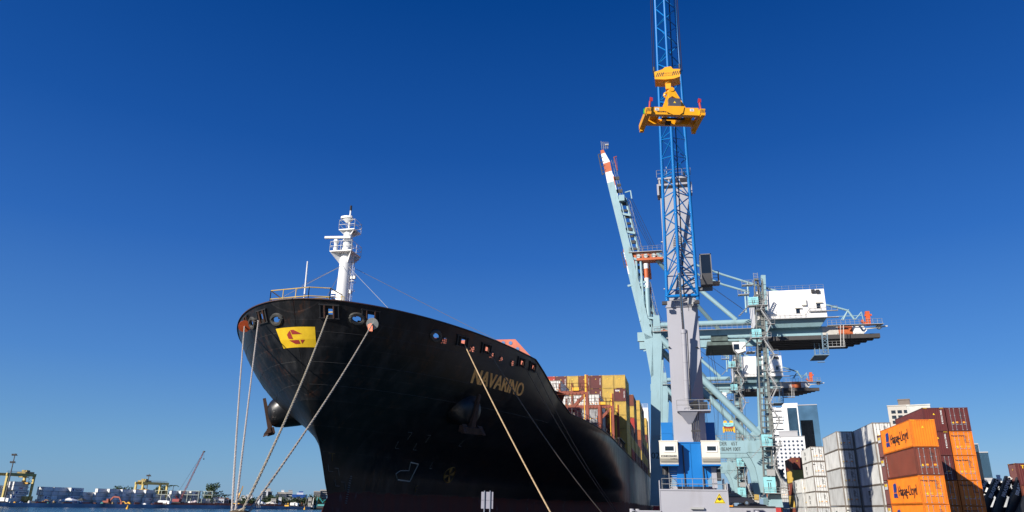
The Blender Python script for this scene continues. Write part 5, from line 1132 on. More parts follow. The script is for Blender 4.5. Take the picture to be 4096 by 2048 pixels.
# hanging maintenance basket
q = MB(); 
for px in (3287, 3308):
    q.beam(g(px, 1333, -.4), g(px + 6, 1412, -.4), .22)
for px in (3257, 3276): q.beam(g(px, 1373, 5), g(px + 4, 1418, 5), .2)
for k in range(5): y = 1340 + k * 15; q.tube(g(3288 + k * 1, y, -.4), g(3309 + k, y + 15, -.4), .07, n=4); q.tube(g(3309 + k, y, -.4), g(3288 + k, y + 15, -.4), .07, n=4)
a, b_ = g(3256, 1428), g(3314, 1418); q.box((a.x, GY - 1, a.z + .2), (b_.x, GY + 6, a.z + .4)); q.box((a.x + .8, GY + .5, a.z - 1.2), (a.x + 2.4, GY + 1, a.z - 1.05)); q.rail([(a.x, GY - 1, a.z + .4), (b_.x, GY - 1, a.z + .4)], 1.2, .04, .8, 1); q.build('hanging_gallery', mat('blue grey steel', (.16, .24, .30), .6), gc)
q = MB(); a, b_ = g(3312, 1388), g(3378, 1384); q.box((a.x, GY - .8, a.z - .2), (b_.x, GY + .4, a.z)); q.rail([(a.x, GY - .8, a.z), (b_.x, GY - .8, a.z)], 1.2, .04, .9, 1)
for px in (3361, 3374):
    q.tube(g(px, 1300, -.8), g(px + 2, 1384, -.8), .07, n=5)
for k in range(16): y = 1300 + k * 5.2; q.tube(g(3361, y, -.8), g(3375, y, -.8), .04, n=4)
q.build('caged_ladder', grey_steel, gc)
# trolley with operator cabin and its ropes
q = MB(); a, b_ = g(2830, 1366), g(2960, 1366); q.box((a.x, GY + 2, zG0 - 1.2), (b_.x, GY + GD - 2, zG0 - .2)); q.box((a.x + 1, GY + 1.6, zG0 - .2), (a.x + 5, GY + 4, zG0 + 1.2)); q.build('trolley', mat('dark trolley steel', (.07, .10, .09), .6, var=.4, scale=1), gc)
a, b_ = g(2928, 1369, 1.0), g(2985, 1412, 1.0); q = MB(); q.prism([(a.x, GY + 1, a.z), (b_.x, GY + 1, a.z), (b_.x, GY + 1, b_.z + .6), (a.x + 1.2, GY + 1, b_.z), (a.x + .4, GY + 1, b_.z + 1)], (0, 2.4, 0)); cb2 = q.build('trolley_cabin', white, gc)
q = MB(); q.box((a.x + .3, GY + .96, b_.z + .9), (a.x + 1.6, GY + .99, a.z - .5)); q.build('cabin_window', glass_dark, cb2)
q = MB(); q.box((b_.x, GY - .5, b_.z - .1), (b_.x + 2.0, GY + 2, b_.z + .1)); q.rail([(b_.x - .5, GY - .5, b_.z + .1), (b_.x + 2, GY - .5, b_.z + .1)], 1.2, .04, .7, 1); q.build('cabin_gallery', grey_steel, gc)
SY_ = GY + 6
sp_t = onY(2913, 1690, SY_)
q = MB()
for dx in (-1.9, -1.5, 1.5, 1.9): q.tube((sp_t.x + dx * .6, SY_, sp_t.z + .6), (sp_t.x + dx * 1.6, SY_ + 1, zG0 - 1), .05, n=4)
for dx in (-3.5, 4.5, 5.2): q.tube((sp_t.x + dx, SY_ + 2, zG0 - 1), (sp_t.x + dx * .8, SY_ + 4, zP + 1), .035, n=4)
q.build('trolley_rope', dark_steel, gc)
hd = thing('gantry_spreader', 'small teal and yellow striped spreader hanging under the near gantry crane', 'spreader', (sp_t.x, SY_, sp_t.z))
c = sp_t; q = MB(); q.prism([(c.x - 1.9, SY_, c.z - .1), (c.x + 1.9, SY_, c.z - .1), (c.x + 1.7, SY_, c.z - 1.2), (c.x + .6, SY_, c.z - 1.5), (c.x - .6, SY_, c.z - 1.5), (c.x - 1.7, SY_, c.z - 1.2)], (0, 2, 0)); q.build('headblock', teal_door, hd)
for s_ in (-1, 1): q = MB(); q.tube((c.x + s_ * 1.1, SY_ + .2, c.z + .1), (c.x + s_ * 1.1, SY_ + .8, c.z + .1), .65, n=16); q.build('sheave', yellow_paint, hd)
q = MB(); q.box((c.x - 1.6, SY_ - .2, c.z - 2.2), (c.x + 1.6, SY_ + 10, c.z - 1.6)); q.build('spreader_beam', mat('dark red spreader', (.28, .03, .02), .5), hd)
q = MB()
for k in range(9):
    x = c.x - 1.5 + k * .34; q.m(k % 2).prism([(x, SY_ - .4, c.z - 2.2), (x + .34, SY_ - .4, c.z - 2.2), (x + .34 + (k - 3.5) * .06, SY_ - .4, c.z - 3.3), (x + (k - 4.5) * .06, SY_ - .4, c.z - 3.3)], (0, .15, 0))
q.build('striped_end', [yellow_paint, ink], hd)
for s_ in (-1, 1): q = MB(); q.box((c.x + s_ * 1.9 - .25, SY_ - .5, c.z - 3.7), (c.x + s_ * 1.9 + .25, SY_ + .3, c.z - 1.6)); q.build('corner_guide', yellow_paint, hd)
hd.scale = (.66, .66, .66); q = MB(); text_on(q, 'SWL 100T', .5, (c.x, SY_ - .01, c.z - .85), (1, 0, 0), (0, 0, 1)); q.build('lettering', ink, hd)
# the far crane is a copy further along the same rails
freeze(gc); far = copy_tree(gc); far.location.y += 83; far['label'] = 'far pale teal quayside gantry crane, smaller and partly hidden behind the near one'
# ---------------------------------------------------------------- cars on the transporter, quay furniture
def car(px, py, d, label, colr, ln=4.8, h_=1.65, yaw=R(-90), zb=0.):
    p = G(px, d); cr_ = thing('parked_car', label, 'car', (p.x, p.y, zb)); Wd = 1.9
    top = [(-2.4, .75), (-2.3, 1.0), (-1.9, 1.1), (-1.25, 1.62), (.2, 1.68), (1.0, 1.15), (2.1, .98), (2.4, .75), (2.4, .35), (-2.4, .35)]
    Mx = Matrix.Translation((p.x, p.y, zb)) @ Matrix.Scale(h_ / 1.68, 4, Vector((0, 0, 1))) @ Matrix.Scale(ln / 4.8, 4, Vector((1, 0, 0)))
    q = MB()
    rings = []
    for y, k in ((-.95, .0), (-.92, .06), (-.72, .0), (.72, .0), (.92, .06), (.95, .0)):
        f_ = .9 if abs(y) > .93 else 1
        rings.append([(x, y * (1 if z < 1.05 else .82), z if z > 1.05 or abs(y) < .93 else z) for x, z in top])
    q.loft(rings); q.shift(Mx); bd = q.build('body', colr, cr_, smooth=False)
    q = MB(); wn = [(-1.75, 1.12), (-1.2, 1.55), (.15, 1.6), (.85, 1.16)]
    for s_ in (-1, 1): q.prism([(x, s_ * (.965 if z < 1.2 else .80), z) for x, z in wn], (0, s_ * .008, 0))
    q.prism([(.95, -.7, 1.2), (.3, -.62, 1.63), (.3, .62, 1.63), (.95, .7, 1.2)], (.03, 0, .03)); q.shift(Mx); q.build('window', glass_dark, cr_)
    for x in (-1.5, 1.5):
        for s_ in (-1, 1):
            q = MB(); q.tube((x, s_ * .78, .36), (x, s_ * .99, .36), .36, n=20); q.shift(Mx); tyre = q.build('wheel', black_mat, cr_); q = MB(); q.tube((x, s_ * .96, .36), (x, s_ * 1.0, .36), .2, n=10); q.shift(Mx); q.build('rim', chrome, tyre)
    for s_ in (-1, 1): q = MB(); q.box((2.2, s_ * .6 - .2, .72), (2.41, s_ * .6 + .2, .88)); q.shift(Mx); q.build('headlight', lab_w, cr_)
    return cr_
cd = 118; zc0 = H(2950, 2022, cd)
car(2940, 2010, cd, 'dark grey car with its nose to the right on the transporter beside the harbour crane', mat('dark grey car paint', (.035, .035, .045), .2, .3), zb=zc0, ln=5.4, h_=1.8)
car(3010, 2020, cd + 12, 'black car mostly hidden behind the dark grey one', mat('black car paint', (.008, .008, .01), .15), zb=H(3010, 2040, cd + 12), ln=4.6, h_=1.4)
tp = G(2960, cd); tr = thing('car_transporter', 'low grey car transporter trailer carrying the dark cars', 'trailer', (tp.x, tp.y, 0))
q = MB(); zz = zc0 - .05; q.box((tp.x - 4.5, tp.y - 1.2, zz - .25), (tp.x + 4.9, tp.y + 14, zz)); q.build('deck', dark_steel, tr)
q = MB(); q.box((tp.x - 4.5, tp.y - 1.3, zz - .9), (tp.x + 4.9, tp.y - 1.2, zz - .28)); q.build('side_skirt', crane_grey, tr)
q = MB(); q.box((tp.x - 3.2, tp.y - 1.4, zz - .12), (tp.x - 1.0, tp.y - 1.3, zz + .04)); q.build('amber_bar', lab_o, tr)
for k in range(3): q = MB(); q.tube((tp.x + 1 + k * 1.2, tp.y - 1.1, .5), (tp.x + 1 + k * 1.2, tp.y - .7, .5), .5, n=18); q.build('wheel', black_mat, tr)
# twin-post sign on the quay edge
sg = thing('quay_sign', 'grey back of a small sign board on two round posts in front of the hull', 'sign', G(1949, 40))
def s40(px, py): return W(px, py, 40)
q = MB(); a, b_ = s40(1924, 1967), s40(1973, 2035); o_ = G(1949, 40); q.box((a.x, o_.y, b_.z), (b_.x, o_.y + .02, (a.z + b_.z) / 2 - .006)); q.box((a.x, o_.y, (a.z + b_.z) / 2 + .006), (b_.x, o_.y + .02, a.z)); q.build('panel', mat('aluminium sign back', (.24, .24, .29), .5, .2), sg)
for px in (1939, 1963): c = s40(px, 1963); q = MB(); q.tube((c.x, o_.y - .05, 0), (c.x, o_.y - .05, c.z), .035, n=8); q.build('post', mat('post grey', (.22, .24, .28), .5, .3), sg)
# ---------------------------------------------------------------- bollards, mooring lines, rat guards
def bollard(p, label):
    t_ = thing('bollard', label, 'bollard', (p.x, p.y, 0), 'mooring bollards')
    q = MB(); q.loft([[(p.x + math.cos(2 * math.pi * k / 18) * r_, p.y + math.sin(2 * math.pi * k / 18) * r_, z) for k in range(18)] for z, r_ in ((0, .5), (.12, .5), (.2, .32), (.6, .3), (.72, .48), (.8, .48), (.86, .3))]); q.build('post', mat('bollard paint', (.10, .07, .03), .7, var=.4), t_)
    return t_
bp_ = W(958, 2046, 40); BZ = bp_.z
q = MB(); q.box((bp_.x - 1.4, bp_.y - 1.4, 0), (bp_.x + 1.4, bp_.y + 1.4, BZ - .75)); pli = q.build('mooring_plinth', concrete); tag(pli, 'low concrete mooring plinth under the roped bollard at the left quay corner', 'plinth')
b0 = bollard(bp_, 'roped bollard on the plinth at the left end of the quay, heaped with knotted rope')
b0.location.z = BZ - .8
KN = MB(); random.seed(3)
for k in range(26):
    a = random.uniform(0, 6.28); r_ = random.uniform(.1, .34); z = BZ - .25 + random.uniform(0, .33); c = Vector((bp_.x + math.cos(a) * r_ * .6, bp_.y + math.sin(a) * r_ * .6, z)); ph = random.uniform(0, 6.28)
    KN.path([c + Vector((math.cos(ph + t) * .16, math.sin(ph + t) * .14, math.sin(t * 1.7 + ph) * .06)) for t in [j * .5 for j in range(9)]], .035, 6)
kn = KN.build('rope_knot', rope_m, b0, smooth=True); kn.location.z = -(BZ - .8); 
ropemats = [rope_m, mat('pale rope', (.42, .38, .34), .9, var=.3, scale=8, bump=.4), mat('tan rope', (.42, .30, .17), .9, var=.3, scale=8), mat('dark wet rope', (.12, .10, .09), .9, var=.3, scale=8), mat('braided khaki rope', (.38, .33, .24), .9, var=.45, scale=9, bump=.8)]
def moor(A_, B_, label, r_, m_, sag=.0, twist=False):
    A_, B_ = Vector(A_), Vector(B_); o = thing('mooring_line', label, 'rope', A_, 'mooring lines') if twist else None
    pts = []
    N = 60
    for k in range(N + 1): t = k / N; p = A_.lerp(B_, t); p.z -= sag * 4 * t * (1 - t); pts.append(p)
    if twist:
        d = (B_ - A_).normalized(); x = d.cross(Vector((0, 0, 1))).normalized(); y = d.cross(x); L = (B_ - A_).length; n_ = int(L / .14)
        for s_ in range(3):
            q = MB(); pp = []
            for k in range(n_ + 1): t = k / n_; c = A_.lerp(B_, t); c.z -= sag * 4 * t * (1 - t); a = k * .62 + s_ * 2.094; pp.append(c + (x * math.cos(a) + y * math.sin(a)) * r_ * .5)
            q.path(pp, r_ * .6, 5); st_ = q.build('strand', m_, o, smooth=True)
        return o
    q = MB(); q.path(pts, r_, 6); o = q.build('mooring_line', m_, smooth=True); return tag(o, label, 'rope', 'mooring lines')
F = {k: hull(t_, z_, sd, .35) for k, (t_, z_, sd, *_r) in enumerate(OP)}
f_orange = hull(*hit(997, 1300, -1), -1, .5); f_left = F[5] + Vector((0, -.1, -.35)); f_right = F[3] + Vector((0, -.2, -.4)); f_silver = hull(*hit(1484, 1290, 1), 1, .5)
KP = Vector((bp_.x, bp_.y, BZ))
def bpt(px, py, d=40): return W(px, py, d)
moor(f_orange, bpt(928, 2052, 40.2), 'pale rope from the orange disc, leftmost of the mooring lines', .06, ropemats[1], .7, True)
moor(f_left, bpt(942, 2050, 40), 'pale rope just right of the orange disc rope, second mooring line from the left', .058, ropemats[1], 1.0, True)
moor(f_right, bpt(972, 2040, 39.6), 'thick braided rope from the first bow window down to the knotted bollard', .075, ropemats[4], .7, True)
moor(f_silver, bpt(985, 2062, 39.6), 'grey-brown rope from the silver disc down to the left bollard', .065, ropemats[0], .5, True)
QX = -8.8
def qend(px, py): p = onX(px, py, QX); return p
e1 = qend(2230, 2054); e2 = qend(2430, 2047); e3, e4 = qend(2488, 2050), qend(2478, 2047)
for p, lb in ((e1, 'bollard at the near quay edge taking the golden rope'), (e2, 'bollard further along the quay edge taking the dark rope'), (e3, 'bollard furthest along the quay edge with two thin ropes')): bollard(p, lb)
fA, fB, fC, fD = F[7] + Vector((.1, -.1, -.4)), F[8] + Vector((.1, 0, -.3)), F[10] + Vector((.1, 0, -.3)), F[9] + Vector((.1, 0, -.3))
moor(fA, Vector((e1.x, e1.y, .75)), 'golden sunlit rope crossing in front of the ship name to the near quay bollard', .06, ropemats[2], .3)
moor(fB, Vector((e2.x, e2.y, .75)), 'dark rope right of the golden one, running to the middle quay bollard', .06, ropemats[3], .8)
moor(fC, Vector((e3.x, e3.y, .75)), 'upper of the two thin dark ropes right of the ship name', .05, ropemats[3], 1.2)
moor(fD, Vector((e4.x, e4.y, .75)), 'lower of the two thin dark ropes right of the ship name', .05, ropemats[3], .8)
def guard(c, d, label, m_, r_=.55):
    d = Vector(d).normalized(); t_ = thing('rat_guard', label, 'rope guard', c, 'rope guards'); q = MB(); q.tube(c - d * .03, c + d * .03, r_, n=22); dk_ = q.build('disc', m_, t_)
    q = MB(); q.beam(c + d * .035, c + d * .05 - Vector((0, 0, r_)), .1, .02, d); q.build('seam', dark_steel, t_); return t_
guard(f_orange, (bp_ - f_orange), 'round orange disc on the leftmost mooring line', mat('orange disc', (.75, .12, .03), .5, var=.03), .6)
gs = guard(f_silver, (bp_ - f_silver), 'round silver disc with orange lower flap on the right bow rope', mat('silver disc', (.62, .66, .66), .25, .6), .6)
q = MB(); d_ = (bp_ - f_silver).normalized(); c = f_silver + d_ * .06; q.prism([c + Vector((-.5, 0, .1)), c + Vector((.05, 0, .0)), c + Vector((.1, 0, -.75)), c + Vector((-.35, 0, -.7))], (0, -.04, 0)); q.build('orange_flap', mat('orange disc', (.75, .12, .03)), gs)
# ---------------------------------------------------------------- reach stackers with black booms
random.seed(11)
boomM = mat('black boom paint', (.018, .019, .024), .35, var=.1)
for i, (bx, by, tx_, ty_) in enumerate(((3893, 2035, 3946, 1923), (3936, 2035, 3996, 1918), (3990, 2035, 4044, 1908), (4047, 2033, 4094, 1898), (4090, 2036, 4150, 1930))):
    d = 130 - i * 1.4
    A_, B_ = W(bx, by, d), W(tx_, ty_, d); B_.y = A_.y
    WORD = ['leftmost', 'second from the left', 'middle', 'fourth from the left', 'rightmost'][i]
    t_ = thing('reach_stacker', f'black reach stacker with raised boom lettered in white, {WORD} of the five', 'reach stacker', (A_.x, A_.y, 0), 'reach stackers parked in a row')
    D = (B_ - A_).normalized(); U = Vector((0, 1, 0)); Nn = D.cross(U).normalized()
    if Nn.z > 0: Nn = -Nn
    Lb = (B_ - A_).length
    q = MB(); q.beam(A_, B_, .7, .85, Nn); q.beam(A_ - D * 2, A_ + D * Lb * .42, .8, .98, Nn); bo = q.build('boom', boomM, t_)
    q = MB(); c = A_ + D * Lb * .7 - Vector((0, .41, 0)) + Nn * .24; text_on(q, 'BRASMAQ', .66, c, D, -Nn, bold=.035); q.build('lettering', wh_ink, bo)
    q = MB(); yo = Vector((0, .5, 0)); q.beam(B_ + yo - D * .2, B_ + yo + Nn * 2.6 - D * .5, .6, .5, D); q.beam(B_ + yo + Nn * .4 - D * 1.6, B_ + yo + Nn * 2.5 - D * .9, .3, .3, D); q.prism([B_ + yo + Nn * 1.6, B_ + yo + Nn * 2.6 - D * .3, B_ + yo + Nn * 2.3 - D * 1.3, B_ + yo + Nn * 1.5 - D * 1.0], (0, .3, 0)); q.build('boom_head', mat('dark boom head', (.03, .03, .032), .5, var=.4, scale=2), t_)
    q = MB(); q.tube(A_ + yo + Nn * 3.2 - D * 1.5, A_ + Nn * .8 + D * Lb * .55, .16); q.tube(A_ + Nn * 3.6 + Vector((0, .8, 0)) - D * 1.5, A_ + Nn * .8 + D * Lb * .7, .09); q.build('lift_cylinder', dark_steel, t_)
    q = MB(); bx0 = A_.x - 3.6; q.box((bx0, A_.y + .6, .8), (bx0 + 8, A_.y + 3.2, 1.9)); q.box((bx0 + 2.5, A_.y + 1.4, 1.9), (bx0 + 4.6, A_.y + 2.6, 3.0)); q.build('chassis', boomM, t_)
    for w_ in (.9, 6.6): q = MB(); q.tube((bx0 + w_, A_.y + .1, .8), (bx0 + w_, A_.y + .8, .8), .8, n=20); q.build('wheel', black_mat, t_)
# ---------------------------------------------------------------- city buildings
def building(name, label, px0, px1, ytop, d, depth, m_, yaw=0., roof=None, wins=None, group=None, zbase=0., cat='building'):
    """front face spans the pixel columns; yaw turns the block about its near left corner; wins=(columns, rows, w, h, material, face)"""
    fx = lambda p_: p_ + (p_ - 2179) / (ytop + 7326) * (2045 - ytop)
    a = G(fx(px0), d); b_ = G(fx(px1), d); wid = (b_ - a).length; zt = H((px0 + px1) / 2, ytop, d)
    ux = (b_ - a).normalized(); ux = Matrix.Rotation(yaw, 3, 'Z') @ ux; uy = Vector((-ux.y, ux.x, 0))
    r = thing(name, label, cat, (a.x, a.y, 0), group); q = MB()
    P = [a, a + ux * wid, a + ux * wid + uy * depth, a + uy * depth]
    q.prism([(p.x, p.y, zbase) for p in P], (0, 0, zt - zbase)); q.build('wall', m_, r)
    q = MB(); P2 = [p + (p - (P[0] + P[2]) / 2).normalized() * .3 for p in P]; q.prism([(p.x, p.y, zt) for p in P2], (0, 0, .5)); q.build('roof', roof or m_, r)
    def win(face, x, z, w_, h_, mm, nm_='window'):
        o = a if face == 0 else a + ux * wid if face == 1 else a; dx = ux if face == 0 else uy; nn = -uy if face == 0 else (ux if face == 1 else -ux)
        c = o + dx * x + nn * .06; q = MB(); q.quad(*[(c.x + dx.x * s_ * w_ / 2, c.y + dx.y * s_ * w_ / 2, z + t * h_ / 2) for s_, t in ((-1, -1), (1, -1), (1, 1), (-1, 1))]); q.prism([(v.x + nn.x * .0, v.y, v.z) for v in q.v], -nn * .05); q.build(nm_, mm, r)
    for (face, cols, rows, w_, h_, mm, z0, z1, x0, x1, nm_) in wins or ():
        L = wid if face == 0 else depth
        for i in range(cols):
            for j in range(rows): win(face, L * (x0 + (x1 - x0) * (i + .5) / cols), zt * (z0 + (z1 - z0) * (j + .5) / rows), w_ if w_ > 0 else L * (x1 - x0) * -w_ / cols, h_ if h_ > 0 else zt * (z1 - z0) * -h_ / rows, mm, nm_)
    return r, a, ux, uy, wid, zt
wb = mat('white facade', (.74, .74, .74), .6, var=.03, scale=.05); gb = mat('beige facade', (.46, .43, .38), .7, var=.06, scale=.05); gw = mat('grey facade', (.36, .36, .37), .7, var=.06, scale=.05)
gl_b = mat('blue curtain glass', (.10, .20, .29), .12, .4, var=.25, scale=.12); gl_d = mat('dark curtain glass', (.012, .014, .018), .15, .2, var=.4, scale=.12); wn_m = mat('window glass', (.05, .07, .10), .2, var=.2)
D0 = 520
building('office_tower', 'white office tower with dark horizontal window bands behind the gantry leg', 3068, 3128, 1633, D0 + 6, 30, wb, wins=[(0, 1, 15, -.98, .9, wn_m, .12, 1.0, 0, .98, 'window_band')])
building('office_tower', 'tall white slab tower with one vertical glass strip', 3128, 3190, 1616, D0, 34, wb, wins=[(0, 1, 1, 6.0, -.92, gl_b, .1, 1.0, .5, .72, 'glass_strip')])
building('glass_tower', 'blue glass tower with a black glass panel beside the white slab', 3190, 3268, 1621, D0 - 6, 26, gl_b, wins=[(0, 1, 1, -1, -1, gl_d, .05, .86, .06, .70, 'dark_panel'), (0, 7, 12, -.9, -.86, gl_d, .05, .86, .08, .68, 'window_pane'), (1, 4, 14, -.94, -.94, mat('pale curtain glass', (.10, .20, .28), .12, .4, var=.3, scale=.1), .0, 1., 0, 1, 'window_pane')], roof=gw)
building('hotel_building', 'white hotel block with a grid of square blue windows behind the containers', 3040, 3218, 1749, 430, 24, wb, wins=[(0, 10, 11, 1.1, 1.1, mat('blue hotel glass', (.09, .13, .20), .2), .4, .97, .02, .98, 'window'), (1, 1, 5, -.9, 1.2, gl_b, .6, 1, 0, .9, 'window_band')], roof=gw)
building('roof_block', 'grey plant block on the roof of the white hotel', 3115, 3190, 1727, 438, 12, gw, zbase=40)
building('apartment_tower', 'beige apartment tower with a brown rooftop pavilion above the maroon containers', 3550, 3640, 1624, 420, 20, gb, wins=[(0, 3, 14, 2.0, 1.6, wn_m, .3, .97, .1, .95, 'window')])
building('roof_pavilion', 'brown rooftop pavilion on the beige apartment tower', 3592, 3640, 1600, 424, 10, mat('brown pavilion', (.16, .13, .11), .7), zbase=45)
building('office_block', 'pale grey office block with a small green emblem beside the beige tower', 3627, 3722, 1622, 380, 20, mat('pale facade', (.50, .50, .46), .6), wins=[(0, 1, 1, 2.5, 3.0, mat('green emblem', (.03, .16, .10)), .88, .96, .35, .5, 'emblem')])
building('office_block', 'low blue-grey building peeping over the maroon container', 3582, 3640, 1679, 340, 20, gl_b)
building('glass_tower', 'narrow grey ribbed tower behind the orange containers at right', 3880, 3916, 1778, 420, 20, gw, wins=[(0, 3, 1, 1.0, -1, gl_b, .5, 1, .1, .95, 'rib')])
building('glass_tower', 'dark glass tower right of the orange containers', 3868, 3922, 1812, 400, 16, gl_d)
building('office_tower', 'grey tower with teal glass crown right of the orange containers', 3920, 3955, 1811, 400, 14, gw, wins=[(0, 1, 1, -1, -1, gl_b, .62, 1.0, 0, 1, 'crown_glass'), (0, 1, 6, -.8, 1.3, wn_m, .05, .6, .1, .9, 'window_band')])
building('house', 'small white rooftop house behind the black booms', 3962, 4010, 1918, 420, 14, wb, wins=[(0, 1, 1, 1.2, 1.6, wn_m, .6, .9, .6, .9, 'window')])
building('house', 'small white stair tower on the rooftop house behind the black booms', 3988, 4004, 1904, 425, 6, wb)
# ---------------------------------------------------------------- far shore
def fz(px, py): return onZ(px, py, -2.5)
S0, S1, S2 = fz(-250, 2024), fz(1240, 2038), fz(1420, 2040)
dirS = (S1 - S0).normalized()
q = MB(); back = Vector((-900, 600, 0)); lft = S0 + (S0 - S1) * 1.0
q.prism([(lft.x, lft.y, -6), (S1.x, S1.y, -6), (S1.x - 400, S1.y + 1800, -6), (-4000, 3500, -6), (-4000, 0, -6)], (0, 0, 5.7)); q.build('far_quay', asph)['kind'] = 'structure'
q = MB(); q.prism([(S1.x - 8, S1.y, -6), (S1.x + 260, S1.y + 330, -6), (-40, 2600, -6), (-1500, 2600, -6)], (0, 0, 4.6)); q.build('far_shore', mat('far shore ground', (.12, .10, .07), .9, var=.4, scale=.05))['kind'] = 'structure'
def Sq(px, off=0., z=-.3):       # ground point on the far quay: pixel column, metres behind the quay edge
    r = ray(px, horizon_y(px)); r.z = 0; A_ = S0.copy(); A_.z = 0; n_ = Vector((-dirS.y, dirS.x, 0)); 
    if n_.dot(r) < 0: n_ = -n_
    k = (A_ + n_ * off).dot(n_) / r.dot(n_); p = r * k; p.z = z; return p
def dist(p): return math.hypot(p.x, p.y)
wallm = mat('blue grey quay wall', (.30, .35, .42), .8, var=.45, scale=.06, dirt=.5, dirtcol=(.03, .035, .04), streak=True)
q = MB(); n_ = Vector((dirS.y, -dirS.x, 0)); n_ = n_ if n_.dot(-S0) > 0 else -n_
a = lft + n_ * .4; b_ = S1 + n_ * .4; q.prism([(a.x, a.y, -4), (b_.x, b_.y, -4), (b_.x - n_.x * .5, b_.y - n_.y * .5, -4), (a.x - n_.x * .5, a.y - n_.y * .5, -4)], (0, 0, 4.1)); tag(q.build('quay_wall', wallm), 'long blue-grey quay wall across the water at the left', 'quay wall')
fmesh = {}
def fbox(col, end_col, p, label, group, ln=12.6, logo=None):
    key = col
    if key not in fmesh:
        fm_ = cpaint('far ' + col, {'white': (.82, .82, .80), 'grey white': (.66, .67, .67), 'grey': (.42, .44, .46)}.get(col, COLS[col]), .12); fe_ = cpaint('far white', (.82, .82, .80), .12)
        hw = CW / 2; q = MB(); q.m(0).box((-hw, .1, 0), (hw, CL, CH)); q.m(1).box((-hw + .1, 0, .12), (hw - .1, .099, CH - .12)); q.m(2)
        for x in (-hw, hw - .12): q.box((x - .01, -.02, 0), (x + .13, .12, CH)); 
        q.box((-hw, -.02, -.01), (hw, .11, .12)); q.box((-hw, -.02, CH - .12), (hw, .11, CH + .01))
        for x in (-.02, -.65, .6): q.box((x, -.015, .15), (x + .05, .0, CH - .15))
        q.box((hw - .02, .1, -.005), (hw + .015, CL, .1)); q.box((hw - .02, .1, CH - .1), (hw + .015, CL, CH + .005))
        o = q.build('distant_container', [fm_, fe_, frame_grey]); fmesh[key] = o.data; bpy.data.objects.remove(o)
    o = bpy.data.objects.new('shipping_container', fmesh[key]); COL.objects.link(o); o.location = p; tag(o, label, 'container', group)
    if logo:
        q = MB(); X = CW / 2 + .03
        if logo == 'Hapag-Lloyd': q.m(1).prism([(X, 1.2, .7), (X, 2.7, .7), (X, 3.0, 2.2), (X, 1.7, 2.2)], (.01, 0, 0)); q.m(0); text_on(q, logo, 1.3, (X, 7.2, 1.0), (0, 1, 0), (0, 0, 1), bold=.05)
        else: q.m({'ONE': 2, 'EVERGREEN': 3}.get(logo, 0)); text_on(q, logo, 1.7 if len(logo) < 5 else 1.2, (X, 6.5, .8), (0, 1, 0), (0, 0, 1), bold=.06)
        q.build('lettering', [ink, blue_ink, rd_ink, mat('green lettering', (.02, .25, .08))]).parent = o
    return o
GF = 'containers stacked on the far quay'
blocks = [(-40, 3, 4, 22, ''), (20, 3, 5, 20, ''), (150, 2, 4, 24, ''), (195, 1, 4, 26, ''), (262, 2, 4, 28, ''), (318, 1, 3, 30, ''), (372, 1, 4, 30, ''), (425, 1, 4, 30, ''), (477, 1, 4, 32, ''), (525, 1, 4, 32, ''), (572, 1, 4, 32, ''), (612, 1, 3, 32, ''), (672, 1, 4, 34, ''), (712, 1, 4, 34, ''), (756, 1, 4, 34, ''), (800, 1, 2, 36, '')]
lg_ = {(1, 1): 'Hapag-Lloyd', (1, 2): 'Hapag-Lloyd', (1, 3): 'ONE', (2, 0): 'Hapag-Lloyd', (2, 1): 'Hapag-Lloyd', (4, 3): 'Hapag-Lloyd', (4, 1): 'Hapag-Lloyd', (4, 0): 'ONE', (5, 2): 'CSAV', (7, 2): 'MSC', (8, 2): 'TEXA', (9, 2): 'EVERGREEN', (10, 1): 'ONE', (11, 2): 'MSC', (12, 2): 'EVERGREEN', (12, 1): 'MSC', (14, 0): 'Hapag-Lloyd', (14, 1): 'Hapag-Lloyd', (14, 2): 'Hapag-Lloyd', (14, 3): 'ONE'}
pal = ['grey white', 'white', 'grey white', 'white', 'grey', 'grey white']
BN = ['first', 'second', 'third', 'fourth', 'fifth', 'sixth', 'seventh', 'eighth', 'ninth', 'tenth', 'eleventh', 'twelfth', 'thirteenth', 'fourteenth', 'fifteenth', 'sixteenth']
for bi, (px, cols, n_, off, _) in enumerate(blocks):
    base = Sq(px + 8 * (cols - 1), off, -.3)
    for c in range(cols):
        for k in range(n_):
            p = base + Vector((-c * (CW + .15), (1.5 if (k + bi) % 3 == 0 else 0), k * PIT)); cc = pal[(bi * 2 + k + c) % 6]
            if (bi, k) in lg_: cc = 'white' if lg_[bi, k] != 'CSAV' else 'grey white'
            fbox(cc, None, p, f'{cc} container across the water, {BN[bi]} block from left, {tier_word(k, n_)}' + (f', {["nearest", "middle", "far"][c]} row' if cols > 1 else ''), GF, logo=lg_.get((bi, k)) if c == 0 else None)
    base2 = base + Vector((1.2, 13.2, 0))
    if bi in (2, 4, 6, 7, 9, 12):
        for k in range(max(1, n_ - 1)):
            cc = pal[(bi + k * 2) % 6]; fbox(cc, None, base2 + Vector((0, 0, k * PIT)), f'{cc} container across the water, behind {BN[bi]} block from left, {tier_word(k, n_ - 1)}', GF)
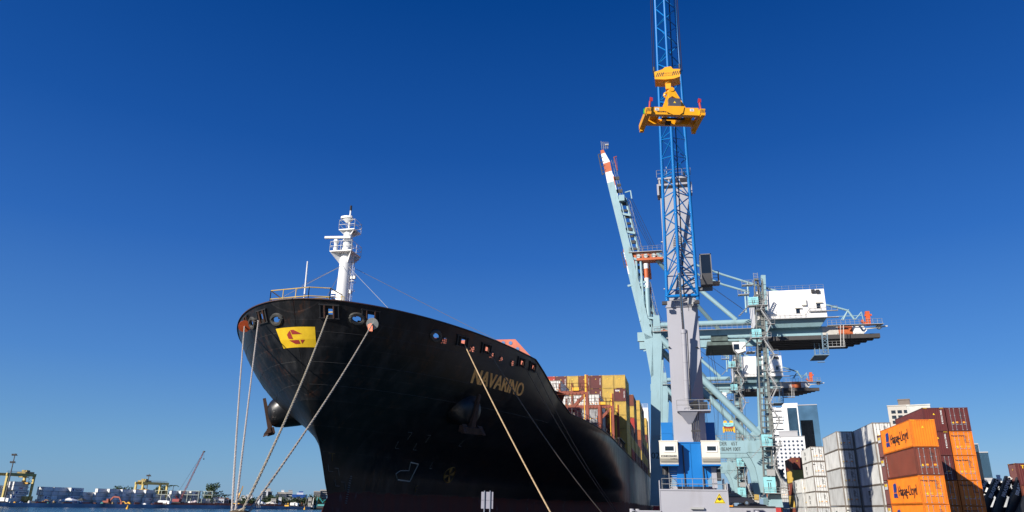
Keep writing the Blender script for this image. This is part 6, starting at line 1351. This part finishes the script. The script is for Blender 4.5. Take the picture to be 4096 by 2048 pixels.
# rubber tyred yard cranes
yl = mat('weathered yellow crane paint', (.52, .40, .12), .5, var=.12, dirt=.25)
def rtg(px0, px1, ytop, off, label, flip):
    p = Sq(px0, off); d = dist(p); p1 = G(px1, d * 1.02); zt = H(px0, ytop, d) ; wv = p1 - p; wv.z = 0
    r = thing('yard_crane', label, 'crane', (p.x, p.y, 0), 'yellow yard gantry cranes'); u = wv.normalized(); v = Vector((-u.y, u.x, 0)) 
    L = wv.length; Dp = 9.
    for s_ in (0, 1):
        for e_ in (0, 1):
            q = MB(); c = p + u * L * e_ + v * Dp * s_; q.beam((c.x, c.y, -.3), (c.x, c.y, zt - 1.6), 1.3, 1.2, (0, 1, 0), 1.6, 1.2); q.build('leg', yl, r)
        q = MB(); a = p + v * Dp * s_; b_ = a + u * L; a.z = b_.z = zt - .9; q.beam(a - u, b_ + u, 1.2, 1.9); q.build('girder', yl, r)
    for e_ in (0, 1):
        q = MB(); a = p + u * L * e_; a.z = .9; q.beam(a - v * .5, a + v * (Dp + .5), 1.0, 1.0); q.build('sill_beam', yl, r)
        for s_ in (0, 1): q = MB(); c = p + u * L * e_ + v * Dp * s_; q.tube((c.x - .3, c.y - .8, .5), (c.x + .3, c.y - .8, .5), .8, n=12); q.build('wheel', black_mat, r)
    t_ = L * (.82 if not flip else .18); c = p + u * t_ + v * Dp * .5
    q = MB(); q.box((c.x - 3.6, c.y - 4, zt), (c.x + 3.6, c.y + 4, zt + 1.2)); q.box((c.x - 1.8, c.y - 2, zt + 1), (c.x + 1.0, c.y + 1, zt + 2.6)); q.tube((c.x + 2, c.y - 2, zt + 1.8), (c.x + 2, c.y + 1, zt + 1.8), .7); q.box((c.x - 2.6, c.y - 3, zt - 2.6), (c.x + 1.0, c.y + 3, zt - 1.9)); tb = q.build('trolley', mat('dark yellow trolley', (.30, .22, .06), .6, var=.5, scale=.6), r)
    q = MB(); q.box((c.x - 6, c.y - 1.2, zt - 7), (c.x + 5, c.y + 1.2, zt - 6)); q.box((c.x - 1, c.y - 1, zt - 6), (c.x + 1, c.y + 1, zt - 4.6)); q.build('spreader', mat('amber spreader', (.55, .30, .03), .5), r)
    q = MB(); q.rail([(p.x, p.y - .8, zt), ((p + u * L).x, (p + u * L).y - .8, zt)], 1.2, .09, 3, 1); q.build('walkway_rail', grey_steel, r)
    q = MB(); c = p + u * L * (1 if not flip else 0) + v * 3; q.box((c.x - 2, c.y - 3.5, 1.4), (c.x + 2.5, c.y + 3.0, 4.6)); q.build('power_house', yl, r)
    if not flip:
        q = MB(); a = p + u * L; a.z = .9; 
        for k in range(12): q.beam((c.x - 1 - k * .1, c.y, 4.6 + k * 1.1), (c.x - .6 + (k % 2), c.y, 5.4 + k * 1.1), .25)
        q.build('access_stairs', dark_steel, r)
    return r
rtg(8, 116, 1890, 14, 'yellow yard gantry crane at the far left edge beside the light mast', False)
rtg(560, 658, 1927, 44, 'smaller yellow yard gantry crane behind the container rows, centre of the far quay', True)
# light masts
def lmast(px, ytop, off, label, lv):
    p = Sq(px, off); zt = H(px, ytop, dist(p)); r = thing('light_mast', label, 'light mast', (p.x, p.y, 0), 'floodlight masts'); q = MB(); q.tube((p.x, p.y, 0), (p.x, p.y, zt), .5, .28); q.build('pole', mat('mast steel', (.10, .09, .085), .6), r)
    for z in lv:
        q = MB(); q.box((p.x - 2.2, p.y - .4, z), (p.x + 2.2, p.y + .4, z + .3))
        for k in range(4): q.box((p.x - 2.1 + k * 1.15, p.y - .9, z + .3), (p.x - 1.4 + k * 1.15, p.y - .3, z + 1.3))
        q.build('lamp_head', dark_steel, r)
d_ = dist(Sq(18, 8)); lmast(18, 1812, 8, 'tall dark floodlight mast standing before the left yard crane', (H(40, 1822, d_), H(40, 1852, d_)))
d_ = dist(Sq(578, 60)); lmast(578, 1895, 60, 'floodlight mast rising behind the centre yard crane', (H(578, 1905, d_),))
# crawler crane with lattice boom
p = Sq(716, 9); d = dist(p); cc_ = thing('crawler_crane', 'red crawler crane with long pink lattice boom leaning right on the far quay', 'crane', (p.x, p.y, 0)); rm = mat('faded red lattice', (.30, .08, .07), .6, var=.2); 
B0_, B1_ = W(716, 2010, d), W(815, 1808, d + 6)
q = MB(); ux = Vector((1, 0, 0)); N = 34
for dx, dy in ((-1, -1), (1, -1), (1, 1), (-1, 1)): q.tube(B0_ + Vector((dx * .55, dy * .55, 0)), B1_ + Vector((dx * .35, dy * .35, 0)), .13, n=4)
for k in range(N):
    a, b_ = B0_.lerp(B1_, k / N), B0_.lerp(B1_, (k + 1) / N); s_ = 1 if k % 2 else -1
    q.tube(a + Vector((-.55 * s_, -.5, 0)), b_ + Vector((.55 * s_, -.5, 0)), .07, n=4); q.tube(a + Vector((-.55 * s_, .5, 0)), b_ + Vector((.55 * s_, .5, 0)), .07, n=4)
    if k % 5 == 0: q.box(a - Vector((.7, .6, .12)), a + Vector((.7, .6, .12)))
q.build('lattice_boom', rm, cc_)
q = MB(); q.box(B0_ + Vector((-5.5, -1.8, .6)), B0_ + Vector((1, 1.8, 2.8))); q.beam(B0_ + Vector((-1, 0, 2)), W(702, 1982, d), .7); q.build('cab_body', mat('red crane body', (.25, .03, .03), .5), cc_)
q = MB()
for y in (-2, 2): q.box(B0_ + Vector((-4, y - .5, -1.2)), B0_ + Vector((3, y + .5, .3)))
q.build('track', black_mat, cc_)
q = MB(); m0 = W(702, 1982, d); q.tube(m0, B1_, .06, n=4); q.tube(m0 + Vector((.8, 0, 0)), B1_, .06, n=4); hk = W(815, 1836, d); q.tube(B1_ + Vector((.5, 0, 0)), hk, .05, n=4); q.build('boom_cable', dark_steel, cc_)
q = MB(); q.box(B1_ - Vector((.6, .6, .2)), B1_ + Vector((1.0, .6, .9))); q.ball(hk, .6); q.build('hook', dark_steel, cc_)
# excavators
def excav(px, py, off, label, m_, s_=1., mir=1):
    p = Sq(px, off); r = thing('excavator', label, 'excavator', (p.x, p.y, 0)); T = Matrix.Translation((p.x, p.y, -.2)) @ Matrix.Diagonal((mir * s_, s_, s_, 1))
    q = MB(); q.box((-3, -1.6, 0), (3, -.8, 1.1)); q.box((-3, .8, 0), (3, 1.6, 1.1)); q.shift(T); q.build('track', black_mat, r)
    q = MB(); q.box((-3.6, -1.5, 1.2), (1.5, 1.5, 2.6)); q.box((-.3, -1.5, 2.6), (1.3, 0, 4.0)); q.shift(T); q.build('cab_body', m_, r)
    q = MB(); q.beam((1, 0, 2), (4.5, 0, 5.6), .8, 1.1); q.beam((4.5, 0, 5.6), (9.5, 0, 5.2), .7, 1.0); q.shift(T); q.build('boom_arm', m_, r)
    q = MB(); q.beam((9.3, 0, 5.4), (12.5, 0, 1.0), .6, .8); q.box((11.6, -.8, .2), (13.2, .8, 1.4)); q.shift(T); q.build('stick_bucket', m_, r); return r
excav(432, 0, 6, 'orange red excavator with bent arm on the far quay', mat('orange red excavator paint', (.27, .055, .028), .5), 1.0)
excav(172, 0, 8, 'small brown excavator arm at the left part of the far quay', mat('ochre excavator paint', (.30, .16, .05), .6), .45)
excav(505, 0, 4, 'small yellow digger beside the orange excavator', yellow_paint, .4, -1)
# yellow telescopic crane, silo, teal crawler crane, trucks, tents
p = Sq(945, 12); d = dist(p); tcz = thing('mobile_crane', 'orange yellow telescopic crane pointing up behind the mooring ropes', 'crane', (p.x, p.y, 0)); q = MB(); q.beam(W(945, 2009, d), W(960, 1972, d), 1.6, 1.8, (0, 1, 0), 1.2, 1.4); q.beam(W(958, 1978, d), W(972, 1944, d), .8, .8); q.build('telescopic_boom', mat('orange yellow boom', (.65, .32, .02), .5), tcz); q = MB(); q.tube(W(971, 1944, d), W(968, 1990, d), .08, n=4); q.build('hoist_cable', dark_steel, tcz); q = MB(); c = Sq(945, 12); q.box((c.x - 4, c.y - 1.3, .4), (c.x + 4, c.y + 1.3, 2.2)); q.build('carrier', yellow_paint, tcz)
d = 640; p = G(1036, d); sl_ = thing('silo', 'white cement silo with yellow top near the trees', 'silo', (p.x, p.y, 0)); q = MB(); zt = H(1036, 1990, d); q.tube((p.x, p.y, 3), (p.x, p.y, zt), 1.3, n=14); q.loft([[(p.x + math.cos(k * .45) * r_, p.y + math.sin(k * .45) * r_, z) for k in range(14)] for z, r_ in ((1.2, .3), (3, 1.3))]); q.build('tank', wb, sl_); q = MB(); q.tube((p.x, p.y, zt), (p.x, p.y, zt + .8), 1.35, n=14); q.build('top_ring', yellow_paint, sl_); q = MB(); [q.tube((p.x + a, p.y + b_, -1), (p.x + a, p.y + b_, 4), .12) for a in (-1, 1) for b_ in (-1, 1)]; q.build('leg', grey_steel, sl_)
def truck(px, off, label, kind, L=9.):
    p = Sq(px, off); r = thing('truck', label, 'truck', (p.x, p.y, 0)); q = MB()
    if kind == 'tank': q.tube((p.x - L / 2, p.y, 2), (p.x + L / 2 - 1, p.y, 2), 1.4, n=14); q.build('tank', white, r, smooth=True)
    elif kind == 'mixer': q.loft([[(p.x + x, p.y + math.cos(k * .63) * r_, 2.4 + x * .15 + math.sin(k * .63) * r_) for k in range(10)] for x, r_ in ((-1.5, .8), (.3, 1.5), (2.2, 1.2), (3.4, .5))]); q.build('mixer_drum', mat('striped drum', (.6, .5, .5), .5), r)
    else: q.box((p.x - L / 2, p.y - 1.2, 1), (p.x + L / 2 - 2, p.y + 1.2, 3.4)); q.build('cargo_box', white, r)
    q = MB(); x = p.x + (L / 2 if kind != 'mixer' else -3.4); q.box((x - .6, p.y - 1.2, .7), (x + 1.4, p.y + 1.2, 3)); q.build('cab', white, r); q = MB(); q.box((p.x - L / 2, p.y - 1, .5), (p.x + L / 2, p.y + 1, .9)); q.build('chassis', dark_steel, r)
    for w_ in (-L / 2 + 1.2, L / 2 - .4): q = MB(); q.tube((p.x + w_, p.y - 1.3, .45), (p.x + w_, p.y - .9, .45), .5, n=10); q.build('wheel', black_mat, r)
truck(655, 6, 'white tanker truck parked on the far quay', 'tank'); truck(772, 8, 'white concrete mixer truck right of the red crawler crane', 'mixer', 8); truck(10, 5, 'white lorry at the far left edge of the far quay', 'box', 9); truck(1175, 4, 'white van by the tree line', 'box', 6)
def tent(px, off, label, m_, w_=7):
    p = Sq(px, off); r = thing('work_tent', label, 'tent', (p.x, p.y, 0), 'work tents on the far quay'); q = MB(); q.loft([[(p.x - w_ / 2, p.y - 3, 2.2), (p.x + w_ / 2, p.y - 3, 2.2), (p.x + w_ / 2, p.y + 3, 2.2), (p.x - w_ / 2, p.y + 3, 2.2)], [(p.x - .2, p.y - .2, 4), (p.x + .2, p.y - .2, 4), (p.x + .2, p.y + .2, 4), (p.x - .2, p.y + .2, 4)]]); q.build('canopy', m_, r)
    for a in (-1, 1):
        for b_ in (-1, 1): q = MB(); q.tube((p.x + a * w_ * .48, p.y + b_ * 2.9, -.3), (p.x + a * w_ * .48, p.y + b_ * 2.9, 2.2), .08); q.build('pole', grey_steel, r)
tent(276, 7, 'white tent roof before the left container rows', white, 12); tent(326, 7, 'dark grey tent right of the white tent roof', mat('dark canvas', (.06, .06, .05), .8)); tent(1046, 6, 'small white pointed tent near the silo', white, 6); tent(1082, 7, 'pale grey tent before the tree line', cream, 12); tent(1180, 6, 'grey tent beside the white van', cream, 8)
tp_ = Sq(1225, 6); d = dist(tp_); tk = thing('crawler_crane', 'teal crawler crane at the shore beside the ship stem', 'crane', (tp_.x, tp_.y, 0)); tm_ = mat('teal machine paint', (.03, .24, .24), .5)
q = MB(); c = W(1290, 2020, d); q.box((c.x - 4, c.y - 2, c.z - 1.0), (c.x + 4, c.y + 2, c.z + .7)); q.build('cab_body', tm_, tk); q = MB(); q.beam(W(1292, 2012, d), W(1277, 1990, d), 1.0); q.beam(W(1290, 2008, d), W(1302, 1998, d), .8); q.build('boom', tm_, tk); q = MB(); q.box((c.x - 5, c.y - 2, -1.4), (c.x + 5, c.y + 2, c.z - 1.4)); q.build('track', black_mat, tk)
for i, (px, hh, mm, lb) in enumerate(((1222, 7, dark_steel, 'dark pile rig with round blue wheel'), (1265, 9, tm_, 'upright teal pump tower'), (1205, 4, rust, 'rusty brown work barge cabin'), (1250, 8, grey_steel, 'grey pile mast'), (1150, 3, yellow_paint, 'yellow digger body by the shore'))):
    p = Sq(px, 4, -1.4); o_ = thing('shore_machine', lb + ' on the far shore left of the ship stem', 'machine', (p.x, p.y, -1.4)); q = MB(); q.beam((p.x, p.y, -1.4), (p.x + .6, p.y, hh), 1.3, 1.0, (0, 1, 0), .6, .6); q.build('mast', mm, o_); q = MB(); q.box((p.x - 2.2, p.y - 1.2, -1.4), (p.x + 2, p.y + 1.2, 1.2)); q.build('base', mm, o_)
    q = MB(); q.tube((p.x - 1, p.y - 1.4, 2), (p.x - 1, p.y - 1.1, 2), 1.0, n=12); q.build('wheel', dark_steel, o_)
# orange barrier fence and clutter along the far edge
om = mat('salmon mesh barrier', (.50, .14, .08), .8, var=.35, scale=.2)
A_, B_ = Sq(150, 2.0), Sq(1130, 2.0); q = MB(); u = (B_ - A_).normalized(); L = (B_ - A_).length; k = 0
while k < L:
    s_ = A_ + u * k; ln = random.uniform(4, 9); h_ = random.uniform(1.8, 2.4) if k > L * .35 else random.uniform(.6, 2.0)
    q.beam(s_, s_ + u * ln, .12, h_ * 2); k += ln + (.1 if k > L * .45 else random.uniform(1, 12))
tag(q.build('barrier_fence', om), 'long salmon orange barrier fence along the far quay edge', 'fence')
A_, B_ = Sq(-40, 1.2, -.3), Sq(560, 1.2, -.3); q = MB(); q.rail([A_, B_], 1.3, .06, 5, 1); tag(q.build('guard_rail', dark_steel), 'thin dark guard rail at the left part of the far quay edge', 'railing')
cl = [yellow_paint, mat('blue tarp', (.04, .12, .35), .7), white, rust, tm_, mat('tan crate', (.35, .25, .13), .8), dark_steel]
for i in range(34):
    px = 60 + i * 32 + random.uniform(-10, 10); p = Sq(px, random.uniform(3, 7)); q = MB(); w_ = random.uniform(.6, 1.7); h_ = random.uniform(.7, 1.9); q.box((p.x - w_, p.y - .7, -.3), (p.x + w_, p.y + .7, h_ * .7)); q.box((p.x - w_ * .6, p.y - .5, h_ * .7), (p.x + w_ * .3, p.y + .4, h_)); k = i % 7
    tag(q.build('material_pile', cl[k]), f'small {["yellow", "blue", "white", "rusty brown", "teal", "tan", "dark"][k]} pile on the far quay edge, {["first", "second", "third", "fourth", "fifth"][i // 7]} of its colour from the left', 'pile', 'material piles along the far quay')
# steel racks near the right end of the far container rows
for i, (px, w_) in enumerate(((640, 12), (745, 22), (812, 16))):
    p = Sq(px, 28); q = MB(); zt = H(px, 1962 + (px - 640) * .02, dist(p)); 
    for x in (-w_ / 2, 0, w_ / 2):
        for y in (0, 5): q.beam((p.x + x, p.y + y, -.3), (p.x + x, p.y + y, zt), .35)
    for z in (zt, zt - 3.2): q.box((p.x - w_ / 2, p.y, z), (p.x + w_ / 2, p.y + 5, z + .3))
    tag(q.build('steel_rack', mat('pale rack steel', (.38, .42, .36), .6)), ['pale steel inspection rack under the centre yard crane', 'wide pale steel rack behind the red crawler boom', 'pale steel rack before the dark tree'][i], 'steel rack', 'steel racks in the container yard')
# buoys
for px, py, lb in ((509, 2036, 'yellow buoy on the water left of centre'), (1218, 2038, 'yellow buoy on the water left of the ship stem')):
    p = onZ(px, py, -2.5); b_ = thing('buoy', lb, 'buoy', p, 'yellow buoys'); q = MB(); q.tube(p - Vector((0, 0, .5)), p + Vector((0, 0, 1.0)), 1.0, .8, n=12); q.tube(p + Vector((0, 0, 1)), p + Vector((0, 0, 2.6)), .45, .2); q.build('float', yellow_paint, b_)
# ---------------------------------------------------------------- trees
leafm = bpy.data.materials.new('leaves'); leafm.use_nodes = True; n = leafm.node_tree.nodes; l = leafm.node_tree.links; b = n['Principled BSDF']; b.inputs['Roughness'].default_value = .7
oi = n.new('ShaderNodeObjectInfo'); ge = n.new('ShaderNodeNewGeometry'); mx = n.new('ShaderNodeMixRGB'); mx.inputs[1].default_value = (.012, .03, .010, 1); mx.inputs[2].default_value = (.05, .085, .022, 1); l.new(ge.outputs['Random Per Island'], mx.inputs[0]); l.new(mx.outputs[0], b.inputs['Base Color'])
bark = mat('bark', (.08, .055, .035), .9, var=.3)
def tree(p, h_, w_, label, group, seed, crown=.75, n_=420, palm=False):
    rnd = random.Random(seed); r = thing('palm_tree' if palm else 'broadleaf_tree', label, 'tree', (p.x, p.y, p.z), group); q = MB()
    top = p + Vector((rnd.uniform(-.3, .3), 0, h_ * (1 if palm else .55))); q.path([p, p.lerp(top, .5) + Vector((rnd.uniform(-.3, .3), 0, 0)), top], [w_ * .05, w_ * .035, w_ * .02], 6)
    if not palm:
        for k in range(6): a = rnd.uniform(0, 6.28); q.path([p.lerp(top, .55 + .07 * k), top + Vector((math.cos(a) * w_ * .35, math.sin(a) * w_ * .3, h_ * rnd.uniform(-.05, .25)))], [w_ * .02, w_ * .008], 4)
    q.build('trunk', bark, r); q = MB()
    if palm:
        for k in range(14):
            a = k * .9; pts = [top + Vector((math.cos(a) * t * w_ * .5, math.sin(a) * t * w_ * .5, .9 * math.sin(t * 2.4) - t * t * 1.4)) for t in (0, .3, .6, .85, 1)]
            for u_, v_ in zip(pts[:-1], pts[1:]): q.quad(u_ + Vector((0, 0, .1)), v_ + Vector((0, 0, .1)), v_ + Vector((.2, .2, -.5)), u_ + Vector((.2, .2, -.5)))
    else:
        cl_ = [(p + Vector((rnd.uniform(-.36, .36) * w_, rnd.uniform(-.3, .3) * w_, h_ * (1 - crown) + rnd.uniform(.12, .92) * h_ * crown)), rnd.uniform(.16, .28) * w_) for _ in range(13)]
        for c, rr in cl_:
            fr2 = 1 - max(0, (c.z - p.z) / h_ - .6) * 1.2; c.x = p.x + (c.x - p.x) * fr2
            for k in range(n_ // 13):
                v = Vector((rnd.gauss(0, 1), rnd.gauss(0, 1), rnd.gauss(0, .8))).normalized() * rr * rnd.uniform(.6, 1.05); s_ = w_ * rnd.uniform(.03, .055); a = Vector((rnd.uniform(-1, 1), rnd.uniform(-1, 1), rnd.uniform(-.6, .6))).normalized() * s_; b2 = Vector((rnd.uniform(-1, 1), rnd.uniform(-1, 1), rnd.uniform(-.6, .6))).normalized() * s_
                q.quad(c + v - a, c + v + b2, c + v + a, c + v - b2)
    q.build('crown', leafm, r)
p = Sq(838, 60); d = dist(p); tree(p, H(830, 1928, d), 17, 'tall dark broadleaf tree at the right end of the container rows', 'trees on the far shore', 5, .85, 1300)
p = Sq(850, 50); tree(p, 9, 15, 'lower dark tree under the tall one', 'trees on the far shore', 6, .9, 800)
for i, (px, yt, off, pm) in enumerate(((468, 1950, 90, 0), (480, 1953, 95, 0), (628, 1952, 90, 0), (645, 1951, 95, 0), (683, 1947, 90, 1), (885, 1985, 60, 1), (908, 1985, 60, 1), (895, 2003, 30, 0), (992, 2001, 30, 0), (1012, 2005, 30, 0), (1070, 1998, 30, 0), (1092, 1996, 35, 0), (1110, 1999, 30, 0), (1128, 1997, 40, 1), (1160, 2004, 30, 0), (1205, 1999, 35, 0), (1220, 1995, 35, 0), (1240, 1992, 35, 0), (1258, 1999, 30, 1), (1275, 2000, 60, 0))):
    p = Sq(px, off); d = dist(p); tree(p, max(5, H(px, yt - 6, d)), 10 if pm else 17, f'{"palm" if pm else "dark green broadleaf tree"} on the far shore, number {["one","two","three","four","five","six","seven","eight","nine","ten","eleven","twelve","thirteen","fourteen","fifteen","sixteen","seventeen","eighteen","nineteen","twenty"][i]} counted from the left', 'trees on the far shore', i + 20, .95, 650, bool(pm))
# ---------------------------------------------------------------- far town
roofm = mat('terracotta roof', (.30, .10, .05), .8, var=.2); blu = mat('blue facade', (.02, .09, .35), .5, var=.1)
TD = 900
def tb(px0, px1, yt, label, m_, wins=None, d=TD, dep=18, **kw): return building('town_building', label, px0, px1, yt, d, dep, m_, wins=wins, group='town buildings across the water', **kw)
tb(1048, 1076, 1967, 'white apartment block with paired dark windows, tallest left of the ship stem', wb, [(0, 2, 6, 2.2, 1.8, wn_m, .2, .98, .3, .7, 'window')])
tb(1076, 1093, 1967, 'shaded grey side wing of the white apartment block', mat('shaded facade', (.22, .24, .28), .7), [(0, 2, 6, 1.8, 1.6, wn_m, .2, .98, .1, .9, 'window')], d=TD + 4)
tb(1068, 1086, 1955, 'cream stair head on top of the white apartment block', gb, d=TD + 6, zbase=6)
tb(952, 992, 1990, 'white low hall with narrow vertical openings behind the ropes', wb, [(0, 6, 1, 1.5, 4, wn_m, .1, .7, .05, .6, 'opening')])
tb(970, 985, 1983, 'beige block behind the white low hall', gb, d=TD + 20)
tb(990, 1014, 1980, 'white billboard-like building right of the braided rope', wb, d=TD - 5); tb(1007, 1016, 1981, 'grey side of the billboard-like building', gw, d=TD - 4)
tb(1106, 1150, 1979, 'dark grey wide building with blue panel', mat('slate facade', (.08, .09, .12), .7), [(0, 1, 1, -1, 6, blu, .1, .6, .12, .32, 'blue_panel')])
tb(1112, 1146, 1970, 'cream upper storeys behind the dark grey building', gb, [(0, 6, 1, 1.2, 1.2, wn_m, .8, .95, .05, .95, 'window')], d=TD + 10)
tb(1129, 1140, 1962, 'small white roof hut on the cream storeys', wb, d=TD + 14, zbase=6)
tb(1144, 1174, 1970, 'brown and white terraced apartment building', gb, [(0, 3, 3, 3, 1.5, wn_m, .4, .95, .1, .9, 'window')], d=TD + 2)
tb(1157, 1173, 1962, 'grey box on the terraced apartment roof', gw, d=TD + 8, zbase=6)
tb(1171, 1232, 1980, 'long bright blue roofed commercial building', blu, [(0, 8, 1, 2.5, 2, wb, .35, .55, .05, .9, 'white_bay')])
tb(1190, 1216, 1972, 'white step on the long blue building', wb, d=TD + 6); tb(1199, 1216, 1967, 'blue cube on top of the white step', blu, d=TD + 9, zbase=6)
tb(1150, 1210, 1993, 'grey industrial hall below the blue building', gw, [(0, 5, 1, 6, 4, mat('pale panel', (.36, .38, .38), .6), .3, .8, .02, .98, 'panel')], d=TD - 30)
tb(1258, 1284, 1966, 'beige housing block with many small windows by the ship stem', gb, [(0, 5, 6, 1.6, 1.4, wn_m, .2, .96, .05, .95, 'window')])
tb(1284, 1312, 1960, 'taller beige housing block partly hidden by the ship stem', gb, [(0, 5, 7, 1.6, 1.4, wn_m, .2, .96, .05, .95, 'window')], d=TD + 5)
for i, (x0, x1, yt, rf) in enumerate(((880, 902, 1993, 1), (900, 921, 1996, 1), (858, 880, 1989, 1), (908, 916, 1992, 0), (921, 934, 2000, 0), (1088, 1108, 1996, 0), (1118, 1130, 1992, 0), (1236, 1250, 1992, 0))):
    tb(x0, x1, yt, f'low {"terracotta roofed" if rf else "pale flat roofed"} house on the far shore, {["first", "second", "third", "fourth", "fifth", "sixth", "seventh", "eighth"][i]} listed from the left', gb if i % 2 else wb, d=720 + i * 6, roof=roofm if rf else None, dep=12, wins=[(0, 2, 1, 1.2, 1.4, wn_m, .3, .8, .1, .9, 'window')])
